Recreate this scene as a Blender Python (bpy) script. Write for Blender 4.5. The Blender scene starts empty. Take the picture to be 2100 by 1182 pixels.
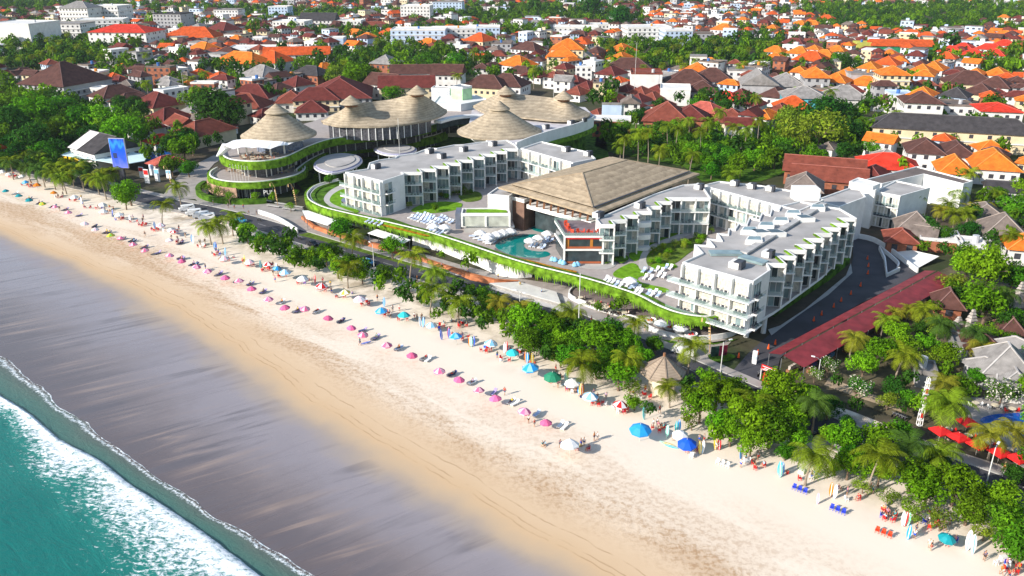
import bpy, math, random
from math import radians as R, sin, cos, tan, atan2, pi, hypot, floor
from mathutils import Vector, Matrix, noise as mnoise
SC = bpy.context.scene
COL = SC.collection
rnd = random.Random(7)

# ---------------------------------------------------------------- camera, sky, sun, exposure
F = 1700.0; TH = R(22.12); H = 76.0
cam = bpy.data.objects.new('camera', bpy.data.cameras.new('camera')); COL.objects.link(cam)
cam.data.sensor_width = 36.0; cam.data.lens = 36.0*F/2100.0
cam.data.clip_start = 1.0; cam.data.clip_end = 20000.0
cam.location = (0, 0, H); cam.rotation_euler = (pi/2-TH, 0, 0)
SC.camera = cam
SUN_EL = R(27.0); SUN_AZ = atan2(-0.87, -0.50)          # compass-like: atan2(x, y)
W = bpy.data.worlds.new('World'); SC.world = W; W.use_nodes = True
wt = W.node_tree; bgn = wt.nodes['Background']
sky = wt.nodes.new('ShaderNodeTexSky'); sky.sky_type = 'NISHITA'; sky.sun_disc = False
sky.sun_elevation = SUN_EL; sky.sun_rotation = SUN_AZ; sky.air_density = 1.2; sky.dust_density = 0.6
wt.links.new(sky.outputs[0], bgn.inputs[0]); bgn.inputs[1].default_value = 0.135
sl = bpy.data.lights.new('sun', 'SUN'); sl.energy = 5.0; sl.angle = R(0.53); sl.color = (1.0, 0.92, 0.82)
sun = bpy.data.objects.new('sun', sl); COL.objects.link(sun)
sdir = Vector((sin(SUN_AZ)*cos(SUN_EL), cos(SUN_AZ)*cos(SUN_EL), sin(SUN_EL)))
sun.rotation_euler = (-sdir).to_track_quat('-Z', 'Y').to_euler(); sun.location = (-300, -100, 300)
SC.view_settings.view_transform = 'Standard'; SC.view_settings.look = 'None'
SC.view_settings.exposure = 0.52; SC.view_settings.gamma = 1.0

# ---------------------------------------------------------------- plan: photograph survey -> metres
def G(px, py, z=0.0):
    a = (px-1050)/F; b = -(py-591)/F
    t = (H-z)/(sin(TH)-b*cos(TH))
    return Vector((a*t, (cos(TH)+b*sin(TH))*t, z))
def scale_at(p):
    return F/(p[1]*cos(TH)+(H-p[2])*sin(TH))
def proj(p):
    zc = p[1]*cos(TH)+(H-p[2])*sin(TH); u = p[1]*sin(TH)-(H-p[2])*cos(TH)
    return 1050+F*p[0]/zc, 591-F*u/zc
SHORE = R(140.5)
US = Vector((cos(SHORE), sin(SHORE), 0)); UC = Vector((sin(SHORE), -cos(SHORE), 0))   # along shore, inland
def sc_of(p): return p.x*US.x+p.y*US.y, p.x*UC.x+p.y*UC.y
def from_sc(s, c, z=0.0): return Vector((US.x*s+UC.x*c, US.y*s+UC.y*c, z))
def lerp(a, b, t): return a+(b-a)*t
def interp(tab, x):
    if x <= tab[0][0]:
        (x0, y0), (x1, y1) = tab[0], tab[1]
    elif x >= tab[-1][0]:
        (x0, y0), (x1, y1) = tab[-2], tab[-1]
    else:
        for i in range(len(tab)-1):
            if tab[i][0] <= x <= tab[i+1][0]:
                (x0, y0), (x1, y1) = tab[i], tab[i+1]; break
    return y0+(y1-y0)*(x-x0)/(x1-x0) if x1 != x0 else y0
def smooth(pts, n=4, closed=False):
    P = [Vector(p) for p in pts]; out = []; N = len(P)
    rng = range(N) if closed else range(N-1)
    for i in rng:
        if closed: a, b, c, d = P[i-1], P[i], P[(i+1) % N], P[(i+2) % N]
        else: a, b, c, d = P[max(i-1, 0)], P[i], P[i+1], P[min(i+2, N-1)]
        for k in range(n):
            t = k/n
            out.append(0.5*((2*b)+(c-a)*t+(2*a-5*b+4*c-d)*t*t+(3*b-a-3*c+d)*t**3))
    if not closed: out.append(P[-1])
    return out
def inside(x, y, poly):
    r = False; j = len(poly)-1
    for i in range(len(poly)):
        xi, yi, xj, yj = poly[i][0], poly[i][1], poly[j][0], poly[j][1]
        if (yi > y) != (yj > y) and x < (xj-xi)*(y-yi)/(yj-yi)+xi: r = not r
        j = i
    return r

# ---------------------------------------------------------------- materials
def lin(c): return tuple(((v/12.92) if v <= .04045 else ((v+.055)/1.055)**2.4) for v in c)
def nt(m):
    m.use_nodes = True; t = m.node_tree
    return t, t.nodes['Principled BSDF']
def M(name, col, rough=.75, var=.18, scale=.5, spec=.25, objvar=0.0, bump=0.0, metal=0.0, huev=0.0, bscale=None, detail=4):
    m = bpy.data.materials.new(name); t, b = nt(m); n = t.nodes; L = t.links
    b.inputs['Roughness'].default_value = rough; b.inputs['Specular IOR Level'].default_value = spec
    b.inputs['Metallic'].default_value = metal
    g = n.new('ShaderNodeNewGeometry'); no = n.new('ShaderNodeTexNoise'); no.inputs['Scale'].default_value = scale; no.inputs['Detail'].default_value = detail
    L.new(g.outputs['Position'], no.inputs['Vector'])
    mx = n.new('ShaderNodeMix'); mx.data_type = 'RGBA'
    mx.inputs[6].default_value = tuple(max(0, c*(1-var)) for c in col)+(1,); mx.inputs[7].default_value = tuple(min(1, c*(1+var)) for c in col)+(1,)
    rp = n.new('ShaderNodeMapRange'); rp.inputs[1].default_value = .3; rp.inputs[2].default_value = .7
    L.new(no.outputs['Fac'], rp.inputs[0]); L.new(rp.outputs[0], mx.inputs[0])
    out = mx.outputs[2]
    if objvar or huev:
        oi = n.new('ShaderNodeObjectInfo'); hs = n.new('ShaderNodeHueSaturation')
        mr = n.new('ShaderNodeMapRange'); mr.inputs[3].default_value = 1-objvar; mr.inputs[4].default_value = 1+objvar
        L.new(oi.outputs['Random'], mr.inputs[0]); L.new(mr.outputs[0], hs.inputs['Value'])
        if huev:
            ml = n.new('ShaderNodeMath'); ml.operation = 'MULTIPLY'; ml.inputs[1].default_value = 7.31
            fr = n.new('ShaderNodeMath'); fr.operation = 'FRACT'
            m2 = n.new('ShaderNodeMapRange'); m2.inputs[3].default_value = .5-huev; m2.inputs[4].default_value = .5+huev
            L.new(oi.outputs['Random'], ml.inputs[0]); L.new(ml.outputs[0], fr.inputs[0]); L.new(fr.outputs[0], m2.inputs[0]); L.new(m2.outputs[0], hs.inputs['Hue'])
        L.new(out, hs.inputs['Color']); out = hs.outputs[0]
    L.new(out, b.inputs['Base Color'])
    if bump:
        bn = n.new('ShaderNodeTexNoise'); bn.inputs['Scale'].default_value = bscale or scale*4; bn.inputs['Detail'].default_value = 5
        L.new(g.outputs['Position'], bn.inputs['Vector'])
        bp = n.new('ShaderNodeBump'); bp.inputs['Strength'].default_value = bump; bp.inputs['Distance'].default_value = .3
        L.new(bn.outputs['Fac'], bp.inputs['Height']); L.new(bp.outputs[0], b.inputs['Normal'])
    return m
def leafmat(name, col, var=.35, objvar=.25, trans=.35, huev=.02):
    m = bpy.data.materials.new(name); m.use_nodes = True; t = m.node_tree; n = t.nodes; L = t.links
    n.remove(n['Principled BSDF']); o = n['Material Output']
    g = n.new('ShaderNodeNewGeometry'); hs = n.new('ShaderNodeHueSaturation'); hs.inputs['Color'].default_value = col+(1,)
    oi = n.new('ShaderNodeObjectInfo')
    a = n.new('ShaderNodeMapRange'); a.inputs[3].default_value = 1-var; a.inputs[4].default_value = 1+var; L.new(g.outputs['Random Per Island'], a.inputs[0])
    b = n.new('ShaderNodeMapRange'); b.inputs[3].default_value = 1-objvar; b.inputs[4].default_value = 1+objvar; L.new(oi.outputs['Random'], b.inputs[0])
    mu = n.new('ShaderNodeMath'); mu.operation = 'MULTIPLY'; L.new(a.outputs[0], mu.inputs[0]); L.new(b.outputs[0], mu.inputs[1]); L.new(mu.outputs[0], hs.inputs['Value'])
    ml = n.new('ShaderNodeMath'); ml.operation = 'MULTIPLY'; ml.inputs[1].default_value = 5.77; fr = n.new('ShaderNodeMath'); fr.operation = 'FRACT'
    h = n.new('ShaderNodeMapRange'); h.inputs[3].default_value = .5-huev; h.inputs[4].default_value = .5+huev*.7
    L.new(oi.outputs['Random'], ml.inputs[0]); L.new(ml.outputs[0], fr.inputs[0]); L.new(fr.outputs[0], h.inputs[0]); L.new(h.outputs[0], hs.inputs['Hue'])
    d = n.new('ShaderNodeBsdfDiffuse'); tr = n.new('ShaderNodeBsdfTranslucent'); mx = n.new('ShaderNodeMixShader'); mx.inputs[0].default_value = trans
    L.new(hs.outputs[0], d.inputs[0]); L.new(hs.outputs[0], tr.inputs[0]); L.new(d.outputs[0], mx.inputs[1]); L.new(tr.outputs[0], mx.inputs[2])
    L.new(mx.outputs[0], o.inputs['Surface'])
    return m
def glassmat(name, col, alpha=.45):
    m = bpy.data.materials.new(name); m.use_nodes = True; t = m.node_tree; n = t.nodes; L = t.links
    b = n['Principled BSDF']; b.inputs['Base Color'].default_value = col+(1,); b.inputs['Roughness'].default_value = .08
    b.inputs['Alpha'].default_value = alpha
    return m
def ridged(name, col, dark, scale, rough=.85, axis='Z', dist=1.5, var=.2):
    """thatch / tiles: soft courses that follow height, with noise"""
    m = bpy.data.materials.new(name); t, b = nt(m); n = t.nodes; L = t.links
    b.inputs['Roughness'].default_value = rough; b.inputs['Specular IOR Level'].default_value = .1
    g = n.new('ShaderNodeNewGeometry'); wv = n.new('ShaderNodeTexWave'); wv.bands_direction = axis; wv.wave_profile = 'SAW'
    wv.inputs['Scale'].default_value = scale; wv.inputs['Distortion'].default_value = dist; wv.inputs['Detail'].default_value = 4; wv.inputs['Detail Scale'].default_value = 1.3
    L.new(g.outputs['Position'], wv.inputs['Vector'])
    no = n.new('ShaderNodeTexNoise'); no.inputs['Scale'].default_value = .45; no.inputs['Detail'].default_value = 8; no.inputs['Roughness'].default_value = .65; L.new(g.outputs['Position'], no.inputs['Vector'])
    mx = n.new('ShaderNodeMix'); mx.data_type = 'RGBA'; mx.inputs[6].default_value = dark+(1,); mx.inputs[7].default_value = col+(1,)
    L.new(wv.outputs['Fac'], mx.inputs[0])
    hs = n.new('ShaderNodeHueSaturation'); mr = n.new('ShaderNodeMapRange'); mr.inputs[1].default_value = .3; mr.inputs[2].default_value = .7; mr.inputs[3].default_value = 1-var; mr.inputs[4].default_value = 1+var
    L.new(no.outputs['Fac'], mr.inputs[0]); L.new(mr.outputs[0], hs.inputs['Value']); L.new(mx.outputs[2], hs.inputs['Color']); L.new(hs.outputs[0], b.inputs['Base Color'])
    bp = n.new('ShaderNodeBump'); bp.inputs['Strength'].default_value = .25; bp.inputs['Distance'].default_value = .10; L.new(wv.outputs['Fac'], bp.inputs['Height']); L.new(bp.outputs[0], b.inputs['Normal'])
    return m

# ---------------------------------------------------------------- mesh helpers
class MB:
    def __init__(s): s.v = []; s.f = []; s.m = []; s.uv = None
    def add(s, vs, fs, m=0):
        k = len(s.v); s.v += [tuple(p) for p in vs]
        for f in fs: s.f.append(tuple(i+k for i in f)); s.m.append(m)
    def quad(s, a, b, c, d, m=0): s.add((a, b, c, d), ((0, 1, 2, 3),), m)
    def box(s, c, size, rz=0.0, m=0, taper=1.0):
        cx, cy, cz = c; w, d, h = size[0]/2, size[1]/2, size[2]/2; ca, sa = cos(rz), sin(rz); vs = []
        for z, k in ((-h, 1.0), (h, taper)):
            for x, y in ((-w, -d), (w, -d), (w, d), (-w, d)):
                vs.append((cx+(x*ca-y*sa)*k, cy+(x*sa+y*ca)*k, cz+z))
        s.add(vs, ((3, 2, 1, 0), (4, 5, 6, 7), (0, 1, 5, 4), (1, 2, 6, 5), (2, 3, 7, 6), (3, 0, 4, 7)), m)
    def bar(s, a, b, w, h=None, m=0):
        a = Vector(a); b = Vector(b); h = h or w; d = (b-a).normalized()
        up = Vector((0, 0, 1)) if abs(d.z) < .95 else Vector((1, 0, 0)); x = d.cross(up).normalized()*w/2; y = x.cross(d).normalized()*h/2
        s.add([a-x-y, a+x-y, a+x+y, a-x+y, b-x-y, b+x-y, b+x+y, b-x+y], ((3, 2, 1, 0), (4, 5, 6, 7), (0, 1, 5, 4), (1, 2, 6, 5), (2, 3, 7, 6), (3, 0, 4, 7)), m)
    def tube(s, pts, rads, n=8, m=0, cap=True):
        P = [Vector(p) for p in pts]; k = len(s.v); ref = Vector((0.3, 0.9, 0.1))
        for i, p in enumerate(P):
            d = (P[min(i+1, len(P)-1)]-P[max(i-1, 0)]).normalized()
            x = d.cross(ref if abs(d.dot(ref)) < .9 else Vector((1, 0, 0))).normalized(); y = d.cross(x)
            for j in range(n):
                a = 2*pi*j/n; s.v.append(tuple(p+(x*cos(a)+y*sin(a))*rads[i]))
        for i in range(len(P)-1):
            for j in range(n):
                s.f.append((k+i*n+j, k+i*n+(j+1) % n, k+(i+1)*n+(j+1) % n, k+(i+1)*n+j)); s.m.append(m)
        if cap:
            s.f.append(tuple(k+j for j in range(n-1, -1, -1))); s.m.append(m)
            e = k+(len(P)-1)*n; s.f.append(tuple(e+j for j in range(n))); s.m.append(m)
    def cyl(s, c, r, z0, z1, n=16, m=0, r1=None): s.tube([(c[0], c[1], z0), (c[0], c[1], z1)], [r, r if r1 is None else r1], n, m)
    def prism(s, poly, z0, z1, m=0, mt=None, bottom=True):
        n = len(poly); P = [(p[0], p[1]) for p in poly]
        A = sum(P[i][0]*P[(i+1) % n][1]-P[(i+1) % n][0]*P[i][1] for i in range(n))
        if A < 0: P = P[::-1]
        k = len(s.v); s.v += [(x, y, z0) for x, y in P]+[(x, y, z1) for x, y in P]
        for i in range(n):
            j = (i+1) % n; s.f.append((k+i, k+j, k+n+j, k+n+i)); s.m.append(m)
        s.f.append(tuple(k+n+i for i in range(n))); s.m.append(m if mt is None else mt)
        if bottom: s.f.append(tuple(k+i for i in range(n-1, -1, -1))); s.m.append(m)
    def strip(s, A, B, m=0, closed=False):
        n = len(A); k = len(s.v); s.v += [tuple(p) for p in A]+[tuple(p) for p in B]
        for i in range(n if closed else n-1):
            j = (i+1) % n; s.f.append((k+i, k+j, k+n+j, k+n+i)); s.m.append(m)
    def wall(s, pts, z0, z1, th, m=0, closed=False):
        """a wall of thickness th that follows a plan line, th measured to its left"""
        P = [Vector((p[0], p[1], 0)) for p in pts]; off = offset(P, th, closed)
        lo = [(p.x, p.y, z0) for p in P]; hi = [(p.x, p.y, z1) for p in P]; lo2 = [(p.x, p.y, z0) for p in off]; hi2 = [(p.x, p.y, z1) for p in off]
        s.strip(lo, hi, m, closed); s.strip(hi, hi2, m, closed); s.strip(hi2, lo2, m, closed); s.strip(lo2, lo, m, closed)
        if not closed:
            s.quad(lo[0], lo2[0], hi2[0], hi[0], m); s.quad(lo[-1], hi[-1], hi2[-1], lo2[-1], m)
    def build(s, name, mats, parent=None, smooth=False, label=None):
        me = bpy.data.meshes.new(name); 
        o0 = Vector((0, 0, 0)) if parent is None else root_of(parent)
        me.from_pydata([(v[0]-o0.x, v[1]-o0.y, v[2]-o0.z) for v in s.v] if o0.length else s.v, [], s.f)
        for m in (mats if isinstance(mats, (list, tuple)) else [mats]): me.materials.append(m)
        me.polygons.foreach_set('material_index', s.m)
        if smooth: me.polygons.foreach_set('use_smooth', [True]*len(s.f))
        if s.uv:
            ul = me.uv_layers.new(name='uv'); 
            for li, l in enumerate(me.loops): ul.data[li].uv = s.uv[l.vertex_index]
        me.update(); o = bpy.data.objects.new(name, me); COL.objects.link(o)
        if parent is not None: o.parent = parent
        if label: o['label'] = label
        return o
def root_of(o):
    while o.parent: o = o.parent
    return Vector(o.location)
def offset(P, th, closed=False):
    out = []; n = len(P)
    for i in range(n):
        a = P[i-1] if (closed or i > 0) else P[i]; b = P[(i+1) % n] if (closed or i < n-1) else P[i]
        d1 = (P[i]-a); d2 = (b-P[i]); d1 = d1.normalized() if d1.length > 1e-6 else d2.normalized(); d2 = d2.normalized() if d2.length > 1e-6 else d1
        n1 = Vector((-d1.y, d1.x, 0)); n2 = Vector((-d2.y, d2.x, 0)); q = n1+n2
        if q.length < .3: out.append(P[i]+n1*th); continue
        q.normalize(); out.append(P[i]+q*th/max(.4, q.dot(n1)))
    return out
THINGS = []; LAND = []
def tag(o, label, cat, group=None, kind=None):
    o['label'] = label; o['category'] = cat
    if group: o['group'] = group
    if kind: o['kind'] = kind
    THINGS.append(o); return o
def thing(name, label, cat, loc=(0, 0, 0), rz=0.0, group=None):
    o = bpy.data.objects.new(name, None); COL.objects.link(o); o.location = loc; o.rotation_euler = (0, 0, rz); o.empty_display_size = .3
    return tag(o, label, cat, group)
def structure(o): o['kind'] = 'structure'; return o
def stuff(o, label, cat): o['kind'] = 'stuff'; o['label'] = label; o['category'] = cat; return o
def copy_tree(o, parent=None):
    c = o.copy(); COL.objects.link(c)
    if parent is not None: c.parent = parent
    for ch in o.children: copy_tree(ch, c)
    return c
def place(proto, loc, rz=0.0, sc=1.0, label=None, group=None, tilt=None):
    """first use moves the prototype itself, later uses copy it with its parts"""
    if proto.get('used'): o = copy_tree(proto)
    else: o = proto; proto['used'] = 1
    o.location = loc; o.rotation_euler = (tilt or 0, 0, rz); o.scale = (sc, sc, sc) if not isinstance(sc, tuple) else sc
    if label: o['label'] = label
    if group: o['group'] = group
    THINGS.append(o) if o not in THINGS else None
    return o
def landmark(phrase, p): LAND.append((phrase, Vector((p[0], p[1], 0))))

# ---------------------------------------------------------------- terrain
def gnode(name, build): 
    m = bpy.data.materials.new(name); t, b = nt(m); build(t, t.nodes, t.links, b); return m
def ramp(n, stops, interp='LINEAR'):
    r = n.new('ShaderNodeValToRGB'); e = r.color_ramp.elements; r.color_ramp.interpolation = interp
    while len(e) > 1: e.remove(e[-1])
    e[0].position = stops[0][0]; e[0].color = tuple(stops[0][1])+(1,)
    for p, c in stops[1:]:
        x = e.new(p); x.color = tuple(c)+(1,)
    return r
def nz(n, L, vec, scale, detail=5, rough=.55, dist=0.0):
    x = n.new('ShaderNodeTexNoise'); x.inputs['Scale'].default_value = scale; x.inputs['Detail'].default_value = detail; x.inputs['Roughness'].default_value = rough; x.inputs['Distortion'].default_value = dist
    L.new(vec, x.inputs['Vector']); return x.outputs['Fac']
def math_(n, L, op, a, b=None, clamp=False):
    x = n.new('ShaderNodeMath'); x.operation = op; x.use_clamp = clamp
    for i, v in enumerate((a, b)):
        if v is None: continue
        if isinstance(v, (int, float)): x.inputs[i].default_value = v
        else: L.new(v, x.inputs[i])
    return x.outputs[0]
def mapr(n, L, v, a, b, c=0.0, d=1.0, clamp=True):
    x = n.new('ShaderNodeMapRange'); x.clamp = clamp; L.new(v, x.inputs[0])
    for i, q in enumerate((a, b, c, d)): x.inputs[i+1].default_value = q
    return x.outputs[0]
def mixc(n, L, f, a, b):
    x = n.new('ShaderNodeMix'); x.data_type = 'RGBA'
    if isinstance(f, float): x.inputs[0].default_value = f
    else: L.new(f, x.inputs[0])
    for i, v in ((6, a), (7, b)):
        if isinstance(v, tuple): x.inputs[i].default_value = v+(1,)
        else: L.new(v, x.inputs[i])
    return x.outputs[2]

def land_nodes(t, n, L, b):
    g = n.new('ShaderNodeNewGeometry').outputs['Position']
    a = nz(n, L, g, .02, 6); c = nz(n, L, g, .3, 6)
    col = mixc(n, L, mapr(n, L, a, .40, .60), (.035, .06, .018), (.11, .085, .065))
    col = mixc(n, L, mapr(n, L, c, .35, .75, 0, .6), col, (.03, .032, .02))
    L.new(col, b.inputs['Base Color']); b.inputs['Roughness'].default_value = .95; b.inputs['Specular IOR Level'].default_value = .1
land = MB(); land.quad((-6000, -3000, -.12), (6000, -3000, -.12), (6000, 11000, -.12), (-6000, 11000, -.12))
structure(land.build('ground', gnode('soil', land_nodes)))

# beach: rows across the shore measured from the photograph, one sheet
LINES = {
 'A': [(0, 728), (60, 776), (130, 838), (220, 903), (300, 962), (400, 1032), (520, 1102), (650, 1186)],
 'B': [(0, 488), (120, 540), (260, 613), (400, 698), (520, 788), (600, 852), (735, 938), (835, 1003), (940, 1066), (1130, 1184)],
 'C': [(0, 445), (130, 492), (280, 548), (400, 596), (525, 668), (650, 742), (780, 830), (900, 892), (1050, 985), (1200, 1060), (1330, 1122), (1440, 1184)],
 'D': [(0, 405), (130, 428), (300, 490), (430, 560), (525, 618), (650, 692), (800, 790), (900, 850), (1050, 900), (1190, 962), (1330, 1050), (1450, 1112), (1560, 1184)],
 'E': [(0, 325), (140, 372), (250, 402), (330, 428), (400, 458), (480, 482), (560, 505), (700, 548), (800, 580), (950, 620), (1050, 650), (1150, 690), (1300, 735), (1400, 765), (1480, 800), (1600, 838), (1720, 870), (1900, 945), (2100, 1010)],
}
CL = {}
for k, v in LINES.items():
    t = sorted(sc_of(G(*p)) for p in v); CL[k] = t
def cross(k, s):
    t = CL[k]; s2 = max(t[0][0], min(t[-1][0], s)); return interp(t, s2)
def shore_pt(p): return sc_of(p)
bm = MB(); bm.uv = []
svals = []; s = -260.0
while s <= 900: svals.append(s); s += 4 if s < 350 else 12
rows = [('Z', -3)]+[('AB', k/14) for k in range(15)]+[('BC', k/6) for k in range(1, 7)]+[('CD', k/6) for k in range(1, 7)]+[('DE', k/6) for k in range(1, 7)]+[('F', 0)]
for s in svals:
    for r, k in rows:
        if r == 'Z': c = cross('A', s)-14; v = -.4
        elif r == 'F': c = cross('E', s)+6; v = 4.2
        else:
            c = lerp(cross(r[0], s), cross(r[1], s), k); v = 'ABCDE'.index(r[0])+k
        p = from_sc(s, c); z = 0.0
        if v < 0: z = -.6
        bm.v.append((p.x, p.y, z)); bm.uv.append((s/100, v/5))
nr = len(rows)
for i in range(len(svals)-1):
    for j in range(nr-1):
        bm.f.append((i*nr+j, i*nr+j+1, (i+1)*nr+j+1, (i+1)*nr+j)); bm.m.append(0)
def sand_nodes(t, n, L, b):
    uv = n.new('ShaderNodeUVMap'); sp = n.new('ShaderNodeSeparateXYZ'); L.new(uv.outputs[0], sp.inputs[0])
    g = n.new('ShaderNodeNewGeometry').outputs['Position']
    v = math_(n, L, 'MULTIPLY', sp.outputs[1], 5.0)
    big = nz(n, L, g, .05, 4); mid = nz(n, L, g, .22, 5, .6); fine = nz(n, L, g, 1.1, 6, .7); grit = nz(n, L, g, 3.0, 4, .8)
    # streaks left by the backwash, running obliquely up the beach
    def streak(ang, sx, sy, dist=1.2):
        mp = n.new('ShaderNodeMapping'); mp.vector_type = 'POINT'; mp.inputs['Rotation'].default_value = (0, 0, -ang)
        m2 = n.new('ShaderNodeMapping'); m2.inputs['Scale'].default_value = (sx, sy, 1)
        L.new(g, mp.inputs['Vector']); L.new(mp.outputs[0], m2.inputs['Vector'])
        return nz(n, L, m2.outputs[0], 1.0, 6, .6, dist)
    a0 = G(183, 789); a1 = G(413, 735); ang = atan2(a1.y-a0.y, a1.x-a0.x)
    st = streak(ang, .022, .26); st2 = streak(ang+.10, .05, .9, .6)
    vv = math_(n, L, 'ADD', v, mapr(n, L, big, .3, .7, -.11, .11, False))
    vv = math_(n, L, 'ADD', vv, mapr(n, L, mid, .3, .7, -.035, .035, False))
    vv = math_(n, L, 'MULTIPLY', vv, .2)
    base = ramp(n, [(0.0, (.13, .105, .105)), (.03, (.15, .122, .122)), (.08, (.215, .18, .18)), (.13, (.265, .235, .25)), (.175, (.295, .262, .275)), (.205, (.355, .295, .255)), (.245, (.49, .37, .255)),
                    (.28, (.57, .405, .25)), (.36, (.63, .47, .315)), (.44, (.68, .54, .40)), (.56, (.76, .655, .535)), (.80, (.80, .71, .605)), (1.0, (.70, .58, .45))])
    L.new(vv, base.inputs[0]); col = base.outputs[0]  # wet stops hold a lavender cast of reflected sky in their colour
    wet = mapr(n, L, v, .85, 1.1, 1, 0)
    dk = math_(n, L, 'MULTIPLY', mapr(n, L, st, .50, .62), wet); col = mixc(n, L, math_(n, L, 'MULTIPLY', dk, math_(n, L, 'ADD', mapr(n, L, v, .55, .25, .10, .62), math_(n, L, 'MULTIPLY', mapr(n, L, big, .47, .60), .5))), col, (.12, .105, .115))
    lt = math_(n, L, 'MULTIPLY', math_(n, L, 'MULTIPLY', mapr(n, L, st, .47, .36), mapr(n, L, v, .75, .25)), mapr(n, L, v, .02, .25)); col = mixc(n, L, math_(n, L, 'MULTIPLY', lt, .6), col, (.37, .275, .22))
    d2 = math_(n, L, 'MULTIPLY', mapr(n, L, st2, .58, .68), wet); col = mixc(n, L, math_(n, L, 'MULTIPLY', d2, .25), col, (.10, .085, .09))
    # trampled, footprint-pocked band between the tide line and the loungers
    tr = math_(n, L, 'MULTIPLY', mapr(n, L, v, 1.7, 2.15), mapr(n, L, v, 3.35, 2.65))
    patch = mapr(n, L, streak(SHORE, .03, .13, .5), .44, .58)
    pock = mapr(n, L, fine, .46, .60)
    tk = math_(n, L, 'MULTIPLY', math_(n, L, 'MULTIPLY', tr, pock), math_(n, L, 'ADD', math_(n, L, 'MULTIPLY', patch, .72), .28))
    col = mixc(n, L, tk, col, (.33, .19, .095)); col = mixc(n, L, math_(n, L, 'MULTIPLY', math_(n, L, 'MULTIPLY', tr, patch), .6), col, (.50, .345, .215))
    few = math_(n, L, 'MULTIPLY', mapr(n, L, grit, .66, .74), mapr(n, L, v, 1.4, 2.4)); col = mixc(n, L, math_(n, L, 'MULTIPLY', few, .3), col, (.33, .22, .13))
    # vehicle tracks along the firm sand
    vs = math_(n, L, 'ADD', v, mapr(n, L, big, .3, .7, -.08, .08, False))
    for c0 in (1.42, 1.50, 1.66):
        dd = math_(n, L, 'ABSOLUTE', math_(n, L, 'SUBTRACT', vs, c0)); tk = mapr(n, L, dd, .012, .004)
        col = mixc(n, L, math_(n, L, 'MULTIPLY', tk, math_(n, L, 'MULTIPLY', mapr(n, L, mid, .40, .6), .5)), col, (.30, .18, .09))
    leaf = math_(n, L, 'MULTIPLY', mapr(n, L, v, 3.45, 3.9), mapr(n, L, mid, .42, .62)); col = mixc(n, L, math_(n, L, 'MULTIPLY', leaf, .7), col, (.22, .16, .09))
    L.new(col, b.inputs['Base Color'])
    rg = math_(n, L, 'ADD', mapr(n, L, v, .80, 1.15, .24, .9), mapr(n, L, st, .4, .6, -.06, .1, False)); L.new(rg, b.inputs['Roughness'])
    L.new(mapr(n, L, v, .8, 1.1, .75, .1), b.inputs['Specular IOR Level'])
    bp = n.new('ShaderNodeBump'); bp.inputs['Distance'].default_value = .35
    L.new(math_(n, L, 'ADD', math_(n, L, 'MULTIPLY', mapr(n, L, v, 1.2, 2.2, .02, .30), math_(n, L, 'ADD', math_(n, L, 'MULTIPLY', tr, .8), .15)), .012), bp.inputs['Strength'])
    L.new(fine, bp.inputs['Height']); L.new(bp.outputs[0], b.inputs['Normal'])
structure(bm.build('beach_sand', gnode('sand', sand_nodes), smooth=True))

# sea: from the swash line outwards, with a low breaker that carries the foam
BRK = sorted(sc_of(G(*p)) for p in [(-60, 775), (0, 815), (60, 852), (120, 905), (200, 945), (270, 1000), (330, 1037), (420, 1098), (530, 1184), (560, 1204)])
FBK = sorted(sc_of(G(*p)) for p in [(0, 862), (25, 905), (60, 960), (100, 1010), (125, 1070), (170, 1110), (215, 1150), (230, 1190)])
se = MB(); se.uv = []
ss = [-140+i*1.5 for i in range(0, 300)]
NV = 64
for s in ss:
    a = cross('A', s); bk = interp(BRK, max(-60, min(s, 260))) if s < 260 else a-14
    bk = min(bk, a-2.5); fb = min(interp(FBK, max(-50, min(200, s))), bk-4)
    wob = mnoise.noise(Vector((s*.12, 0, 3)))*.9+mnoise.noise(Vector((s*.4, 4, 3)))*.35
    for j in range(NV):
        if j < 20: k = j/20; c = lerp(a+wob*(1-k)**2, bk, k); v = k
        elif j < 46: k = (j-20)/26; c = lerp(bk, fb, k); v = 1+k
        else: k = (j-45)/18; c = fb-(k**2)*260; v = 2+k*2
        p = from_sc(s, c); z = .035
        if v < .12: z = .03
        if 1 <= v < 2: z += .38*math.exp(-((v-1.06)/.10)**2)+.15*math.exp(-((v-1.25)/.3)**2)+.16*mnoise.noise(Vector((p.x*.5, p.y*.5, 0)))
        elif v >= 2: z += .22*mnoise.noise(Vector((p.x*.06, p.y*.06, 1)))*min(1, (v-2)*3)
        else: z += .26*math.exp(-((1-v)/.07)**2)*(v > .7)
        se.v.append((p.x, p.y, z)); se.uv.append((s/100, v/5))
for i in range(len(ss)-1):
    for j in range(NV-1):
        se.f.append((i*NV+j, (i+1)*NV+j, (i+1)*NV+j+1, i*NV+j+1)); se.m.append(0)
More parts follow.
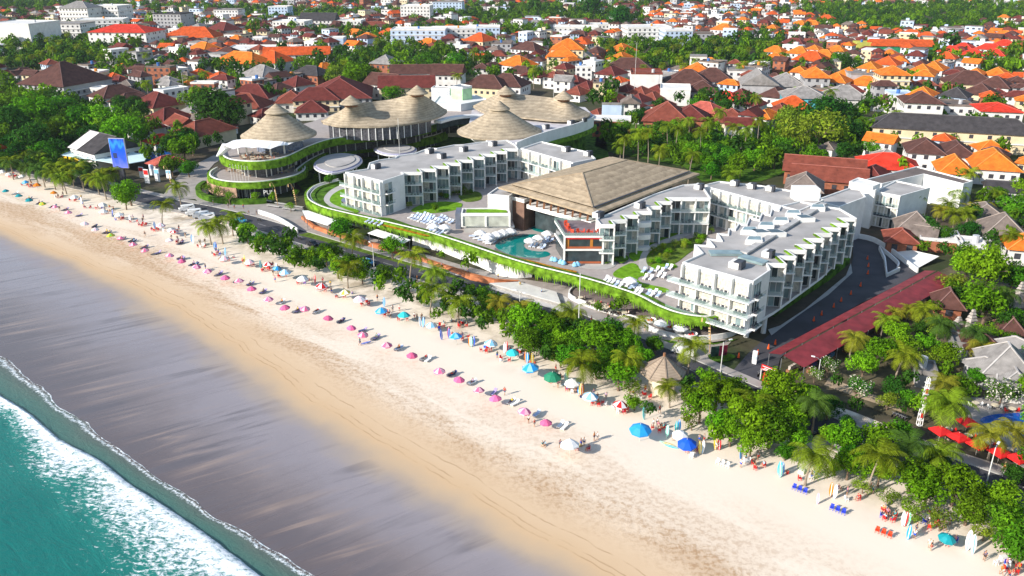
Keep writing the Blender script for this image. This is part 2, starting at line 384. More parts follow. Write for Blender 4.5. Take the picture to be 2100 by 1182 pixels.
def sea_nodes(t, n, L, b):
    uv = n.new('ShaderNodeUVMap'); sp = n.new('ShaderNodeSeparateXYZ'); L.new(uv.outputs[0], sp.inputs[0])
    v = math_(n, L, 'MULTIPLY', sp.outputs[1], 5.0)
    g = n.new('ShaderNodeNewGeometry').outputs['Position']
    def aniso(ang, sx, sy, detail=6, dist=.8, rough=.62):
        mp = n.new('ShaderNodeMapping'); mp.inputs['Rotation'].default_value = (0, 0, -ang); m2 = n.new('ShaderNodeMapping'); m2.inputs['Scale'].default_value = (sx, sy, 1)
        L.new(g, mp.inputs['Vector']); L.new(mp.outputs[0], m2.inputs['Vector']); return nz(n, L, m2.outputs[0], 1.0, detail, rough, dist)
    big = nz(n, L, g, .05, 4); mid = nz(n, L, g, .35, 5); foamn = aniso(SHORE+.5, .9, 1.7, 7, .6, .7); lace = nz(n, L, g, 2.2, 6, .75)
    vv = math_(n, L, 'MULTIPLY', math_(n, L, 'ADD', v, mapr(n, L, big, .3, .7, -.18, .18, False)), .25)
    base = ramp(n, [(0, (.12, .10, .095)), (.03, (.105, .125, .11)), (.15, (.075, .15, .125)), (.24, (.055, .15, .13)), (.40, (.018, .19, .16)), (.6, (.004, .14, .125)), (.85, (.0, .10, .098))])
    L.new(vv, base.inputs[0]); col = base.outputs[0]
    # breaker foam: solid at the crest, broken into lace behind
    cr = mapr(n, L, math_(n, L, 'ADD', v, mapr(n, L, mid, .3, .7, -.035, .035, False)), .955, .985)
    thick = mapr(n, L, math_(n, L, 'ADD', v, mapr(n, L, big, .3, .7, -.3, .3, False)), 1.10, 2.2, .36, .64)
    fo = math_(n, L, 'ADD', math_(n, L, 'MULTIPLY', foamn, .75), math_(n, L, 'MULTIPLY', lace, .25))
    f1 = math_(n, L, 'MULTIPLY', cr, math_(n, L, 'MULTIPLY', math_(n, L, 'SUBTRACT', fo, thick), 9.0, True), True)
    f1 = math_(n, L, 'MULTIPLY', f1, mapr(n, L, v, 2.55, 2.0))
    # swash lace along the water's edge
    wv = math_(n, L, 'ADD', v, mapr(n, L, mid, .3, .7, -.05, .05, False))
    e1 = mapr(n, L, wv, .07, .0); e2 = math_(n, L, 'MULTIPLY', mapr(n, L, math_(n, L, 'ABSOLUTE', math_(n, L, 'SUBTRACT', wv, .15)), .17, .0), .85)
    sw = math_(n, L, 'MAXIMUM', e1, e2)
    f2 = math_(n, L, 'MULTIPLY', math_(n, L, 'SUBTRACT', math_(n, L, 'ADD', lace, math_(n, L, 'MULTIPLY', sw, .34)), .665), 6.0, True)
    f2 = math_(n, L, 'MULTIPLY', f2, mapr(n, L, v, .55, .25))
    f3 = math_(n, L, 'MULTIPLY', math_(n, L, 'MULTIPLY', math_(n, L, 'SUBTRACT', lace, .62), 5.0, True), mapr(n, L, big, .5, .65, 0, .35))
    foam = math_(n, L, 'MAXIMUM', math_(n, L, 'MAXIMUM', f1, f2), math_(n, L, 'MULTIPLY', f3, mapr(n, L, v, .5, .2, 0, 1)))
    fs = mixc(n, L, mapr(n, L, fo, .42, .60), (.50, .60, .66), (.86, .88, .90)); col = mixc(n, L, foam, col, fs); L.new(col, b.inputs['Base Color'])
    L.new(mapr(n, L, foam, 0, 1, .18, .9), b.inputs['Roughness']); b.inputs['IOR'].default_value = 1.33; b.inputs['Specular IOR Level'].default_value = .35
    wav = math_(n, L, 'ADD', aniso(SHORE, .12, .45, 5), math_(n, L, 'MULTIPLY', foamn, .6))
    bp = n.new('ShaderNodeBump'); bp.inputs['Strength'].default_value = .45; bp.inputs['Distance'].default_value = .5; L.new(wav, bp.inputs['Height']); L.new(bp.outputs[0], b.inputs['Normal'])
structure(se.build('sea', gnode('sea_water', sea_nodes), smooth=True))

# roads and pavements
ASPH = M('asphalt', (.062, .062, .072), .85, .25, .15, bump=.05, bscale=4)
PAVE = M('paving', (.34, .31, .29), .8, .15, .4)
CONC = M('concrete', (.42, .41, .39), .8, .15, .3)
BRICKP = M('brick_paving', (.42, .15, .065), .85, .3, .7)
WPAINT = M('white_road_paint', (.34, .34, .34), .7, .1, 2)
GRASS = M('lawn', (.13, .28, .012), .95, .3, .8, spec=.1, bump=.3, bscale=6)
VERGE = M('verge_grass', (.10, .16, .02), .95, .4, .6, spec=.1, bump=.4, bscale=5)
WHITE = M('white_render', (.72, .72, .705), .7, .10, .35, detail=8)
def pxline(pts, z=0.0, n=5): return smooth([G(x, y, z) for x, y in pts], n)
ROADC = [(-60, 318), (60, 347), (200, 384), (330, 415), (420, 432), (500, 451), (565, 470), (680, 506), (800, 543), (930, 578), (1060, 613), (1150, 648), (1300, 710), (1400, 752), (1480, 788), (1600, 840), (1725, 890), (1838, 930), (1950, 968), (2100, 1020), (2300, 1085)]
RC = pxline(ROADC)
def ribbon(name, line, l, r, z, mat, struct=True):
    b = MB(); A = offset(line, l); B = offset(line, -r)
    b.strip([(p.x, p.y, z) for p in B], [(p.x, p.y, z) for p in A]); o = b.build(name, mat)
    return structure(o) if struct else o
# RC runs left to right, so +offset is inland
ribbon('road', RC, 4.2, 4.2, .03, ASPH)
def slab(name, line, a, b, z0, z1, mat):
    m = MB(); A = offset(line, a); B = offset(line, b)
    m.strip([(p.x, p.y, z1) for p in A], [(p.x, p.y, z1) for p in B]); m.strip([(p.x, p.y, z0) for p in A], [(p.x, p.y, z1) for p in A]); m.strip([(p.x, p.y, z1) for p in B], [(p.x, p.y, z0) for p in B])
    return structure(m.build(name, mat))
slab('pavement', RC, -6.0, -4.2, -.05, .15, PAVE)
slab('pavement', RC, 4.2, 6.4, -.05, .15, PAVE)
slab('road_kerb', RC, 3.95, 4.197, -.05, .18, CONC); slab('road_kerb', RC, -4.197, -3.95, -.05, .18, CONC)
mk = MB(); acc = 0
for off in (0.0,):
    ln = offset(RC, off)
    for i in range(len(ln)-1):
        a, b = ln[i], ln[i+1]; d = (b-a).length; u = (b-a).normalized(); q = Vector((-u.y, u.x, 0))*.08; k = 0.0
        while k < d:
            if int((acc+k)/3) % 2 == 0: mk.quad(a+u*k-q+Vector((0, 0, .036)), a+u*min(k+1, d)-q+Vector((0, 0, .036)), a+u*min(k+1, d)+q+Vector((0, 0, .036)), a+u*k+q+Vector((0, 0, .036)))
            k += 1.0
        acc += d
structure(mk.build('road_markings', WPAINT))
# ================================================================ hotel and mall
GREEN = M('living_wall', (.115, .225, .014), .95, .65, .7, spec=.1, bump=.6, bscale=4)
HEDGE = M('hedge_leaves', (.065, .145, .012), .95, .65, .5, spec=.1, bump=.7, bscale=4)
FLOWER = M('orange_flower_bed', (.38, .17, .012), .95, .6, 1.6, spec=.1, bump=.6, bscale=5)
DECK = M('stone_deck', (.36, .32, .30), .8, .12, .6, detail=6)
ROOFG = M('grey_roof_membrane', (.38, .365, .355), .85, .20, .18, detail=6)
PANE = M('window_glass', (.20, .275, .285), .14, .3, .4, spec=.6)
PANED = M('dark_glass', (.035, .05, .055), .12, .4, .5, spec=.6)
CURT = M('pale_curtain', (.47, .455, .40), .7, .30, 1.8)
SHADEW = M('recess_wall', (.55, .58, .57), .7, .1, .5)
BAL = glassmat('balustrade_glass', (.30, .42, .40), .38)
STEEL = M('grey_steel', (.30, .31, .33), .45, .15, 1, metal=.6)
DARKM = M('dark_metal', (.045, .05, .065), .5, .3, 1)
WOOD = M('brown_timber', (.22, .105, .055), .7, .3, .8)
THATCH = ridged('alang_thatch', (.405, .34, .25), (.29, .238, .17), .42, var=.32, dist=2.6)
SHINGLE = ridged('timber_shingle_roof', (.42, .335, .235), (.305, .24, .165), .42, var=.28, dist=3.0)
WAVEW = M('white_canvas', (.86, .86, .86), .6, .04, .5)
REDP = M('red_paint', (.55, .03, .03), .5, .15, 1)
POOL = gnode('pool_water', lambda t, n, L, b: (setattr(b.inputs['Base Color'], 'default_value', (.0, .20, .185, 1)), setattr(b.inputs['Roughness'], 'default_value', .06), setattr(b.inputs['Specular IOR Level'], 'default_value', .4)))
POOLB = gnode('blue_pool_water', lambda t, n, L, b: (setattr(b.inputs['Base Color'], 'default_value', (.01, .10, .42, 1)), setattr(b.inputs['Roughness'], 'default_value', .06)))
ZD = 5.0; ZR = 15.4; FH = 3.3
def W2(pts, z): return [G(x, y, z) for x, y in pts]
def ccw(P):
    A = sum(P[i].x*P[(i+1) % len(P)].y-P[(i+1) % len(P)].x*P[i].y for i in range(len(P)))
    return P if A > 0 else P[::-1]
WIN_CACHE = {}
def window(parent, a, b, z0, z1, style, nrm):
    """one room's glazing: panes, curtains and mullions, standing proud of the wall"""
    w = MB(); n = nrm*.05; u = (b-a); Ln = u.length; u = u/Ln; k = max(2, int(Ln/1.1))
    for i in range(k):
        p, q = a+u*(Ln*i/k), a+u*(Ln*(i+1)/k)
        m = 0 if style == 'glass' else (1 if rnd.random() < .80 else (0 if rnd.random() < .6 else 2))
        if style == 'glass' and rnd.random() < .34: m = 1 if rnd.random() < .55 else 2
        o = n*1.0
        w.quad((p.x+o.x, p.y+o.y, z0), (q.x+o.x, q.y+o.y, z0), (q.x+o.x, q.y+o.y, z1), (p.x+o.x, p.y+o.y, z1), m)
    for i in range(k+1):
        p = a+u*(Ln*i/k)+nrm*.08; w.bar((p.x, p.y, z0), (p.x, p.y, z1), .07, .08, 3)
    for z in (z0+.04, z1-.04): w.bar((a.x+nrm.x*.08, a.y+nrm.y*.08, z), (b.x+nrm.x*.08, b.y+nrm.y*.08, z), .08, .08, 3)
    return w.build('window', [PANE, CURT, PANED, WHITE], parent)
def furniture(m, p, u, nrm):
    for s in (-.9, .9):
        q = p+u*s; m.box((q.x, q.y, p.z+.22), (.6, .6, .34)); c = q-nrm*.28; m.box((c.x, c.y, p.z+.55), (.6, .12, .5), atan2(u.y, u.x))
    m.box((p.x, p.y, p.z+.2), (.7, .5, .4), atan2(u.y, u.x))
def facade(parent, a, b, zb, nf, fh, ncol, depth, style='curtain', fins='LR', lip=.25, chairs=.6, base=True, ext=(0, 0)):
    """rows of rooms on a wall from a to b (left to right as seen from outside): window, balcony slab, glass balustrade, fins"""
    a = Vector((a.x, a.y, 0)); b = Vector((b.x, b.y, 0)); u = (b-a).normalized(); Ln = (b-a).length; nrm = Vector((u.y, -u.x, 0))
    for f in range(nf):
        z = zb+f*fh
        for c in range(ncol):
            p = a+u*(Ln*c/ncol+.12); q = a+u*(Ln*(c+1)/ncol-.12)
            window(parent, p, q, z+.05, z+fh-.45, style, nrm)
            s = MB(); e0 = a+u*(Ln*c/ncol)-u*(ext[0] if c == 0 else 0); e1 = a+u*(Ln*(c+1)/ncol)+u*(ext[1] if c == ncol-1 else 0); D = depth+lip
            if f > 0 or base:
                s.prism([e0, e1, e1+nrm*D, e0+nrm*D], z-.28, z-.02, 0)
                bal = s.build('balcony', [WHITE], parent)
                g = MB(); h0, h1 = e0+nrm*(D-.06), e1+nrm*(D-.06)
                g.quad((h0.x, h0.y, z), (h1.x, h1.y, z), (h1.x, h1.y, z+1.0), (h0.x, h0.y, z+1.0)); g.build('balustrade', BAL, bal)
                if rnd.random() < chairs:
                    m = MB(); t = (e0+e1)/2+nrm*(D*.55)+u*rnd.uniform(-.6, .6); t.z = z; furniture(m, t, u, nrm); m.build('balcony_chairs', DARKM, bal)
    for c in range(ncol+1):
        if (c == 0 and 'L' not in fins) or (c == ncol and 'R' not in fins): continue
        p = a+u*(Ln*c/ncol)
        if c == 0: p = p+u*.14
        if c == ncol: p = p-u*.14
        m = MB(); q = p+nrm*depth; m.bar((p.x, p.y, 0), (q.x, q.y, 0), .28, .1); m = MB()
        x = u*.14; m.prism([p-x, p+x, q+x, q-x], zb-.02, zb+nf*fh+.2); m.build('fin_wall', WHITE, parent)
def roof_plate(parent, poly, zr, name='roof', deckm=None, th=.95, par=.35):
    P = ccw([Vector((p.x, p.y, 0)) for p in poly]); m = MB()
    m.prism(P, zr-th, zr-.38, 0, 1); m.wall(P, zr-.377, zr, par, 0, True)
    return m.build(name, [WHITE, deckm or ROOFG], parent)
def bay_wing(label, pre, bays, post, zr=ZR, zb=ZD, nf=3, rec=1.5, style='glass', name='hotel_wing', curved=()):
    """a wing with a stepped (saw-tooth) side: bays is a list of (inner px, outer px) fronts"""
    pts = W2(pre, zr); body = [p.copy() for p in pts]; full = [p.copy() for p in pts]; fr = []
    for I, Rr in bays:
        a, b = G(*I, zr), G(*Rr, zr); u = (b-a); u.z = 0; u.normalize(); nrm = Vector((u.y, -u.x, 0)); fr.append((a, b, nrm))
        full += [a, b]; body += [a-nrm*rec, b-nrm*rec]
    q = W2(post, zr); full += q; body += [p.copy() for p in q]
    c = sum(full, Vector())/len(full); t = thing(name, label, 'hotel', (c.x, c.y, 0))
    m = MB(); m.prism(body, zb-.5, zr-.96); m.build('wall', WHITE, t)
    roof_plate(t, full, zr)
    for k, (a, b, nrm) in enumerate(fr):
        if k in curved:
            u = (b-a); u.z = 0
            for f in range(nf):
                z = zb+f*FH; s = MB(); pa = [a+u*(i/8)+nrm*(.1+.5*sin(pi*i/8)) for i in range(9)]
                s.prism([a-nrm*rec, b-nrm*rec]+pa[::-1], z-.3, z+.95); s.build('balcony', WHITE, t)
            window(t, a-nrm*(rec-.02), b-nrm*(rec-.02), zb, zr-1.2, 'glass', nrm); continue
        facade(t, a-nrm*rec, b-nrm*rec, zb, nf, FH, 1 if (b-a).length < 7.5 else 3, rec, style, 'R' if (b-a).length < 7.5 else 'LR', .35, .7, base=False)
        g = MB(); d = (b-a).normalized(); I2 = a; back = full[0]
        # planted strip on the return edge of the tooth behind
        if k+1 < len(fr):
            p, q = b, fr[k+1][0]; e = (q-p)
            if e.length > .5:
                e2 = e.normalized(); nn = Vector((-e2.y, e2.x, 0)); g.prism([p+nn*.37+e2*.4, q+nn*.37, q+nn*.8, p+nn*.8+e2*.4], zr-.36, zr-.02); g.build('roof_planter', GREEN, t)
    return t, full
def hvac(px, py, z=ZR, w=2.2, d=1.6, rz=.9, label=None):
    p = G(px, py, z); t = thing('rooftop_cooling_unit', label or 'dark rooftop cooling unit with a pale casing', 'cooling unit', (p.x, p.y, z-.38), 0)
    m = MB(); m.box((p.x, p.y, z+.35), (w, d, 1.3), rz); m.build('casing', WHITE, t)
    m = MB(); m.box((p.x+.6, p.y-.5, z+.45), (w*.9, d*.8, 1.5), rz); m.box((p.x+.6, p.y-.5, z+1.24), (w*.8, d*.7, .08), rz); m.build('fan_unit', DARKM, t); return t

# ---- podium with its planted edge
RIM = [(693, 368), (650, 380), (633, 392), (629, 402), (637, 414), (665, 427), (713, 439), (762, 450), (810, 461), (875, 477), (940, 497), (1030, 527), (1094, 546), (1191, 570), (1262, 591), (1310, 608), (1348, 628), (1385, 642), (1425, 650), (1455, 651), (1482, 645)]
rim = smooth(W2(RIM, 5.6), 4)
back = W2([(1545, 572), (1560, 565), (1600, 545), (1700, 480), (1735, 447), (1690, 410), (1570, 385), (1470, 372), (1250, 330), (1210, 316), (1060, 290), (900, 303), (760, 333)], 15.4)
pc = G(1000, 470, 0)
pod = thing('hotel_podium', 'curved hotel podium with hanging plants along its edge and a stone sun deck', 'hotel podium', (pc.x, pc.y, 0)); landmark('the hotel podium', pc)
m = MB(); m.prism([Vector((p.x, p.y, 0)) for p in rim+back], 4.3, 5.0, 0, 1, True); m.build('deck', [WHITE, DECK], pod)
rr = rim[::-1]; flat = [Vector((p.x, p.y, 0)) for p in rr]
m = MB(); m.wall(flat, 4.0, 5.75, .75); m.build('living_wall', GREEN, pod)
hang = MB(); hm = offset(flat, .80)
for i in range(len(hm)-1):
    a, b = hm[i], hm[i+1]; n = max(1, int((b-a).length/.45))
    for k in range(n):
        p = a+(b-a)*(k/n); q = a+(b-a)*((k+.8)/n); d = rnd.uniform(.2, 1.9)
        hang.quad((p.x, p.y, 4.1), (q.x, q.y, 4.1), ((p.x+q.x)/2+.1, (p.y+q.y)/2-.05, 4.1-d), (p.x+.03, p.y, 4.1-d*.8))
hang.build('hanging_plants', GREEN, pod)
m = MB(); inn = [Vector((p.x, p.y, 0)) for p in rim]
i1 = offset(inn, .05)
m.wall(i1, 5.0, 5.95, .22); m.build('parapet', WHITE, pod)
m = MB(); i2 = offset(inn, 1.0); m.wall(i2, 5.0, 5.5, .2); m.build('planter_kerb', WHITE, pod)
m = MB(); m.wall(offset(inn, 1.2), 5.0, 5.42, 1.3); m.build('planting_strip', HEDGE, pod)
# street storey under the deck: white wall with red stripes, open shopfronts, restaurant glass
ww = smooth(W2([(846, 503), (900, 516), (940, 531), (981, 547), (1010, 560), (1029, 567), (1062, 571), (1091, 569)], 0), 5)
ww = [Vector((p.x, p.y, 0)) for p in ww]
m = MB(); m.wall(ww, 0, 4.3, .4); m.build('street_wall', WHITE, pod)
prev = None
for k in range(5):
    n = len(ww); i0, i1_ = int(n*(k*.19+.005)), int(n*(k*.19+.145)); seg = offset(ww, -.04)[i0:i1_+1]
    if len(seg) > 1:
        m = MB(); m.wall(seg, 3.2, 3.5, .04); m.build('red_stripe', REDP, pod)
m = MB()
for ln, mat in ((offset([p for p in inn if True], 5.5), 0),):
    m.wall([p for p in ln if proj((p.x, p.y, 0))[0] < 850 or proj((p.x, p.y, 0))[0] > 1140], -.05, 4.3, .3)
m.build('shopfront', PANED, pod)
for x, y in [(655, 445), (700, 458), (745, 470), (790, 484), (1180, 596), (1225, 612), (1275, 630), (1330, 650), (1390, 668)]:
    p = G(x, y, 0); m = MB(); m.cyl((p.x, p.y+2), .3, -.1, 4.3, 12); m.build('column', WHITE, pod)
# lettering sign on the white wall
def lettering(name, text, p, rz, size, mat, parent=None, tilt=pi/2, extrude=.03):
    c = bpy.data.curves.new(name, 'FONT'); c.body = text; c.size = size; c.extrude = extrude; c.align_x = 'CENTER'; c.align_y = 'CENTER'; c.resolution_u = 2
    o = bpy.data.objects.new(name, c); COL.objects.link(o); dg = bpy.context.evaluated_depsgraph_get()
    me = bpy.data.meshes.new_from_object(o.evaluated_get(dg)); bpy.data.objects.remove(o); me.materials.clear(); me.materials.append(mat)
    o = bpy.data.objects.new(name, me); COL.objects.link(o); r0 = root_of(parent) if parent else Vector()
    o.location = Vector(p)-r0; o.rotation_euler = (tilt, 0, rz)
    if parent: o.parent = parent
    return o
i = len(ww)//4; d = (ww[i+1]-ww[i]).normalized(); o_ = offset(ww, -.06)[i]; m = MB()
for k, (h_, z_) in enumerate([(.9, 2.3), (.5, 2.1), (.5, 2.1), (.8, 2.0), (.6, 2.2)]): q = o_+d*(k*.45); m.box((q.x, q.y, z_), (.16, .1, h_), .3); m.box((q.x+.12, q.y, z_-h_*.3), (.3, .1, .14), atan2(d.y, d.x))
m.build('sign_mark', DARKM, pod)

# lawns, paths and beds on the deck
def sheet(name, px, z, mat, parent=None, n=4, sm=True, th=.02):
    P = smooth(W2(px, z), n, True) if sm else W2(px, z); m = MB(); m.prism([Vector((p.x, p.y, 0)) for p in P], z-.03, z+th); return m.build(name, mat, parent)
for px, nm, mt, z in [
    ([(636, 403), (648, 390), (675, 378), (705, 371), (712, 378), (690, 392), (678, 412), (700, 428), (740, 440), (735, 445), (690, 436), (655, 425), (640, 414)], 'flower_bed', HEDGE, 5.1),
    ([(664, 408), (676, 392), (700, 380), (712, 384), (690, 398), (684, 410), (695, 422), (725, 434), (718, 437), (690, 430), (672, 420)], 'deck_path', CONC, 5.14),
    ([(676, 410), (684, 398), (705, 388), (712, 402), (700, 410), (706, 420), (735, 432), (728, 436), (700, 426), (682, 418)], 'lawn_strip', GRASS, 5.18),
    ([(843, 432), (868, 419), (905, 414), (940, 416), (948, 420), (940, 429), (905, 436), (868, 437)], 'lawn', GRASS, 5.06),
    ([(1258, 560), (1275, 548), (1298, 540), (1316, 552), (1330, 563), (1312, 568), (1308, 575), (1325, 583), (1360, 590), (1372, 596), (1360, 600), (1320, 590), (1285, 574), (1262, 568)], 'lawn', GRASS, 5.06),
    ([(1322, 540), (1320, 528), (1328, 515), (1345, 505), (1375, 498), (1415, 490), (1450, 478), (1440, 500), (1412, 520), (1385, 540), (1350, 550)], 'garden_bed', VERGE, 5.06),
    ([(1335, 546), (1350, 540), (1380, 541), (1388, 549), (1360, 552), (1345, 552)], 'lawn', GRASS, 5.10),
    ([(1310, 548), (1312, 530), (1322, 512), (1345, 498), (1380, 485), (1425, 472), (1470, 460), (1470, 464), (1428, 478), (1385, 492), (1350, 505), (1330, 520), (1325, 535), (1330, 550), (1320, 556)], 'garden_path', CONC, 5.09),
    ([(1395, 478), (1330, 505), (1312, 530), (1300, 535), (1290, 522), (1320, 500), (1375, 478)], 'lawn', GRASS, 5.07),
    ([(940, 402), (960, 392), (985, 396), (985, 410), (955, 414)], 'garden_bed', VERGE, 5.07),
    ([(1240, 541), (1262, 535), (1275, 540), (1290, 530), (1280, 522), (1265, 520), (1255, 526)], 'hedge_curve', HEDGE, 5.4),
    ([(1380, 470), (1425, 462), (1462, 455), (1500, 440), (1490, 455), (1440, 470), (1395, 480)], 'lawn', GRASS, 5.06),
    ([(750, 450), (790, 458), (840, 470), (880, 482), (872, 484), (835, 475), (790, 464), (755, 455)], 'flower_bed', FLOWER, 5.2),
    ([(770, 447), (800, 448), (842, 462), (866, 470), (850, 472), (820, 463), (780, 454)], 'shrub_bed', HEDGE, 5.4),
    ([(1045, 527), (1090, 535), (1140, 548), (1180, 556), (1174, 560), (1120, 551), (1060, 537)], 'flower_bed', FLOWER, 5.2),
]: sheet(nm, px, z, mt, pod, th=.05)
pl = thing('swimming_pool', 'curved turquoise swimming pool beside the timber pool bar', 'pool', G(1070, 505, 5)); landmark('the turquoise hotel pool', G(1070, 505, 5))
sheet('pool_water', [(1016, 506), (1022, 498), (1042, 489), (1075, 482), (1098, 481), (1114, 486), (1112, 493), (1085, 494), (1074, 503), (1082, 512), (1104, 516), (1120, 516), (1128, 521), (1122, 526), (1100, 529), (1065, 526), (1035, 518)], 5.05, POOL, pl)
sheet('kids_pool_water', [(1089, 467), (1105, 464), (1122, 465), (1134, 470), (1124, 475), (1108, 476), (1094, 472)], 5.05, POOL, pl)
sheet('pool_edge', [(1015, 508), (1035, 519), (1065, 527.5), (1100, 530), (1106, 529), (1106, 535), (1090, 534), (1060, 533), (1030, 525), (1014, 514)], 5.03, M('dark_pool_stone', (.17, .15, .14), .6), pl, sm=False)
sheet('reflecting_pool', [(687, 404), (700, 395), (713, 395), (714, 418), (700, 413)], 5.2, M('still_water', (.16, .17, .24), .08, .1), pod, sm=False)

# ---- left wing
LB = [((825, 353.5), (865.7, 353)), ((860, 346.5), (894.5, 347)), ((887, 340.5), (920.8, 341)), ((913, 334), (945, 334.8)), ((938, 328), (970.4, 328.6)), ((963, 321.6), (994, 322.3)), ((987, 316), (1018, 316.5)), ((1010, 310.6), (1040, 311)), ((1032, 305), (1063, 305.5))]
lw, lf = bay_wing('white saw-tooth hotel wing nearest the round green mall', [(708, 353), (784.5, 371.4), (829, 357)], LB, [(1058, 297), (1040, 287), (985, 291), (950, 296), (930, 297), (895, 304), (880, 303), (850, 314), (815, 319), (810, 323), (775, 328), (757, 334), (753, 346)])
landmark('the left saw-tooth hotel wing', lw.location)
a, b, c = G(708, 353, ZR), G(784.5, 371.4, ZR), G(829, 357, ZR)
u = (b-a).normalized(); n_ = Vector((u.y, -u.x, 0))
facade(lw, a+u*.3, b-u*.3, ZD, 3, FH, 4, .9, 'curtain', 'LR', .5, .8, True, (1.8, .2))
facade(lw, b+(c-b)*.05, b+(c-b)*.42, ZD, 3, FH, 1, .7, 'glass', '', .4, .8, False)
for x, y in [(770, 343), (905, 322), (880, 312), (950, 308), (1010, 297)]: hvac(x, y)
# wing running back behind the timber roof
def block(name, label, cat, px, z0, z1, wallm, fac=(), roofm=None, par=True, wname='wall'):
    P = W2(px, z1); c = sum(P, Vector())/len(P); t = thing(name, label, cat, (c.x, c.y, 0)); m = MB()
    m.prism(P, z0, z1-(.96 if par else .02)); m.build(wname, wallm, t)
    if par: roof_plate(t, P, z1, 'roof', roofm)
    else:
        m = MB(); Q = offset(ccw([Vector((p.x, p.y, 0)) for p in P]), -.3, True); m.prism(Q, z1-.018, z1+.3); m.build('roof', roofm or ROOFG, t)
    for i, j, nf, nc, d, st in fac: facade(t, P[i], P[j], z0 if z0 > 1 else .1, nf, FH, nc, d, st, 'LR', .3, .5, False)
    return t
bw = block('hotel_wing', 'short white hotel wing half hidden behind the brown timber roof', 'hotel', [(1068, 304), (1175, 334), (1222, 325), (1205, 311), (1110, 290)], ZD-.5, ZR-.05, WHITE)
P = W2([(1068, 304), (1175, 334)], ZR); facade(bw, P[0], P[1], ZD, 3, FH, 5, .9, 'curtain', 'LR', .3, .5, False)
hvac(1160, 308); hvac(1205, 317)
# ---- middle wing
MBY = [((1231, 460.7), (1262, 461)), ((1254.5, 452), (1286.7, 450.5)), ((1278, 441.5), (1311.5, 441.5)), ((1304, 434), (1337.5, 434)), ((1327.5, 423), (1358, 423)), ((1348, 413.5), (1379.5, 413.5)), ((1369, 405.5), (1458, 406))]
mw, mf = bay_wing('white saw-tooth hotel wing facing the garden beside the pool bar', [(1222, 449)], MBY, [(1441, 381), (1425, 377), (1400, 379), (1340, 398), (1290, 420)], curved=(3,))
landmark('the garden hotel wing', mw.location)
hvac(1310, 423); hvac(1225, 443); hvac(1432, 385)
# ---- angled wing
dw = block('hotel_wing', 'long white angled hotel wing with curtained balconies behind the garden', 'hotel', [(1461, 386), (1580, 417), (1640, 432), (1690, 410), (1650, 395), (1560, 380), (1475, 371.5), (1445, 379)], ZD-.5, ZR-.07, WHITE)
P = W2([(1461, 386), (1580, 417)], ZR); facade(dw, P[0], P[1], ZD, 3, FH, 6, .9, 'curtain', 'LR', .3, .7, False)
for x, y in [(1505, 378), (1540, 384), (1578, 389)]: hvac(x, y, w=1.6)
m = MB(); p = G(1650, 405, ZR); m.box((p.x, p.y, ZR+1.2), (6.5, 4, 3.2), 0); m.build('stair_head', WHITE, dw)
# ---- right wing
RB = [((1574, 540), (1614, 541.5)), ((1596, 525), (1634, 526)), ((1614.5, 512.5), (1655, 513.5)), ((1635.5, 502), (1673.6, 502.6)), ((1653.5, 489.3), (1691, 490)), ((1674, 479), (1708.6, 479)), ((1690, 467), (1725, 468)), ((1708.6, 458), (1742, 459)), ((1722, 447), (1757.5, 447.5))]
rw, rf = bay_wing('white saw-tooth hotel wing on columns beside the curved ramp', [(1400, 537.4), (1545, 577.7), (1580.6, 553.5)], RB,
    [(1722, 427), (1700, 424), (1640, 412), (1618, 418), (1600, 422), (1596, 430), (1582, 428), (1578, 440), (1562, 436), (1556, 450), (1536, 446), (1530, 460), (1514, 458), (1506, 470), (1494, 468), (1492, 480), (1470, 478), (1478, 492), (1450, 489), (1462, 504), (1424, 501), (1440, 519)])
landmark('the right saw-tooth hotel wing', rw.location)
a, b, c = G(1400, 537.4, ZR), G(1545, 577.7, ZR), G(1580.6, 553.5, ZR); u = (b-a).normalized()
facade(rw, a+u*.3, b-u*.3, ZD, 3, FH, 4, 1.0, 'curtain', 'LR', 1.6, 1.0, True, (2.2, 1.2))
facade(rw, b+(c-b)*.05, b+(c-b)*.5, ZD, 3, FH, 1, .7, 'glass', '', .6, .9, True)
for x, y in [(1530, 690), (1565, 682), (1498, 672)]:
    p = G(x, y, 0); m = MB(); m.cyl((p.x, p.y), .55, -.1, 4.5, 14); m.build('column', WHITE, rw)
# ridge walkway, light wells and skylights on the roof
m = MB(); a, b = G(1525, 520, ZR), G(1690, 418, ZR); m.bar((a.x, a.y, ZR+.05), (b.x, b.y, ZR+.05), 1.6, .5); m.build('roof_walkway', M('pale_grey_metal', (.42, .41, .40), .6), rw)
for x, y, s in [(1535, 475, 1), (1560, 480, -1), (1600, 455, 1), (1570, 465, 1), (1625, 440, 1), (1650, 450, -1), (1590, 480, -1), (1545, 495, 1), (1675, 428, 1)]:
    p = G(x, y, ZR); m = MB(); k = 2.2; c = [Vector((p.x+dx*s, p.y+dy, 0)) for dx, dy in ((-k, -1.2), (k*.7, -1.6), (k, 1.4), (-k*.4, 1.5))]
    m.prism(c, ZR-.37, ZR+.75); m.build('light_well', WHITE, rw)
    m = MB(); q = [c_*1 for c_ in c]; cc = sum(q, Vector())/4; q = [cc+(c_-cc)*.8 for c_ in q]; m.prism(q, ZR+.752, ZR+.80); m.build('skylight', PANE if s > 0 else PANED, rw)
hvac(1509, 545, w=2.6, d=2.2); hvac(1573, 523)
for x0, y0, x1, y1 in [(1455, 519, 1520, 519), (1520, 526, 1570, 540)]:
    a, b = G(x0, y0, ZR), G(x1, y1, ZR); m = MB(); m.bar((a.x, a.y, ZR), (b.x, b.y, ZR), 2.6, .5); m.build('glass_roof_light', PANE, rw)

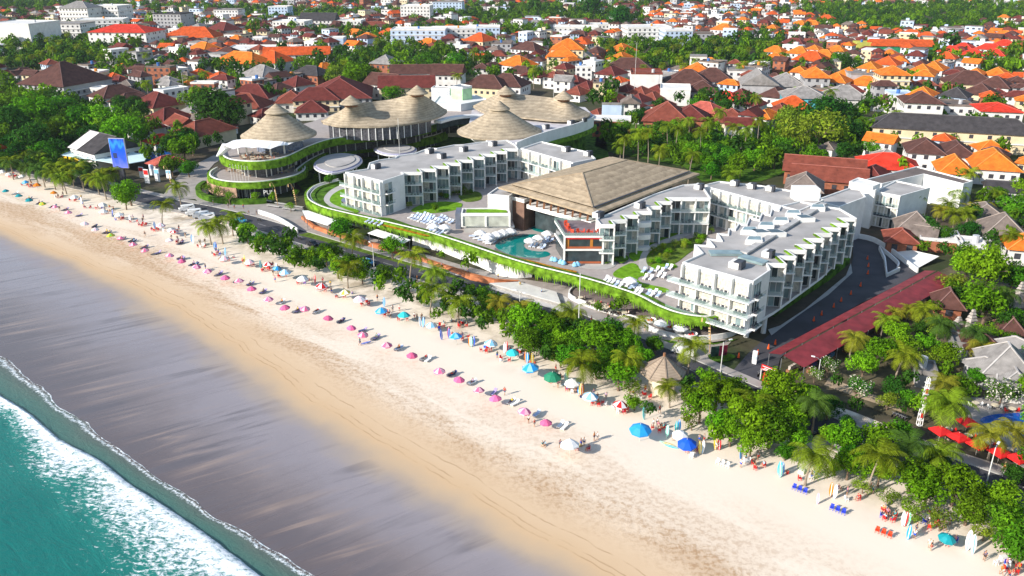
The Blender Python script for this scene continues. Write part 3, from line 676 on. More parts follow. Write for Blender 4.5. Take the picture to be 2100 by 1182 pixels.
# ---- lobby pavilion with the big hipped timber roof
ZE = 16.0; ZT = 21.0
Lc, Fc, Rc, Bc = [G(x, y, ZE) for x, y in ((1022, 384), (1220, 440), (1435, 356), (1250, 321.5))]
A1, A2 = G(1194, 355, ZT), G(1285, 328.6, ZT)
lob = thing('lobby_pavilion', 'open hotel lobby under a huge brown hipped timber roof', 'pavilion', (Fc.x-6, Fc.y+22, 0)); landmark('the big brown lobby roof', (Lc+Rc)/2)
m = MB()
def sub(a, b, k): return a+(b-a)*k
# two stepped tiers: outer apron, gap, then the main roof
k1 = .17
tier = [sub(p, q, k1) for p, q in ((Lc, A1), (Fc, A1), (Rc, A2), (Bc, A2))]
dn = Vector((0, 0, -.22))
lo = [Lc, Fc, Rc, Bc]
for i in range(4): m.quad(lo[i]+Vector((0, 0, 0)), lo[(i+1) % 4], tier[(i+1) % 4]+dn, tier[i]+dn)
t2 = [p+Vector((0, 0, .12))+(p-(A1+A2)/2)*.012 for p in tier]
m.quad(t2[0], t2[1], A1, A1); m.v[-1] = tuple(A1+Vector((0, 0, .01)))
m.f.pop(); m.m.pop(); k = len(m.v)-4; m.f.append((k, k+1, k+2)); m.m.append(0)
m.quad(t2[1], t2[2], A2, A1); m.add([t2[2], t2[3], A2], ((0, 1, 2),)); m.quad(t2[3], t2[0], A1, A2)
und = [p+Vector((0, 0, -.5)) for p in lo]
for i in range(4): m.quad(lo[i], und[i], und[(i+1) % 4], lo[(i+1) % 4])
m.quad(und[3], und[2], und[1], und[0], 1)
rf_ = m.build('timber_roof', [SHINGLE, WOOD], lob)
g = MB()
for p, q in ((t2[1], A1), (A1, A2), (t2[0], A1), (t2[2], A2)): g.bar(p+Vector((0, 0, .06)), q+Vector((0, 0, .06)), .35, .16)
g.build('hip_ridge', M('weathered_ridge', (.36, .28, .195), .9), rf_)
g = MB(); p, q = t2[1]+Vector((0, 0, -.05)), t2[2]+Vector((0, 0, -.05)); g.bar(p+Vector((.25, -.25, 0)), q+Vector((.25, -.25, 0)), .5, .12); g.build('roof_gap_shade', DARKM, rf_)  # dark bar stands in for the shade in the open step between tiers
cx = (Lc+Fc+Rc+Bc)/4
m = MB(); hall = [cx+(p-cx)*.72 for p in lo]; m.prism(hall, 4.9, 15.4); m.build('glass_hall', PANED, lob)
m = MB(); a, b = G(1080, 421, 12.5), G(1212, 457, 12.5); u = (b-a).normalized(); nn = Vector((u.y, -u.x, 0))
m.prism([a, b, b-nn*6, a-nn*6], 11.6, 12.7); m.build('balcony_beam', WHITE, lob)
for k in range(9):
    p = a+(b-a)*((k+.5)/9); m = MB(); m.bar((p.x, p.y, 12.7), (p.x-nn.x*.4, p.y-nn.y*.4, 15.5), .5, .5); m.build('roof_bracket', WOOD, lob)
m = MB(); p = a+(b-a)*.5-nn*4.4; m.bar((a.x-nn.x*4, a.y-nn.y*4, 8.5), (b.x-nn.x*4, b.y-nn.y*4, 8.5), 1, 6.5); m.build('dark_screen', PANED, lob)
m = MB(); p = G(1216, 462, 5); m.box((p.x+1.5, p.y+3, 9.2), (4.2, 4, 8.4), .7); m.build('white_pier', WHITE, lob)
# white volume, glass house with the grass roof
gh = thing('glass_garden_house', 'glass pavilion with a bright grass roof above the pool loungers', 'pavilion', G(1000, 470, 5)); gh.location.z = 5; landmark('the grass-roofed glass pavilion', gh.location)
P = W2([(945, 438), (1047, 438), (1043, 426), (948, 427)], 10.6)
roof_plate(gh, P, 10.6, 'roof', PAVE, .8, .4)
m = MB(); Q = W2([(956, 434), (1040, 434), (1037, 428.5), (957, 428.5)], 10.6); m.prism(Q, 10.24, 10.5); m.build('grass_roof', GRASS, gh)
cz = sum(P, Vector())/4; Pi = [cz+(p-cz)*.93 for p in P]; m = MB(); m.prism(Pi, 6.9, 9.8); m.build('glass_hall', M('pale_glass', (.42, .44, .38), .15, .3, .5, spec=.6), gh)
m = MB(); Q = W2([(948, 463), (1055, 464), (1050, 450), (952, 450)], 6.8); m.prism(Q, 6.3, 6.88); m.build('floor_slab', WHITE, gh)
m = MB(); Q = [sum(P, Vector())/4+(p-cz)*.88 for p in P]; m.prism(Q, 5.0, 6.3); m.build('base_wall', CONC, gh)
for k in (0, .5, 1):
    p = P[0]+(P[1]-P[0])*k; p = cz+(p-cz)*.96; m = MB(); m.box((p.x, p.y, 8.3), (.5, .5, 3)); m.build('post', WHITE, gh)
m = MB(); p = G(951, 468, 5); m.box((p.x-1.5, p.y+2, 7.2), (1.4, 6, 4.4), 0); m.build('side_wall', M('slate_wall', (.13, .15, .2), .7), gh)
t = block('white_hall', 'tall cream windowless hall behind the grass-roofed pavilion', 'hall', [(1000, 398), (1044, 402), (1066, 388), (1020, 384)], 4.9, 14.6, WHITE)
t = block('brown_stone_hall', 'brown stone-clad hall under the corner of the timber roof', 'hall', [(1046, 402), (1075, 410), (1110, 395), (1075, 388)], 4.9, 13.8, M('brown_stone', (.16, .095, .07), .8, .3, .5))
# ---- pool bar
pb = thing('pool_bar', 'two-storey timber and glass pool bar with red chairs on its roof terrace', 'bar', G(1195, 530, 5)); landmark('the pool bar', pb.location)
ZP = 12.4
P = W2([(1158, 484), (1238, 484), (1222, 452), (1137, 452)], ZP); cz = sum(P, Vector())/4
m = MB(); m.prism(P, ZP-.5, ZP, 0, 1); m.build('terrace_floor', [WHITE, M('plum_paving', (.20, .165, .185), .8)], pb)
m = MB(); m.wall(ccw([Vector((p.x, p.y, 0)) for p in P]), ZP+.003, ZP+.75, .12, 0, True); m.build('balustrade', BAL, pb)
Pi = [cz+(p-cz)*.93 for p in P]
m = MB(); m.prism(Pi, 5.0, ZP-.5); m.build('glass_wall', PANED, pb)
m = MB(); m.prism([cz+(p-cz)*1.0 for p in P], 8.55, 8.95); m.build('floor_slab', WHITE, pb)
f0, f1 = Pi[0], Pi[1]; u = (f1-f0).normalized(); nn = Vector((u.y, -u.x, 0))
m = MB(); m.bar(f0+nn*.15+Vector((0, 0, 11.65-ZP)), f1+nn*.15+Vector((0, 0, 11.65-ZP)), .25, .35); m.build('red_fascia', REDP, pb)
for k, w in ((.02, .7), (.68, .7)):
    p = f0+(f1-f0)*k; m = MB(); m.prism([p, p+u*w, p+u*w+nn*.1, p+nn*.1], 8.96, 11.4); m.build('timber_panel', M('orange_timber', (.42, .17, .03), .6), pb)
for z in (9.05, 5.2):
    m = MB(); m.bar(f0+nn*.12+Vector((0, 0, z+.25-ZP)), f1+nn*.12+Vector((0, 0, z+.25-ZP)), .12, .5); m.build('timber_rail', M('red_timber', (.36, .10, .04), .6), pb)
for k in (0.0, 1.0):
    p = P[0]+(P[1]-P[0])*k; m = MB(); m.box((p.x, p.y+.2, 8.45), (.45, .45, 6.9)); m.build('corner_post', WHITE, pb)
# reception/bar counters and planter in front
sheet('bar_terrace', [(1148, 530), (1160, 524), (1235, 530), (1262, 538), (1258, 548), (1235, 553), (1200, 550), (1160, 541)], 5.06, CONC, pod)

# ---- white blocks and ramp side
wb = block('white_office_block', 'white three-storey block with glazed bands beside the right saw-tooth wing', 'building', [(1793, 392), (1847, 402), (1908, 385), (1837, 370)], -.1, 10.4, WHITE, [(0, 1, 3, 4, .25, 'curtain')]); landmark('the white three-storey block', wb.location)
block('white_stair_tower', 'white stair tower joined to the three-storey block', 'tower', [(1765, 385), (1795, 391), (1803, 381), (1772, 376)], -.1, 11.6, WHITE)
block('link_building', 'low grey flat-roofed link between the hotel wing and white block', 'building', [(1672, 410), (1722, 424), (1776, 404), (1766, 388), (1742, 385)], -.1, 12.2, WHITE)
block('white_annex', 'bright white flat annex behind the stair tower', 'building', [(1742, 372), (1790, 383), (1806, 376), (1760, 364)], -.1, 12.5, WHITE, roofm=WHITE)
lsh = block('flat_roofed_block', 'L-shaped block with a stained grey-brown flat roof and white fascia', 'building', [(1775, 368), (1809, 377), (1895, 357), (1976, 377), (1996, 371), (1881, 341)], -.1, 9.0, WHITE, roofm=M('stained_roof', (.155, .125, .115), .9, .35, .15)); landmark('the L-shaped flat-roofed block', lsh.location)

# ramp road, market street
ramp_px = [(1535, 724), (1580, 684), (1625, 655), (1700, 602), (1742, 566), (1750, 525), (1748, 494), (1764, 486), (1800, 498), (1850, 528), (1885, 560), (1840, 585), (1760, 625), (1690, 668), (1630, 705), (1600, 735), (1590, 775), (1540, 795), (1490, 775)]
RA = sheet('ramp_road', ramp_px, .045, ASPH, None, sm=False, th=.0); structure(RA)
gp = sheet('ramp_kerb', [(1575, 676), (1600, 668), (1650, 635), (1735, 565), (1745, 540), (1748, 560), (1700, 604), (1640, 645), (1582, 688)], .15, CONC, None, sm=False); structure(gp)
hg = MB(); hl = W2([(1588, 650), (1640, 615), (1700, 575), (1742, 540)], 0); hg.wall([Vector((p.x, p.y, 0)) for p in hl], -.1, 1.5, 2.4); tag(hg.build('hedge', HEDGE), 'dark clipped hedge along the foot of the right saw-tooth wing', 'hedge')
def lowwall(label, px, h, mat=WHITE, th=.35, name='low_wall', z0=-.1, sm=True):
    L_ = W2(px, 0); L_ = smooth(L_, 4) if sm else L_; m = MB(); m.wall([Vector((p.x, p.y, 0)) for p in L_], z0, h, th); return tag(m.build(name, mat), label, 'wall')
lowwall('white curved retaining wall on the outside of the ramp', [(1750, 488), (1790, 497), (1830, 522), (1868, 552), (1880, 560)], 1.4)
lowwall('white wall dividing the two lanes of the ramp', [(1801, 512), (1812, 535), (1817, 570), (1845, 557)], 1.1, sm=False)
lowwall('short white wall beside the planted island of the ramp', [(1803, 512), (1825, 530), (1840, 545), (1838, 553)], 1.1)
m = MB(); q = W2([(1815, 510), (1924, 538), (1878, 553), (1850, 527)], 0); m.quad(*[Vector((p.x, p.y, .06+z)) for p, z in zip(q, (1.2, 1.6, 0, 0))]); tag(m.build('sloped_retaining_wall', WHITE), 'broad white sloping bank above the curved ramp', 'wall')

# pavements and front of the podium
def gsheet(name, px, z, mat, sm=False): return structure(sheet(name, px, z, mat, None, 4, sm, .0))
gsheet('forecourt', [(400, 408), (440, 405), (620, 425), (632, 445), (700, 468), (800, 500), (860, 518), (950, 545), (1060, 571), (1160, 585), (1330, 655), (1500, 700), (1450, 755), (1380, 735), (1154, 640), (1062, 610), (930, 574), (800, 538), (680, 500), (560, 463), (420, 425)], .02, PAVE)
U = W2([(617, 443.7), (640.5, 463), (673, 473), (713, 484), (762, 499), (810.5, 513), (859, 528), (907.6, 544), (940, 554), (965, 563), (1013, 574.5), (1062, 577)], .9)
D = W2([(618, 449), (640.5, 469), (673, 482), (713, 493), (762, 508), (810.5, 521), (859, 535), (908, 551.6), (940, 564), (965, 575), (1013, 585.5), (1062, 580)], .1)
m = MB(); m.strip(D, U); m.strip(U, [p+Vector((.5, .8, 0)) for p in U]); tag(m.build('brick_planter', BRICKP), 'long orange-brown brick bank between the street and the hotel podium', 'planter wall'); 
gsheet('verge', [(612, 482), (640, 475), (673, 484), (713, 496), (762, 511), (810, 524), (859, 538), (908, 555), (960, 578), (1000, 588), (960, 578), (930, 570), (800, 534), (720, 511), (660, 494)], .06, VERGE)
# broad white steps to the street
T0, T1 = G(1065, 578, .9), G(1141, 599, .9); B0, B1 = G(996, 588, 0), G(1151, 633, 0)
st = MB()
for k in range(6):
    a0, a1 = lerp(T0, B0, k*.075), lerp(T1, B1, k*.075); z = .9-k*.15; st.prism([Vector((p.x, p.y, 0)) for p in (a0, a1, lerp(T1, B1, .9), lerp(T0, B0, .9))], -.1, z)
stp = st.build('entrance_steps', M('white_stone', (.62, .60, .57), .7, .1, .6)); tag(stp, 'broad white stone steps from the street up to the hotel entrance', 'steps')
gsheet('step_landing', [(996, 588), (1065, 578), (1140, 598), (1165, 612), (1154, 640), (1060, 611)], .05, M('pale_paving', (.5, .48, .46), .7, .1, .5))
# terrace restaurant at the corner
tr = thing('terrace_restaurant', 'oval open-air restaurant terrace with a white rim below the right saw-tooth wing', 'terrace', G(1410, 680, 0)); landmark('the oval restaurant terrace', tr.location)
tp = smooth(W2([(1165, 610), (1210, 632), (1270, 650), (1310, 662), (1330, 678), (1370, 692), (1410, 699), (1460, 698), (1500, 690), (1520, 675), (1510, 662), (1470, 650), (1400, 645), (1330, 630), (1250, 600), (1190, 590)], 0), 4, True)
m = MB(); m.prism([Vector((p.x, p.y, 0)) for p in tp], -.1, .7, 0, 1); m.build('floor', [WHITE, M('terrace_tile', (.20, .17, .16), .8, .2, .8)], tr)
m = MB(); cp = ccw([Vector((p.x, p.y, 0)) for p in tp]); m.wall(cp, .7, 1.15, .35, 0, True); m.build('rim_wall', WHITE, tr)
gsheet('hedge_bed', [(1290, 672), (1320, 690), (1370, 703), (1420, 708), (1470, 706), (1515, 694), (1500, 700), (1460, 703), (1400, 702), (1350, 695)], .1, HEDGE)
# ================================================================ mall
ml = thing('shopping_mall', 'curving shopping mall with thatched cone roofs and planted green terraces', 'shopping mall', G(600, 380, 0)); landmark('the thatched mall', G(700, 300, 0))
def terrace(front, back, z, zb, hg=1.3, floor=DECK, rec=4.5, glass=None, closed=False):
    P = [Vector((p.x, p.y, 0)) for p in front+back]; m = MB(); m.prism(P, z-.6, z, 0, 1); m.build('terrace_floor', [WHITE, floor], ml)
    f = [Vector((p.x, p.y, 0)) for p in front]; m = MB(); m.wall(f[::-1], z-hg, z+.7, .8); m.build('living_wall', GREEN, ml)
    m = MB(); m.wall(f, z+.02, z+1.0, .38); m.build('parapet', WHITE, ml); m = MB(); m.wall(offset(f, 1.0), z+.01, z+.5, .16); m.build('planter_kerb', WHITE, ml)
    m = MB(); m.wall(offset(f, .2), z+.01, z+.3, .8); m.build('gutter', CONC, ml)
    m = MB(); m.wall(offset(f, rec), zb, z-.6, .3); m.build('shopfront', glass or SHOPM, ml); frames(offset(f, rec), zb, z-.62)
def circ(c, r, n=40, a0=0, a1=2*pi, e=1.0): return [Vector((c.x+r*cos(lerp(a0, a1, i/n)), c.y+r*e*sin(lerp(a0, a1, i/n)), c.z)) for i in range(n+1)]
SHOPM = M('mottled_shopfront', (.085, .085, .095), .3, .55, 1.6)  # dark glass mottled at random for mixed shop interiors
def frames(ln, z0, z1):
    m = MB(); acc = 0
    for a, b in zip(ln, ln[1:]):
        d = (b-a).length; acc += d
        if acc > 2.4: acc = 0; n_ = Vector((b.y-a.y, a.x-b.x, 0)).normalized()*.1; m.box((a.x+n_.x, a.y+n_.y, (z0+z1)/2), (.28, .28, z1-z0))
    m.build('shopfront_frame', WHITE, ml)
LZ, UZ, RZ = 5.4, 11.4, 16.6
c1 = G(530, 354, LZ); r1 = 95/scale_at(c1)
terrace(circ(c1, r1, 44, pi*.92, 2*pi+.35), [], LZ, -.1, 1.4)
upf = smooth(W2([(455, 306), (453, 315), (461, 327), (482, 333.7), (519, 336.2), (556, 333.7), (587, 326.3), (612, 315), (630, 306), (664, 293.5), (689, 288), (737, 282), (802, 275.8), (850, 269.3), (883, 262), (907, 253), (931, 248.5), (972, 246.6)], UZ), 3)
terrace(upf, W2([(972, 225), (900, 212), (700, 228), (640, 250), (560, 270), (480, 290)], UZ), UZ, LZ, 1.9, rec=5.5)
lof = smooth(W2([(610, 352), (640, 330), (690, 309), (760, 299), (830, 294), (890, 282), (915, 272)], LZ), 3)
terrace(lof, W2([(915, 255), (800, 275), (660, 295)], LZ), LZ, -.1, 2.4, floor=GRASS)
for x, y, z in [(475, 344, LZ), (497, 352, LZ), (548, 353, LZ), (578, 346, LZ), (607, 338, LZ)]:
    p = G(x, y, z); m = MB(); m.cyl((p.x, p.y), .45, z, UZ-.6, 12); m.build('column', WHITE, ml)
for x, y in [(507, 322), (556, 322), (584, 316), (490, 316), (612, 308)]:
    p = G(x, y, UZ); m = MB(); m.cyl((p.x, p.y), .3, UZ, RZ-.3, 10); m.build('column', WHITE, ml)
# ground floor of the round tower
c0 = G(532, 381, 0); m = MB(); m.prism([Vector((p.x, p.y, 0)) for p in circ(Vector((c1.x, c1.y, 0)), r1-5, 36)], -.1, LZ-.6); m.build('ground_floor_glass', SHOPM, ml)
m = MB(); m.wall([Vector((p.x, p.y, 0)) for p in circ(Vector((c1.x, c1.y, 0)), r1+3.5, 30, pi*.95, pi*1.62)][::-1], -.1, 1.7, 1.6); m.build('base_hedge', HEDGE, ml)
m = MB(); m.wall([Vector((p.x, p.y, 0)) for p in circ(Vector((c1.x, c1.y, 0)), r1+.6, 40, pi*1.0, pi*1.45)][::-1], 1.2, 4.4, .5); m.build('timber_screen', M('tan_screen', (.42, .27, .19), .8, .3, 1), ml)
lettering('sign_lettering', 'PULL', G(556, 393, 3.6)+Vector((0, -1.2, 0)), .1, 2.0, WHITE, ml)
# thatched roofs
def loft(name, rings, mat, parent, smooth_=True):
    m = MB(); n = len(rings[0])
    for i in range(len(rings)-1): m.strip(rings[i], rings[i+1], 0, True)
    return m.build(name, mat, parent, smooth_)
def cone_roof(c, R0, zt, rcap, zprof=None, cap=True, e=1.0):
    rings = []
    for k in range(9):
        t = k/8; r = lerp(R0, rcap, t); z = c.z+(zt-c.z)*(t**1.12); rings.append(circ(Vector((c.x, c.y, z)), r, 47, 0, 2*pi*47/48, e))
    under = circ(Vector((c.x, c.y, c.z-.55)), R0-.05, 47, 0, 2*pi*47/48, e); core = circ(Vector((c.x, c.y, c.z-.5)), R0*.5, 47, 0, 2*pi*47/48, e)
    o = loft('thatched_roof', [core, under]+rings, THATCH, ml)
    if cap: capof(o, Vector((c.x, c.y, zt)), rcap)
    return o
def capof(o, p, r, h=3.0):
    m = MB(); m.cyl((p.x, p.y), r*.82, p.z-.8, p.z+.5, 20); m.build('vent_ring', WOOD, o)
    rr_ = r*1.38; loft('roof_cap', [circ(Vector((p.x, p.y, p.z+.15)), rr_*.5, 23, 0, 2*pi*23/24), circ(Vector((p.x, p.y, p.z+.15)), rr_, 23, 0, 2*pi*23/24), circ(Vector((p.x, p.y, p.z+.45)), rr_*.98, 23, 0, 2*pi*23/24), circ(Vector((p.x, p.y, p.z+.3+h)), .08, 23, 0, 2*pi*23/24)], THATCH, o)
cr1 = G(572, 275, RZ); cone_roof(cr1, 76/scale_at(cr1), RZ+7.3, 3.0)
cr4 = G(1024, 268, 15); cone_roof(cr4, 87/scale_at(cr4), 15+7.6, 2.9)
def ridge_roof(stations, zr, caps):
    fr, rd, bk = [], [], []
    for (fx, fy), (rx, ry, rz) in stations:
        f = G(fx, fy, zr); r = G(rx, ry, rz); d = Vector((r.x-f.x, r.y-f.y, 0)); bk.append(Vector((r.x+d.x*.9, r.y+d.y*.9, zr))); fr.append(f); rd.append(r)
    fr, rd, bk = smooth(fr, 4), smooth(rd, 4), smooth(bk, 4)
    m = MB(); N = 7
    for A in (fr, bk):
        prev = None
        for k in range(N+1):
            t = k/N; row = [Vector((lerp(a.x, r.x, t), lerp(a.y, r.y, t), a.z+(r.z-a.z)*(t**1.25))) for a, r in zip(A, rd)]
            if prev: m.strip(prev, row) if A is fr else m.strip(row, prev)
            prev = row
        lo_ = [p+Vector((0, 0, -.6)) for p in A]; m.strip(lo_, A) if A is fr else m.strip(A, lo_)
    m.strip([p+Vector((0, 0, -.6)) for p in bk], [p+Vector((0, 0, -.6)) for p in fr])
    o = m.build('thatched_roof', THATCH, ml, True)
    for x, y, z in caps: capof(o, G(x, y, z), 3.0)
    return o
ridge_roof([((662, 252), (660, 248, 16.8)), ((690, 258), (700, 226, 21.5)), ((715, 259), (720, 214, 24)), ((753, 260), (765, 208.5, 23)), ((802, 258), (802, 204, 23.4)), ((850, 252), (855, 193, 26)), ((891, 243), (886, 206, 22)), ((912, 233), (908, 221, 18)), ((917, 227), (916, 224.5, 16.8))], 16.6, [(720, 214, 24), (856, 193, 26)])
ridge_roof([((971, 219), (970, 217, 16.2)), ((1000, 233), (1012, 197, 20.5)), ((1040, 238), (1037, 193, 22.3)), ((1085, 242), (1078, 194.5, 21.2)), ((1135, 247), (1125, 200, 20.8)), ((1172, 247), (1156, 203, 22)), ((1200, 242), (1190, 221, 18.2)), ((1211, 235), (1211, 233, 16.2))], 16, [(1037, 193, 22.3), (1156, 203, 22)])
m = MB(); f = [Vector((p.x, p.y, 0)) for p in smooth(W2([(668, 259), (705, 261), (753, 263), (802, 261), (850, 255), (893, 245)], 16.4), 3)]; m.wall(offset(f, 2.2), UZ, 16.2, .3); m.build('shopfront', SHOPM, ml); frames(offset(f, 2.2), UZ, 16.1)
m = MB(); m.prism([Vector((p.x, p.y, 0)) for p in circ(cr1, 8, 24)], UZ, RZ-.5); m.build('shopfront', M('blue_grey_glass', (.14, .17, .24), .2, .4, 1.5), ml)
# canvas sail in front of the cone
sv = W2([(454, 300), (478, 306), (516, 304), (553, 306), (590, 298), (624, 290)], RZ-1.2); tv = W2([(478, 288), (500, 286), (530, 287), (560, 287), (590, 284), (612, 281)], RZ+.4)
m = MB(); sa, ta = smooth(sv, 5), smooth(tv, 5)
for i, p in enumerate(sa): p.z += .5*abs(sin(pi*i/5))
m.strip(sa, ta); m.strip([p+Vector((0, 0, -.05)) for p in ta], [p+Vector((0, 0, -.05)) for p in sa]); m.build('canvas_awning', WAVEW, ml)
m = MB(); 
p = G(468, 312, UZ+2); m.tube([(p.x-4, p.y, UZ+.5), (p.x-1, p.y+.5, UZ+3.4), (p.x+2.5, p.y+1, UZ+4.2)], [.3, 1.6, .3], 10); m.build('canvas_shell', WAVEW, ml)
# white curved block at the right end, its flat roof and green skirt
wr = smooth(W2([(1060, 296), (1091, 283.5), (1135, 269.5), (1175, 259), (1205, 249), (1217, 243), (1218, 238)], 14.6), 3); wk = W2([(1200, 220), (1100, 215), (1000, 220), (968, 226), (960, 262), (1000, 290)], 14.6)
m = MB(); m.prism([Vector((p.x, p.y, 0)) for p in wr+wk], 11.0, 14.6, 0, 1); m.build('upper_wall', [WHITE, M('lavender_roof', (.52, .50, .52), .8)], ml)
f = [Vector((p.x, p.y, 0)) for p in wr]; m = MB(); m.wall(f, 14.603, 15.2, .5); m.build('parapet', WHITE, ml)
m = MB(); m.wall(f[::-1], 9.6, 11.2, 1.2); m.build('living_wall', GREEN, ml); m = MB(); m.wall(offset(f, 3), -.1, 11, .4); m.build('lower_wall', HEDGE, ml)
cv = smooth(W2([(905, 250), (930, 243), (960, 239), (1000, 238)], 15), 4); m = MB(); m.wall([Vector((p.x, p.y, 0)) for p in cv], 14.3, 15.2, 3.5); m.build('link_canopy', WHITE, ml); m = MB(); m.wall(offset([Vector((p.x, p.y, 0)) for p in cv], 2), UZ, 14.3, .3); m.build('shopfront', PANED, ml)
for x, y in [(1170, 253), (1195, 248), (1118, 262)]: hvac(x, y, 15, label='small rooftop cooling unit on the white curved end of the mall')
t = block('white_plant_block', 'white flat-roofed plant block with dark louvres behind the thatched mall', 'building', [(888, 212), (945, 214), (1000, 204), (975, 194), (900, 197)], -.1, 14.5, WHITE, roofm=WHITE)
t = block('green_tower_block', 'pale green tower with a darker green side behind the thatched mall', 'building', [(924, 177), (948, 179), (968, 176), (945, 172)], -.1, 20, M('pale_green_paint', (.40, .62, .36), .8), roofm=STEEL); landmark('the pale green tower', t.location)
t = block('white_slatted_block', 'white slatted screen block left of the pale green tower', 'building', [(884, 180), (922, 182), (925, 178), (890, 176)], -.1, 17, M('slatted_metal', (.5, .52, .56), .6, .3, 3))
def disc(label, px, z, hs):
    P = smooth(W2(px, z), 4, True); c = sum(P, Vector())/len(P); t = thing('disc_pavilion', label, 'pavilion', (c.x, c.y, 0)); m = MB()
    Pv = [Vector((p.x, p.y, 0)) for p in P]; m.prism(Pv, z-.5, z, 0, 1); m.build('roof_disc', [WHITE, M('lilac_metal', (.42, .41, .50), .5)], t)
    c0_ = Vector((c.x, c.y, 0)); m = MB(); m.prism([c0_+(p-c0_)*.9 for p in Pv], z+.003, z+.4, 0, 1); m.build('upper_disc', [M('lilac_rim', (.36, .36, .48), .5), ROOFG], t)
    m = MB(); m.prism([c0_+(p-c0_)*.62+Vector((.5, .8, 0)) for p in Pv], z+.403, z+.65, 0, 0); m.build('crown_disc', ROOFG, t)
    for a in range(5):
        q = c0_+(Pv[int(a*len(Pv)/5)]-c0_)*.8; m = MB(); m.cyl((q.x, q.y), .25, -.1, z-.5, 10); m.build('column', WHITE, t)
disc('large grey oval disc roof between the round mall and the hotel', [(643, 340), (651, 349), (674, 356), (702, 352), (726, 344), (741, 334), (742, 326), (730, 318), (701, 314.6), (670, 319), (650, 329)], 8, 5)
disc('smaller grey disc roof behind the left saw-tooth hotel wing', [(766, 306), (778, 314), (800, 318.5), (825, 318), (848, 313), (855, 306), (842, 300), (812, 297), (782, 299)], 7.5, 5)
# ================================================================ vegetation
BARK = M('bark', (.17, .12, .085), .9, .3, 3)
PBARK = M('palm_bark', (.27, .22, .17), .9, .25, 4)
LEAF = {'bright': leafmat('bright_leaves', (.125, .29, .010), .5, .3, .35, .02), 'mid': leafmat('mid_leaves', (.075, .20, .010), .5, .35, .35, .03), 'dark': leafmat('dark_leaves', (.032, .11, .013), .45), 'olive': leafmat('olive_leaves', (.15, .23, .018), .45), 'pale': leafmat('pale_leaves', (.20, .30, .025), .45)}
PLEAF = {'green': leafmat('palm_fronds', (.155, .225, .014), .4, .25, .3), 'yellow': leafmat('yellow_palm_fronds', (.215, .225, .02), .3, .15, .3), 'dark': leafmat('dark_palm_fronds', (.055, .115, .018), .3, .2, .3)}
FLOW = leafmat('white_blossom', (.75, .72, .60), .15, .1, .2)
def crown_mesh(seed, n, rad, zc, flat=.72, blobs=11, leaf=.62, open_=0.0, flowers=0):
    r = random.Random(seed); B = []
    for i in range(blobs):
        a = r.uniform(0, 2*pi); e = r.uniform(-.75, 1); rr = (r.random()**.5)*.72
        B.append((Vector((cos(a)*rr*rad, sin(a)*rr*rad, zc+e*rad*flat*.62*(1-rr*.5))), rad*r.uniform(.30, .50)))
    B.append((Vector((0, 0, zc+rad*flat*.25)), rad*.55))
    m = MB(); tot = sum(b[1]**2 for b in B)
    for c, br in B:
        for k in range(int(n*br*br/tot)):
            d = Vector((r.gauss(0, 1), r.gauss(0, 1), r.gauss(.25, 1))).normalized(); q = c+d*br*(r.uniform(.55, 1.06)**.6)
            q.z = max(q.z, zc-rad*flat*.85)
            if open_ and mnoise.noise(q*.55+Vector((seed, 0, 0))) < open_-.5: continue
            nn = (d+Vector((r.gauss(0, .45), r.gauss(0, .45), r.gauss(.15, .4)))).normalized(); x = nn.cross(Vector((r.gauss(0, 1), r.gauss(0, 1), r.gauss(0, 1)))).normalized(); y = nn.cross(x)
            s = leaf*r.uniform(.55, 1.25); w = s*.5
            m.add([q-x*s*.5-y*w*.15, q-x*s*.1-y*w*.5, q+x*s*.5+y*w*.1, q-x*.05*s+y*w*.5], ((0, 1, 2, 3),), 1 if flowers and r.random() < flowers else 0)
    return m
def tree_proto(name, cat, seed, mat, n=1500, blobs=11, flat=.72, leaf=.62, open_=0.0, flowers=0, trunk=1.0):
    t = thing(name, 'x', cat); r = random.Random(seed+99); R0 = 3.5; zc = 3.9
    m = MB(); b = Vector((0, 0, -.1)); top = Vector((r.uniform(-.3, .3), r.uniform(-.3, .3), 2.5)); m.tube([b, Vector((top.x*.3, top.y*.5, 1.2)), top], [.26*trunk, .19*trunk, .15*trunk], 7)
    for k in range(5):
        a = 2*pi*k/5+r.uniform(-.4, .4); e = top+Vector((cos(a)*R0*.62, sin(a)*R0*.62, r.uniform(.9, 2.2))); m.tube([top-Vector((0, 0, r.uniform(0, .9))), (top+e)/2+Vector((0, 0, .2)), e], [.12*trunk, .08*trunk, .03], 5)
    m.build('trunk', BARK, t); crown_mesh(seed, n, R0, zc, flat, blobs, leaf, open_, flowers).build('crown', [mat, FLOW], t)
    return t
TP = {}
for k, (mat, n, bl, fl, lf, op) in {'bright': ('bright', 1900, 13, .72, .55, .1), 'bright2': ('bright', 1900, 10, .85, .55, .15), 'mid': ('mid', 1700, 12, .7, .58, .1), 'mid2': ('mid', 1600, 9, .9, .6, .15), 'dark': ('dark', 1600, 11, .8, .62, .05), 'dark2': ('dark', 1500, 13, .65, .62, .1), 'olive': ('olive', 1200, 10, .8, .55, .3), 'sparse': ('pale', 520, 9, .8, .5, .32), 'pale': ('pale', 1400, 11, .75, .55, .15)}.items():
    TP[k] = tree_proto('broadleaf_tree', 'tree', sum(map(ord, k)), LEAF[mat], int(n*1.4), bl+2, fl, lf, op)
TP['flower'] = tree_proto('frangipani_tree', 'tree', 321, LEAF['mid'], 1300, 10, .7, .55, .1, .22)
TP['young'] = tree_proto('young_street_tree', 'tree', 77, LEAF['bright'], 700, 7, .45, .5, .1)
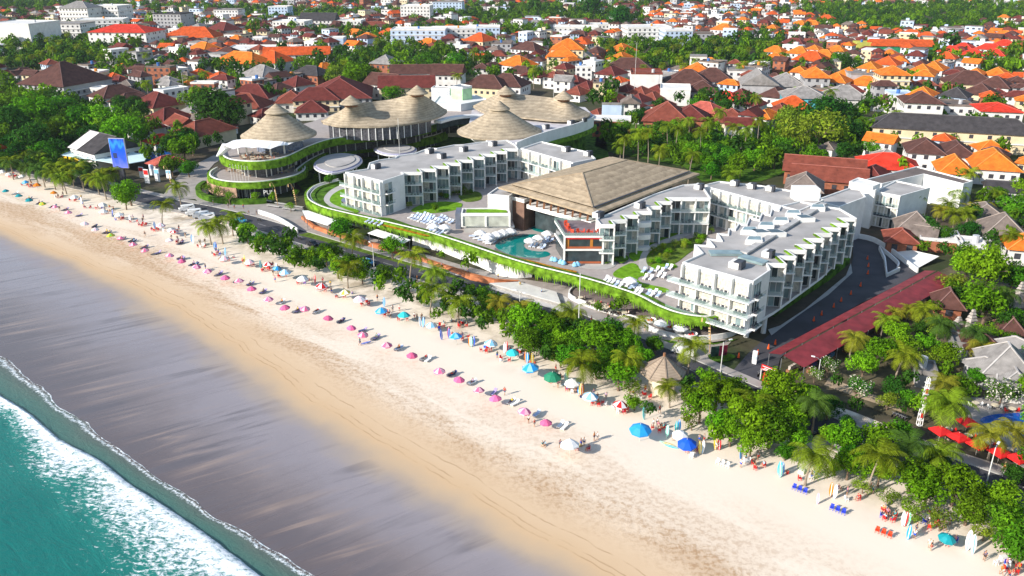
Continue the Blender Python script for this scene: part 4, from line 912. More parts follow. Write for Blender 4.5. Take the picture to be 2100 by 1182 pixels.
def palm_proto(seed, mat, nf=20, L_=4.0, hh=8.0, lean=.8):
    r = random.Random(seed); t = thing('coconut_palm', 'x', 'palm'); m = MB(); top = Vector((lean, lean*.4, hh))
    m.tube([(0, 0, -.1), (lean*.1, 0, hh*.3), (lean*.45, lean*.15, hh*.65), top], [.24, .17, .14, .13], 7); m.build('trunk', PBARK, t)
    m = MB()
    for k in range(nf):
        a = 2*pi*k/nf*2.4+r.uniform(-.25, .25); up = r.uniform(-.15, 1.15); Lf = L_*r.uniform(.8, 1.1); pts = []; S = 9; d = Vector((cos(a), sin(a), 0)); p = top.copy(); el = up
        for i in range(S+1):
            pts.append(p.copy()); dv = d*cos(el)+Vector((0, 0, sin(el))); p = p+dv*(Lf/S); el -= .16+.05*i*(.5 if up > .6 else .8)*.6
        side = Vector((-sin(a), cos(a), 0))
        for i in range(S):
            q = pts[i]; q2 = pts[i+1]; ax = (q2-q); wl = .95*sin(pi*min(1, (i+1.2)/(S+1)))**.7
            for s in (-1, 1):
                for h in (0, .5):
                    o = q+ax*h; tip = o+side*s*wl+ax*1.1+Vector((0, 0, -.30*wl-.1))
                    m.add([o, o+ax*.42, tip+ax*.12, tip], ((0, 1, 2, 3),) if s > 0 else ((3, 2, 1, 0),))
    m.build('crown', mat, t)
    if seed % 2:
        m = MB()
        for k in range(6):
            a = k*1.05; m.tube([(top.x+.3*cos(a), top.y+.3*sin(a), top.z-.35), (top.x+.36*cos(a), top.y+.36*sin(a), top.z-.05)], [.14, .12], 6)
        m.build('coconuts', M('coconut_husk', (.30, .20, .03), .7), t)
    return t
PP = {'green': palm_proto(1, PLEAF['green'], 22, 4.6, 5.5), 'green2': palm_proto(2, PLEAF['green'], 20, 4.9, 6.5, 1.2), 'dark': palm_proto(4, PLEAF['dark'], 20, 4.4, 6.0, .3), 'yellow': palm_proto(5, PLEAF['yellow'], 19, 4.0, 4.2, .4), 'tall': palm_proto(6, PLEAF['green'], 20, 4.4, 12.0, .9)}
PH = {'green': 5.5, 'green2': 6.5, 'dark': 6.0, 'yellow': 4.2, 'tall': 12.0}
TREES = []      # plan positions already taken by a crown: x, y, r
NT = {'b': 0, 'p': 0}; QUEUE = []
TCOL = {'bright': 'bright green', 'bright2': 'bright green', 'mid': 'mid-green', 'mid2': 'mid-green', 'dark': 'dark green', 'dark2': 'dark green', 'olive': 'olive green', 'sparse': 'thin pale green', 'pale': 'pale green', 'flower': 'white-flowered', 'young': 'young flat-topped'}
def tree_at(kind, px, py, rpx=None, rm=None, where='', group=None):
    if rpx and 1040 < px < 1330 and py > 640: rpx *= 1.16
    zc = 5.0
    for _ in range(3):
        p = G(px, py, zc); r = rm if rm else rpx/scale_at(p); zc = 1.11*r
    q = G(px, py, zc+5)
    if inside(q.x, q.y, POD): return tree_xy(kind, q.x, q.y, r, 5.0)
    return tree_xy(kind, p.x, p.y, r)
POD = [(p.x, p.y) for p in rim+back]
def tree_xy(kind, x, y, r, z=0.0):
    TREES.append((x, y, r)); QUEUE.append((kind, x, y, r, z))
def tree_make(kind, x, y, r, z=0.0):
    s = r/3.5; NT['b'] += 1
    sz = 'small' if r < 2.2 else ('large' if r > 4.3 else 'medium-sized')
    return place(TP[kind], (x, y, z), rnd.uniform(0, 6.28), (s*rnd.uniform(.92, 1.08), s*rnd.uniform(.92, 1.08), s*rnd.uniform(.88, 1.1)), '%s %s broadleaf tree' % (sz, TCOL[kind]) if kind != 'flower' else 'frangipani tree with white blossom', 'broadleaf trees')
def palm_at(kind, px, py, k=1.0):
    h = PH[kind]*k; p = G(px, py, h); return palm_xy(kind, p.x, p.y, k)
def palm_xy(kind, x, y, k=1.0):
    NT['p'] += 1; a = rnd.uniform(0, 6.28); c = {'green': 'green coconut palm', 'green2': 'leaning green coconut palm', 'dark': 'dark green coconut palm', 'yellow': 'yellow-fronded coconut palm', 'tall': 'tall slender coconut palm'}[kind]
    TREES.append((x, y, 2.0)); return place(PP[kind], (x, y, 0), a, k*rnd.uniform(.93, 1.07), c, 'coconut palms')
for row in [
 # street and beach belt
 ('bright', 264, 388, 32), ('bright', 255, 405, 24), ('bright2', 505, 474, 25), ('mid', 535, 490, 22), ('bright', 560, 505, 20), ('mid', 480, 474, 16), ('mid', 590, 496, 20), ('mid', 612, 520, 26), ('bright', 642, 524, 22), ('mid2', 668, 520, 24), ('bright', 692, 545, 26),
 ('olive', 650, 552, 18), ('olive', 600, 545, 18), ('olive', 575, 522, 20), ('olive', 528, 516, 18), ('mid', 718, 532, 22), ('bright', 742, 560, 22), ('mid', 785, 556, 26), ('olive', 772, 580, 18), ('bright', 804, 503, 28), ('mid', 696, 463, 30), ('mid', 722, 492, 15), ('mid', 960, 548, 21), ('bright', 905, 532, 10),
 ('mid', 990, 608, 26), ('mid', 1008, 636, 24), ('olive', 950, 648, 20), ('olive', 912, 640, 16), ('olive', 880, 622, 17), ('olive', 1030, 662, 20), ('sparse', 840, 600, 18), ('sparse', 865, 622, 15), ('sparse', 895, 655, 15), ('olive', 988, 676, 18), ('olive', 1040, 688, 20),
 ('bright', 1085, 652, 40), ('bright2', 1130, 672, 32), ('mid', 1110, 692, 28), ('bright', 1068, 686, 24), ('mid', 1165, 688, 25), ('bright', 1220, 690, 40), ('mid', 1258, 680, 30), ('bright2', 1284, 704, 28), ('mid', 1240, 722, 25), ('mid', 1182, 722, 25), ('olive', 1150, 732, 20), ('mid', 1345, 703, 24), ('bright', 1312, 728, 22), ('bright', 1270, 762, 35), ('olive', 1292, 790, 20), ('bright', 1302, 820, 20), ('olive', 1330, 850, 16), ('olive', 1118, 738, 18), ('olive', 1205, 748, 18), ('mid', 1270, 635, 18), ('mid', 1225, 640, 14),
 ('bright', 1470, 800, 50), ('bright2', 1438, 828, 42), ('mid', 1512, 792, 40), ('bright', 1545, 852, 55), ('bright', 1604, 802, 50), ('mid', 1582, 872, 50), ('bright', 1500, 880, 38), ('mid', 1640, 832, 40), ('bright2', 1480, 868, 35), ('bright', 1632, 888, 35), ('bright', 1452, 772, 24), ('bright2', 1542, 902, 38), ('mid', 1408, 800, 20), ('olive', 1420, 862, 22), ('mid', 1612, 920, 26), ('olive', 1465, 905, 20),
 ('dark', 1700, 832, 30), ('bright', 1742, 902, 40), ('bright', 1802, 890, 45), ('mid', 1852, 882, 32), ('bright2', 1742, 952, 35), ('bright', 1872, 962, 50), ('dark', 1922, 942, 28), ('bright', 1902, 1002, 45), ('bright2', 1962, 992, 50), ('mid', 1990, 1032, 50), ('bright', 2052, 1012, 45), ('mid', 2062, 1062, 45), ('bright', 2092, 1092, 40), ('olive', 1882, 1042, 33), ('olive', 1822, 1012, 24), ('olive', 1932, 1064, 28), ('olive', 2022, 1084, 28), ('dark', 2082, 972, 28), ('olive', 1772, 992, 22), ('olive', 1700, 960, 22), ('olive', 2060, 1105, 22),
 # gardens lower right
 ('bright2', 1838, 684, 32), ('bright', 1800, 712, 38), ('bright', 1852, 712, 34), ('bright2', 1772, 752, 34), ('pale', 1926, 668, 30), ('bright', 1940, 727, 36), ('flower', 1760, 794, 28), ('flower', 1700, 752, 22), ('flower', 1672, 768, 18), ('pale', 1712, 790, 15), ('pale', 1822, 818, 24), ('pale', 1860, 790, 20), ('bright', 2026, 616, 50), ('mid', 1978, 790, 34), ('flower', 2056, 800, 34), ('bright', 2032, 546, 55), ('bright', 1985, 540, 35), ('pale', 1958, 580, 30), ('mid', 2080, 560, 40), ('dark', 1960, 610, 30), ('bright', 1905, 700, 25), ('dark', 1890, 672, 22), ('mid', 2005, 770, 22), ('mid', 1940, 770, 20), ('mid', 2080, 650, 26), ('dark', 1915, 640, 16), ('mid', 1750, 840, 18), ('dark', 1850, 845, 14),
 ('dark', 1740, 870, 22), ('mid', 2090, 740, 24), ('bright', 1945, 600, 18), ('mid', 1935, 480, 25), ('dark', 1900, 470, 28), ('mid', 2080, 420, 36), ('bright', 2090, 380, 30), ('mid', 2060, 470, 25), ('dark', 1990, 470, 25), ('mid', 1870, 505, 12), ('mid', 1830, 490, 12), ('mid', 1895, 515, 14), ('bright', 1935, 520, 16), ('dark', 1880, 372, 20), ('mid', 1910, 382, 15),
 # hotel garden shrubs and trees
 ('mid', 1258, 511, 10), ('pale', 1280, 505, 8), ('pale', 1358, 505, 10), ('olive', 1385, 500, 9), ('olive', 1340, 512, 9), ('pale', 1405, 495, 9), ('olive', 1375, 515, 8), ('olive', 1430, 482, 8), ('mid', 1345, 480, 9), ('mid', 1490, 450, 10), ('olive', 1460, 470, 8), ('mid', 890, 397, 7), ('mid', 948, 385, 9), ('olive', 838, 420, 7), ('mid', 893, 425, 9), ('mid', 965, 392, 6),
 # mall street trees
 ('young', 425, 385, 18), ('young', 447, 396, 18), ('young', 470, 402, 17), ('young', 595, 420, 14), ('young', 525, 402, 14), ('mid', 655, 365, 12), ('mid', 675, 365, 12), ('mid', 700, 342, 5), ('mid', 802, 312, 7), ('young', 608, 395, 10), ('pale', 722, 297, 6), ('pale', 917, 276, 9), ('mid', 560, 410, 9),
 # left wood
 ('dark', 30, 250, 40), ('dark', 70, 285, 38), ('mid', 160, 240, 38), ('bright', 205, 236, 42), ('bright', 245, 264, 45), ('mid', 270, 250, 35), ('bright', 70, 225, 45), ('mid', 20, 215, 35), ('mid', 120, 215, 30), ('dark', 110, 300, 28), ('dark', 30, 310, 30), ('mid', 350, 330, 28), ('bright', 375, 300, 30), ('mid', 385, 340, 22), ('olive', 365, 285, 20), ('mid', 320, 295, 15), ('bright', 425, 300, 15), ('mid', 445, 290, 14),
 ('dark', 435, 215, 55), ('dark2', 470, 235, 40), ('mid', 405, 200, 35), ('bright', 725, 150, 40), ('olive', 690, 150, 25), ('mid', 760, 160, 28), ('bright', 805, 188, 24), ('mid', 875, 125, 28), ('mid', 930, 122, 28), ('mid', 900, 112, 22), ('dark', 555, 195, 18),
 # gardens behind the hotel
 ('olive', 1680, 262, 50), ('olive', 1640, 272, 45), ('dark', 1700, 225, 45), ('dark', 1750, 270, 35), ('pale', 1620, 250, 35), ('dark', 1740, 235, 30), ('mid', 1610, 300, 32), ('mid', 1580, 290, 28), ('bright', 1550, 320, 28), ('bright', 1520, 335, 26), ('mid', 1490, 320, 24), ('bright', 1440, 300, 24), ('mid', 1400, 300, 22), ('mid', 1350, 295, 22), ('mid', 1300, 290, 22), ('bright', 1260, 290, 20), ('dark', 1240, 268, 18), ('mid', 1215, 210, 20), ('bright', 1235, 205, 18), ('pale', 1250, 185, 22), ('mid', 1430, 215, 24), ('mid', 1470, 210, 22), ('bright', 1500, 350, 22), ('mid', 1460, 345, 22), ('bright', 1395, 335, 18), ('mid', 1560, 345, 20), ('mid', 1620, 330, 20), ('bright', 1330, 310, 18), ('dark', 1375, 318, 18), ('bright', 1660, 315, 24), ('mid', 1790, 300, 22), ('bright', 1830, 295, 18), ('mid', 1870, 285, 14),
 ('mid', 1720, 120, 26), ('dark', 1735, 130, 24), ('mid', 1690, 140, 16), ('mid', 1870, 165, 18), ('bright', 1790, 190, 16), ('dark', 1270, 38, 28), ('dark', 1275, 30, 24), ('dark', 1215, 15, 26), ('mid', 1100, 20, 20), ('mid', 600, 60, 14), ('mid', 520, 60, 18), ('mid', 640, 70, 14), ('mid', 715, 65, 12), ('dark', 310, 50, 18), ('dark', 340, 48, 18), ('dark', 245, 95, 18), ('dark', 280, 95, 18), ('mid', 1950, 90, 22), ('mid', 1930, 110, 18), ('dark', 2085, 110, 22),
]: tree_at(*row)
for kind, x, y, *kk in [('green', 130, 366), ('green', 198, 368), ('green2', 163, 348), ('dark', 85, 350), ('green', 215, 358), ('dark', 55, 340), ('dark', 20, 335), ('green', 105, 345), ('green', 145, 352), ('dark', 180, 340), ('green', 232, 352), ('green2', 326, 419), ('green2', 366, 384), ('green', 428, 464), ('green', 473, 447), ('green', 452, 462),
 ('green', 720, 492), ('green2', 838, 532), ('green', 883, 562), ('olive', 710, 548) if 0 else ('green', 710, 548), ('green', 938, 620), ('green2', 880, 596), ('yellow', 1025, 622), ('green', 1175, 636), ('green', 1300, 664), ('green', 1283, 732), ('green', 1376, 798, .7), ('green', 1541, 826), ('green', 1198, 750), ('green', 1098, 600) if 0 else ('yellow', 1075, 630),
 ('yellow', 1748, 696), ('green', 1845, 730), ('yellow', 2013, 714), ('green2', 1961, 832), ('dark', 1675, 826), ('yellow', 1938, 784), ('yellow', 1862, 634, .8), ('yellow', 1832, 640, .8), ('green', 1812, 656, .8), ('green', 1660, 934), ('green2', 1790, 942), ('dark', 1870, 912), ('green', 1930, 940), ('yellow', 2038, 896), ('yellow', 2086, 890), ('green', 1905, 640), ('dark', 2000, 680), ('green', 1415, 715),
 ('green2', 1869, 410), ('yellow', 1988, 428), ('green', 1945, 416), ('green2', 1997, 356), ('yellow', 2017, 420), ('green', 2035, 395), ('green', 1960, 440), ('yellow', 1925, 430), ('green', 1975, 395),
 ('tall', 1416, 248), ('tall', 1456, 250), ('tall', 1388, 264), ('tall', 1333, 270), ('green', 1268, 220), ('tall', 1476, 230), ('tall', 1558, 248), ('tall', 1548, 200), ('tall', 1280, 284), ('tall', 1416, 314), ('green', 1273, 300), ('tall', 1353, 309), ('green', 1501, 358), ('tall', 1440, 268), ('tall', 1312, 268), ('tall', 1372, 255), ('tall', 1500, 262), ('tall', 1530, 270), ('green', 1600, 262), ('tall', 1700, 190), ('green', 1745, 225), ('tall', 1840, 235), ('green', 1870, 262), ('green', 1780, 205),
 ('tall', 30, 55), ('tall', 54, 63), ('tall', 85, 108), ('tall', 65, 116), ('tall', 45, 118), ('tall', 80, 70), ('tall', 12, 62), ('tall', 100, 78), ('tall', 20, 95), ('tall', 55, 90), ('tall', 105, 100), ('tall', 125, 85), ('tall', 160, 95), ('tall', 180, 105), ('tall', 265, 108), ('tall', 300, 110), ('tall', 148, 122), ('tall', 10, 120), ('tall', 140, 70), ('tall', 205, 115),
 ('green', 577, 188), ('dark', 545, 180), ('tall', 935, 155), ('tall', 970, 108), ('tall', 1150, 110), ('tall', 1195, 100), ('tall', 1095, 140), ('green', 1130, 150), ('tall', 820, 85), ('tall', 775, 85), ('green', 760, 120), ('tall', 710, 130), ('green', 325, 150), ('green', 345, 165), ('tall', 300, 170), ('tall', 415, 150), ('green', 375, 170),
]: palm_at(kind, x, y, *kk)
# palm grove in the town
for k in range(58):
    px, py = rnd.uniform(1245, 1590), rnd.uniform(84, 140)
    if px < 1300 and py < 105 and rnd.random() < .5: continue
    palm_at('tall' if k % 3 else 'dark', px, py, .9)
for k in range(22): tree_at(rnd.choice(['mid', 'dark', 'bright']), rnd.uniform(1250, 1590), rnd.uniform(95, 142), rm=rnd.uniform(3, 5))
for k in range(44):
    x, y = rnd.uniform(1325, 1450), rnd.uniform(480, 540)
    if inside(x, y, [(1325, 535), (1330, 518), (1350, 507), (1420, 490), (1440, 482), (1430, 505), (1390, 530), (1345, 542)]): tree_at(rnd.choice(['olive', 'pale', 'mid', 'bright']), x, y, rm=rnd.uniform(.6, 1.25))
for k in range(9): tree_at(rnd.choice(['olive', 'pale', 'mid']), 905+k*6+rnd.uniform(-2, 2), 402-k*1.6+rnd.uniform(-4, 4), rm=rnd.uniform(.7, 1.3))
# scattered trees inside the left wood, the gardens and the beach belt
def scatter(poly, n, kinds, rlo, rhi, gap=.75, palms=0.0):
    xs = [p[0] for p in poly]; ys = [p[1] for p in poly]; k = 0; tries = 0
    while k < n and tries < n*30:
        tries += 1; x, y = rnd.uniform(min(xs), max(xs)), rnd.uniform(min(ys), max(ys))
        if not inside(x, y, poly): continue
        r = rnd.uniform(rlo, rhi); p = G(x, y, 1.11*r)
        if any((p.x-a)**2+(p.y-b)**2 < ((r+c)*gap)**2 for a, b, c in TREES): continue
        k += 1
        if rnd.random() < palms: palm_xy(rnd.choice(['green', 'dark', 'green2']), p.x, p.y)
        else: tree_xy(rnd.choice(kinds), p.x, p.y, r)
scatter([(0, 175), (60, 205), (200, 215), (330, 250), (340, 300), (300, 275), (180, 280), (120, 325), (0, 335)], 30, ['dark', 'mid', 'dark2', 'bright'], 3.5, 6, .5, .1)
scatter([(0, 320), (120, 335), (250, 375), (240, 400), (100, 375), (0, 345)], 24, ['mid', 'olive', 'bright2', 'dark'], 2.0, 3.0, .5, .65)
scatter([(470, 470), (700, 525), (820, 575), (1000, 610), (1060, 640), (1060, 700), (930, 655), (700, 570), (480, 500)], 26, ['olive', 'mid', 'olive', 'sparse'], 1.5, 2.6, .6)
scatter([(1060, 640), (1300, 700), (1285, 730), (1250, 760), (1060, 700)], 22, ['mid', 'bright', 'mid2', 'olive'], 2.0, 3.4, .45)
scatter([(1390, 770), (1480, 780), (1660, 800), (1740, 870), (1950, 960), (2100, 1010), (2100, 1110), (1900, 1060), (1690, 960), (1600, 920), (1470, 890)], 12, ['bright', 'mid', 'bright2', 'mid2'], 2.2, 3.6, .45)
scatter([(1250, 270), (1330, 300), (1450, 330), (1560, 345), (1640, 310), (1790, 290), (1760, 250), (1600, 260), (1560, 285), (1350, 320), (1240, 300)], 60, ['mid', 'bright', 'bright2', 'dark'], 2.6, 4.6, .42)
scatter([(1700, 765), (1960, 650), (2100, 560), (2100, 820), (1900, 830), (1740, 810)], 13, ['mid', 'bright', 'dark', 'pale'], 2, 3.6, .65, .15)
scatter([(1800, 340), (2100, 380), (2100, 520), (1960, 520), (1850, 480), (1900, 430)], 16, ['mid', 'bright', 'dark'], 2, 4, .6, .2)
scatter([(220, 110), (340, 110), (430, 160), (370, 185), (250, 150)], 14, ['mid', 'dark', 'bright'], 4, 7, .55, .2)
scatter([(20, 65), (220, 95), (230, 135), (130, 150), (0, 140)], 16, ['dark', 'dark2', 'mid'], 4, 7, .55, .3)
scatter([(2125, 400), (2600, 430), (2700, 1150), (2250, 1150), (2125, 1080)], 90, ['mid', 'bright', 'dark'], 2.6, 4.5, .6)
# ================================================================ the town behind
TERRA = {}
def rmat(name, c, d): TERRA[name] = ridged(name.replace(' ', '_')+'_roof_tiles', c, d, 2.4, dist=.6, var=.36)
rmat('dark brown', (.105, .048, .040), (.075, .036, .030)); rmat('maroon', (.150, .036, .030), (.105, .026, .022)); rmat('red-brown', (.215, .060, .040), (.16, .045, .03)); rmat('orange', (.68, .175, .022), (.52, .125, .018))
rmat('orange-red', (.56, .095, .020), (.42, .07, .016)); rmat('bright red', (.60, .045, .022), (.45, .035, .02)); rmat('grey', (.27, .255, .245), (.21, .20, .195)); rmat('charcoal', (.060, .056, .060), (.045, .042, .045)); rmat('grey-brown', (.20, .165, .145), (.15, .12, .105))
rmat('pinkish red', (.42, .10, .075), (.32, .08, .06))
WALLM = {'white': M('white_plaster', (.66, .65, .63), .8, .12, .3, objvar=.06), 'cream': M('cream_plaster', (.66, .55, .36), .8, .12, .3), 'grey': M('grey_plaster', (.36, .36, .37), .8, .15, .3), 'blue': M('pale_blue_plaster', (.45, .56, .72), .8, .12, .3), 'brick': M('brick_wall', (.30, .11, .06), .85, .3, .8), 'green': M('green_mesh_wall', (.02, .20, .09), .8, .3, .4), 'lime': M('lime_wall', (.42, .42, .08), .8, .2, .3), 'cyan': M('cyan_wall', (.10, .45, .55), .8, .2, .3)}
WINM = M('town_window', (.05, .05, .06), .3, .3, 1)
def winmesh():
    m = MB(); m.box((0, 0, 0), (1.5, .12, 1.5)); me = bpy.data.meshes.new('window'); me.from_pydata(m.v, [], m.f); me.materials.append(WINM); return me
WINME = winmesh()
FOOT = []      # plan discs already built on
RIDGE = {m.name: M(m.name+'_ridge', tuple(min(.7, c*1.5+.03) for c in m.node_tree.nodes['Mix'].inputs[7].default_value[:3]), .85) for m in TERRA.values()}
TANK = [M('orange_tank', (.6, .22, .03), .6), M('steel_tank', (.45, .46, .48), .4), M('blue_tank', (.05, .15, .4), .6)]
def hip_mesh(m, w, d, z, rise, ov=.9, gable=False, k=0):
    W_, D_ = w/2+ov, d/2+ov; z0 = z-.25; e = [(-W_, -D_, z0), (W_, -D_, z0), (W_, D_, z0), (-W_, D_, z0)]
    if w >= d: L_ = W_-(D_*.95 if not gable else .0); r = [(-max(L_, .05), 0, z+rise), (max(L_, .05), 0, z+rise)]; m.add(e+r, ((0, 1, 5, 4), (1, 2, 5), (2, 3, 4, 5), (3, 0, 4), (3, 2, 1, 0)), k)
    else: L_ = D_-(W_*.95 if not gable else .0); r = [(0, -max(L_, .05), z+rise), (0, max(L_, .05), z+rise)]; m.add(e+r, ((0, 1, 4), (1, 2, 5, 4), (2, 3, 5), (3, 0, 4, 5), (3, 2, 1, 0)), k)
def house_parts(t, w, d, h, roof, roofm, wallm, rise=None, floors=None, wins=True, band=False):
    m = MB(); m.box((0, 0, h/2-.1), (w, d, h+.2)); m.build('wall', wallm, t) if not t.location.length else build_at(m, 'wall', wallm, t)
    m = MB(); rise = rise or min(w, d)*.32
    if roof in ('hip', 'gable'): hip_mesh(m, w, d, h, rise, .9, roof == 'gable')
    else:
        m.box((0, 0, h+.15), (w+.3, d+.3, .3)); 
        for x, y, sx, sy in ((0, -d/2, w+.3, .3), (0, d/2, w+.3, .3), (-w/2, 0, .3, d-.3), (w/2, 0, .3, d-.3)): m.box((x, y, h+.6), (sx, sy, .6))
    ro = build_at(m, 'roof', roofm, t)
    if roof in ('hip', 'gable'):
        W_, D_ = w/2+.9, d/2+.9; z1 = h+rise+.05; m = MB(); g = roof == 'gable'
        if w >= d: L_ = max(W_-(D_*.95 if not g else 0), .05); r = [(-L_, 0, z1), (L_, 0, z1)]; cs = [((-W_, -D_), 0), ((-W_, D_), 0), ((W_, -D_), 1), ((W_, D_), 1)]
        else: L_ = max(D_-(W_*.95 if not g else 0), .05); r = [(0, -L_, z1), (0, L_, z1)]; cs = [((-W_, -D_), 0), ((W_, -D_), 0), ((-W_, D_), 1), ((W_, D_), 1)]
        m.bar(r[0], r[1], .34, .2)
        if not g:
            for (x, y), i in cs: m.bar((x, y, h-.2), r[i], .28, .16)
        c2 = build_at(m, 'ridge_cap', RIDGE[roofm.name] if roofm.name in RIDGE else roofm, ro)
    elif rnd.random() < .6 and t.name.split('.')[0] in ('house', 'building', 'hotel_block'):
        m = MB(); m.cyl((rnd.uniform(-w/4, w/4), rnd.uniform(-d/4, d/4)), .9, h+.3, h+2.3, 10); build_at(m, 'water_tank', TANK[rnd.randrange(3)], t)
    floors = floors or max(1, int(h/3.1))
    if wins:
        for f in range(floors):
            z = (f+.55)*h/floors
            for sx in (0, 1):
                L_ = w if sx == 0 else d; n = max(1, min(9, int(L_/3.4)))
                for i in range(n):
                    q = -L_/2+L_*(i+.5)/n
                    for side in ((-1,) if sx == 0 else (-1, 1)):
                        if sx == 1 and side == 1 and rnd.random() < .6: continue
                        o = bpy.data.objects.new('window', WINME); COL.objects.link(o); o.parent = t
                        o.location = (q, side*(d/2+.02), z) if sx == 0 else (side*(w/2+.02), q, z); o.rotation_euler = (0, 0, 0 if sx == 0 else pi/2); o.scale = (1, 1, min(1.0, h/floors/2.8))
    if band:
        for f in range(1, floors):
            m = MB(); m.box((0, 0, f*h/floors), (w+1.0, d+1.0, .35)); build_at(m, 'balcony', WALLM['white'], t)
def build_at(m, name, mat, t):
    me = bpy.data.meshes.new(name); me.from_pydata(m.v, [], m.f)
    for x in (mat if isinstance(mat, list) else [mat]): me.materials.append(x)
    me.polygons.foreach_set('material_index', m.m); me.update(); o = bpy.data.objects.new(name, me); COL.objects.link(o); o.parent = t; return o
WMAIN = {}
def house(px, py, wpx, d, h, roof='hip', rc='dark brown', wc='white', ang=-38, label=None, rise=None, wins=True, name='house', cat='house', band=False, floors=None, lm=None):
    """px, py: middle of the eaves line in the survey; wpx: its width there"""
    p = G(px, py, h); w = wpx/scale_at(p); return house_xy(p.x, p.y, w, d, h, roof, rc, wc, ang, label, rise, wins, name, cat, band, floors, lm)
FL = {1: 'single-storey', 2: 'two-storey', 3: 'three-storey', 4: 'four-storey', 5: 'five-storey'}
def house_xy(x, y, w, d, h, roof, rc, wc, ang=-38, label=None, rise=None, wins=True, name='house', cat='house', band=False, floors=None, lm=None, group=None):
    fl = max(1, min(5, int(h/3.0)))
    if not label: label = '%s %s house with %s %s roof' % (FL[fl], wc, rc if roof != 'flat' else 'a flat', 'hipped tile' if roof == 'hip' else ('gabled tile' if roof == 'gable' else 'pale')); label = label.replace('a flat pale roof', 'a flat roof').replace('with dark', 'with a dark').replace('with m', 'with a m').replace('with r', 'with a r').replace('with o', 'with an o').replace('with b', 'with a b').replace('with g', 'with a g').replace('with c', 'with a c').replace('with p', 'with a p')
    t = thing(name, label, cat, (x, y, 0), R(ang), group or ('town houses' if name == 'house' else None))
    house_parts(t, w, d, h, roof, TERRA.get(rc, ROOFG) if roof != 'flat' else (TERRA[rc] if rc in TERRA else WALLM.get(rc, ROOFG)), WALLM[wc], rise, floors, wins, band)
    FOOT.append((x, y, max(w, d)*.5, w, d, R(ang)))
    if lm: landmark(lm, (x, y))
    return t
H_ = house
B = dict(name='building', cat='building')
# ---- left
H_(135, 166, 118, 34, 9, 'hip', 'dark brown', 'grey', -20, 'big brown pyramid-roofed pavilion with white balconies in the left wood', 10.5, True, 'pavilion', 'pavilion', True, 3, 'the big brown pyramid roof')
H_(238, 194, 60, 22, 5, 'hip', 'dark brown'); H_(270, 206, 50, 18, 5, 'hip', 'dark brown'); H_(325, 212, 84, 18, 5, 'hip', 'maroon', 'cream'); H_(345, 240, 60, 16, 4.5, 'hip', 'maroon', ang=-30); H_(375, 254, 50, 16, 4.5, 'gable', 'red-brown', ang=40); H_(418, 268, 70, 22, 5, 'hip', 'red-brown', 'cream', -30); H_(330, 288, 42, 10, 3.5, 'hip', 'bright red'); H_(340, 332, 40, 10, 3.5, 'hip', 'pinkish red'); H_(300, 262, 36, 14, 4, 'hip', 'maroon')
H_(365, 196, 34, 12, 4, 'hip', 'orange'); H_(390, 172, 22, 9, 4, 'hip', 'orange'); H_(410, 156, 46, 14, 4, 'hip', 'orange-red'); H_(452, 160, 40, 12, 4, 'hip', 'orange-red'); H_(50, 150, 34, 14, 4, 'hip', 'dark brown'); H_(15, 170, 40, 14, 4, 'hip', 'grey-brown')
H_(425, 118, 44, 16, 5, 'hip', 'charcoal', 'white'); H_(475, 128, 50, 16, 6, 'hip', 'orange', 'white'); H_(500, 126, 110, 20, 7, 'hip', 'orange', 'white', -30, 'long two-storey hotel block under an orange hipped roof', **B); H_(560, 124, 70, 20, 7, 'hip', 'orange-red', 'white', -30); H_(610, 110, 130, 15, 7, 'gable', 'orange-red', 'white', 8, 'long orange-red gabled block in three sections', **B); H_(465, 104, 28, 9, 8, 'hip', 'orange-red'); H_(540, 155, 80, 20, 5, 'hip', 'grey', 'white'); H_(610, 172, 50, 14, 4.5, 'hip', 'maroon'); H_(665, 138, 30, 12, 4.5, 'hip', 'orange'); H_(640, 150, 70, 14, 6, 'hip', 'charcoal', 'brick', -30)
H_(700, 190, 120, 38, 7, 'hip', 'maroon', 'grey', 8, 'large maroon hipped roof with a white skylight', 8, lm='the maroon roof with the skylight'); H_(650, 200, 90, 16, 7, 'hip', 'maroon', 'cream', 8, 'long maroon roof above a cream balcony front', band=True); H_(600, 205, 60, 18, 5, 'hip', 'red-brown', ang=8); H_(505, 215, 90, 18, 5, 'hip', 'red-brown', ang=-8); H_(640, 225, 60, 14, 4, 'hip', 'maroon', ang=8); H_(545, 235, 40, 12, 4, 'hip', 'maroon'); H_(520, 195, 90, 18, 5, 'hip', 'maroon', ang=-8)
sk = MB(); p = G(700, 180, 11); sk.box((p.x, p.y-2, 12.2), (4, 12, .3), .6)
H_(790, 170, 60, 18, 8, 'gable', 'dark brown', 'white', 60); H_(835, 175, 110, 16, 8, 'gable', 'maroon', 'cream', 4, 'long maroon gabled block with white ridge lines', **B); H_(845, 148, 84, 14, 8, 'gable', 'dark brown', 'white', 4); H_(920, 150, 60, 16, 9, 'gable', 'dark brown', 'white', -8, 'brown gabled block with a yellow and white end wall', **B); H_(1000, 175, 90, 18, 6, 'hip', 'dark brown', 'cream', -20); H_(1040, 172, 80, 18, 6, 'hip', 'dark brown', ang=-20); H_(792, 128, 48, 16, 9, 'hip', 'grey', 'brick', -20, 'grey hipped tower house with red brick walls', **B)
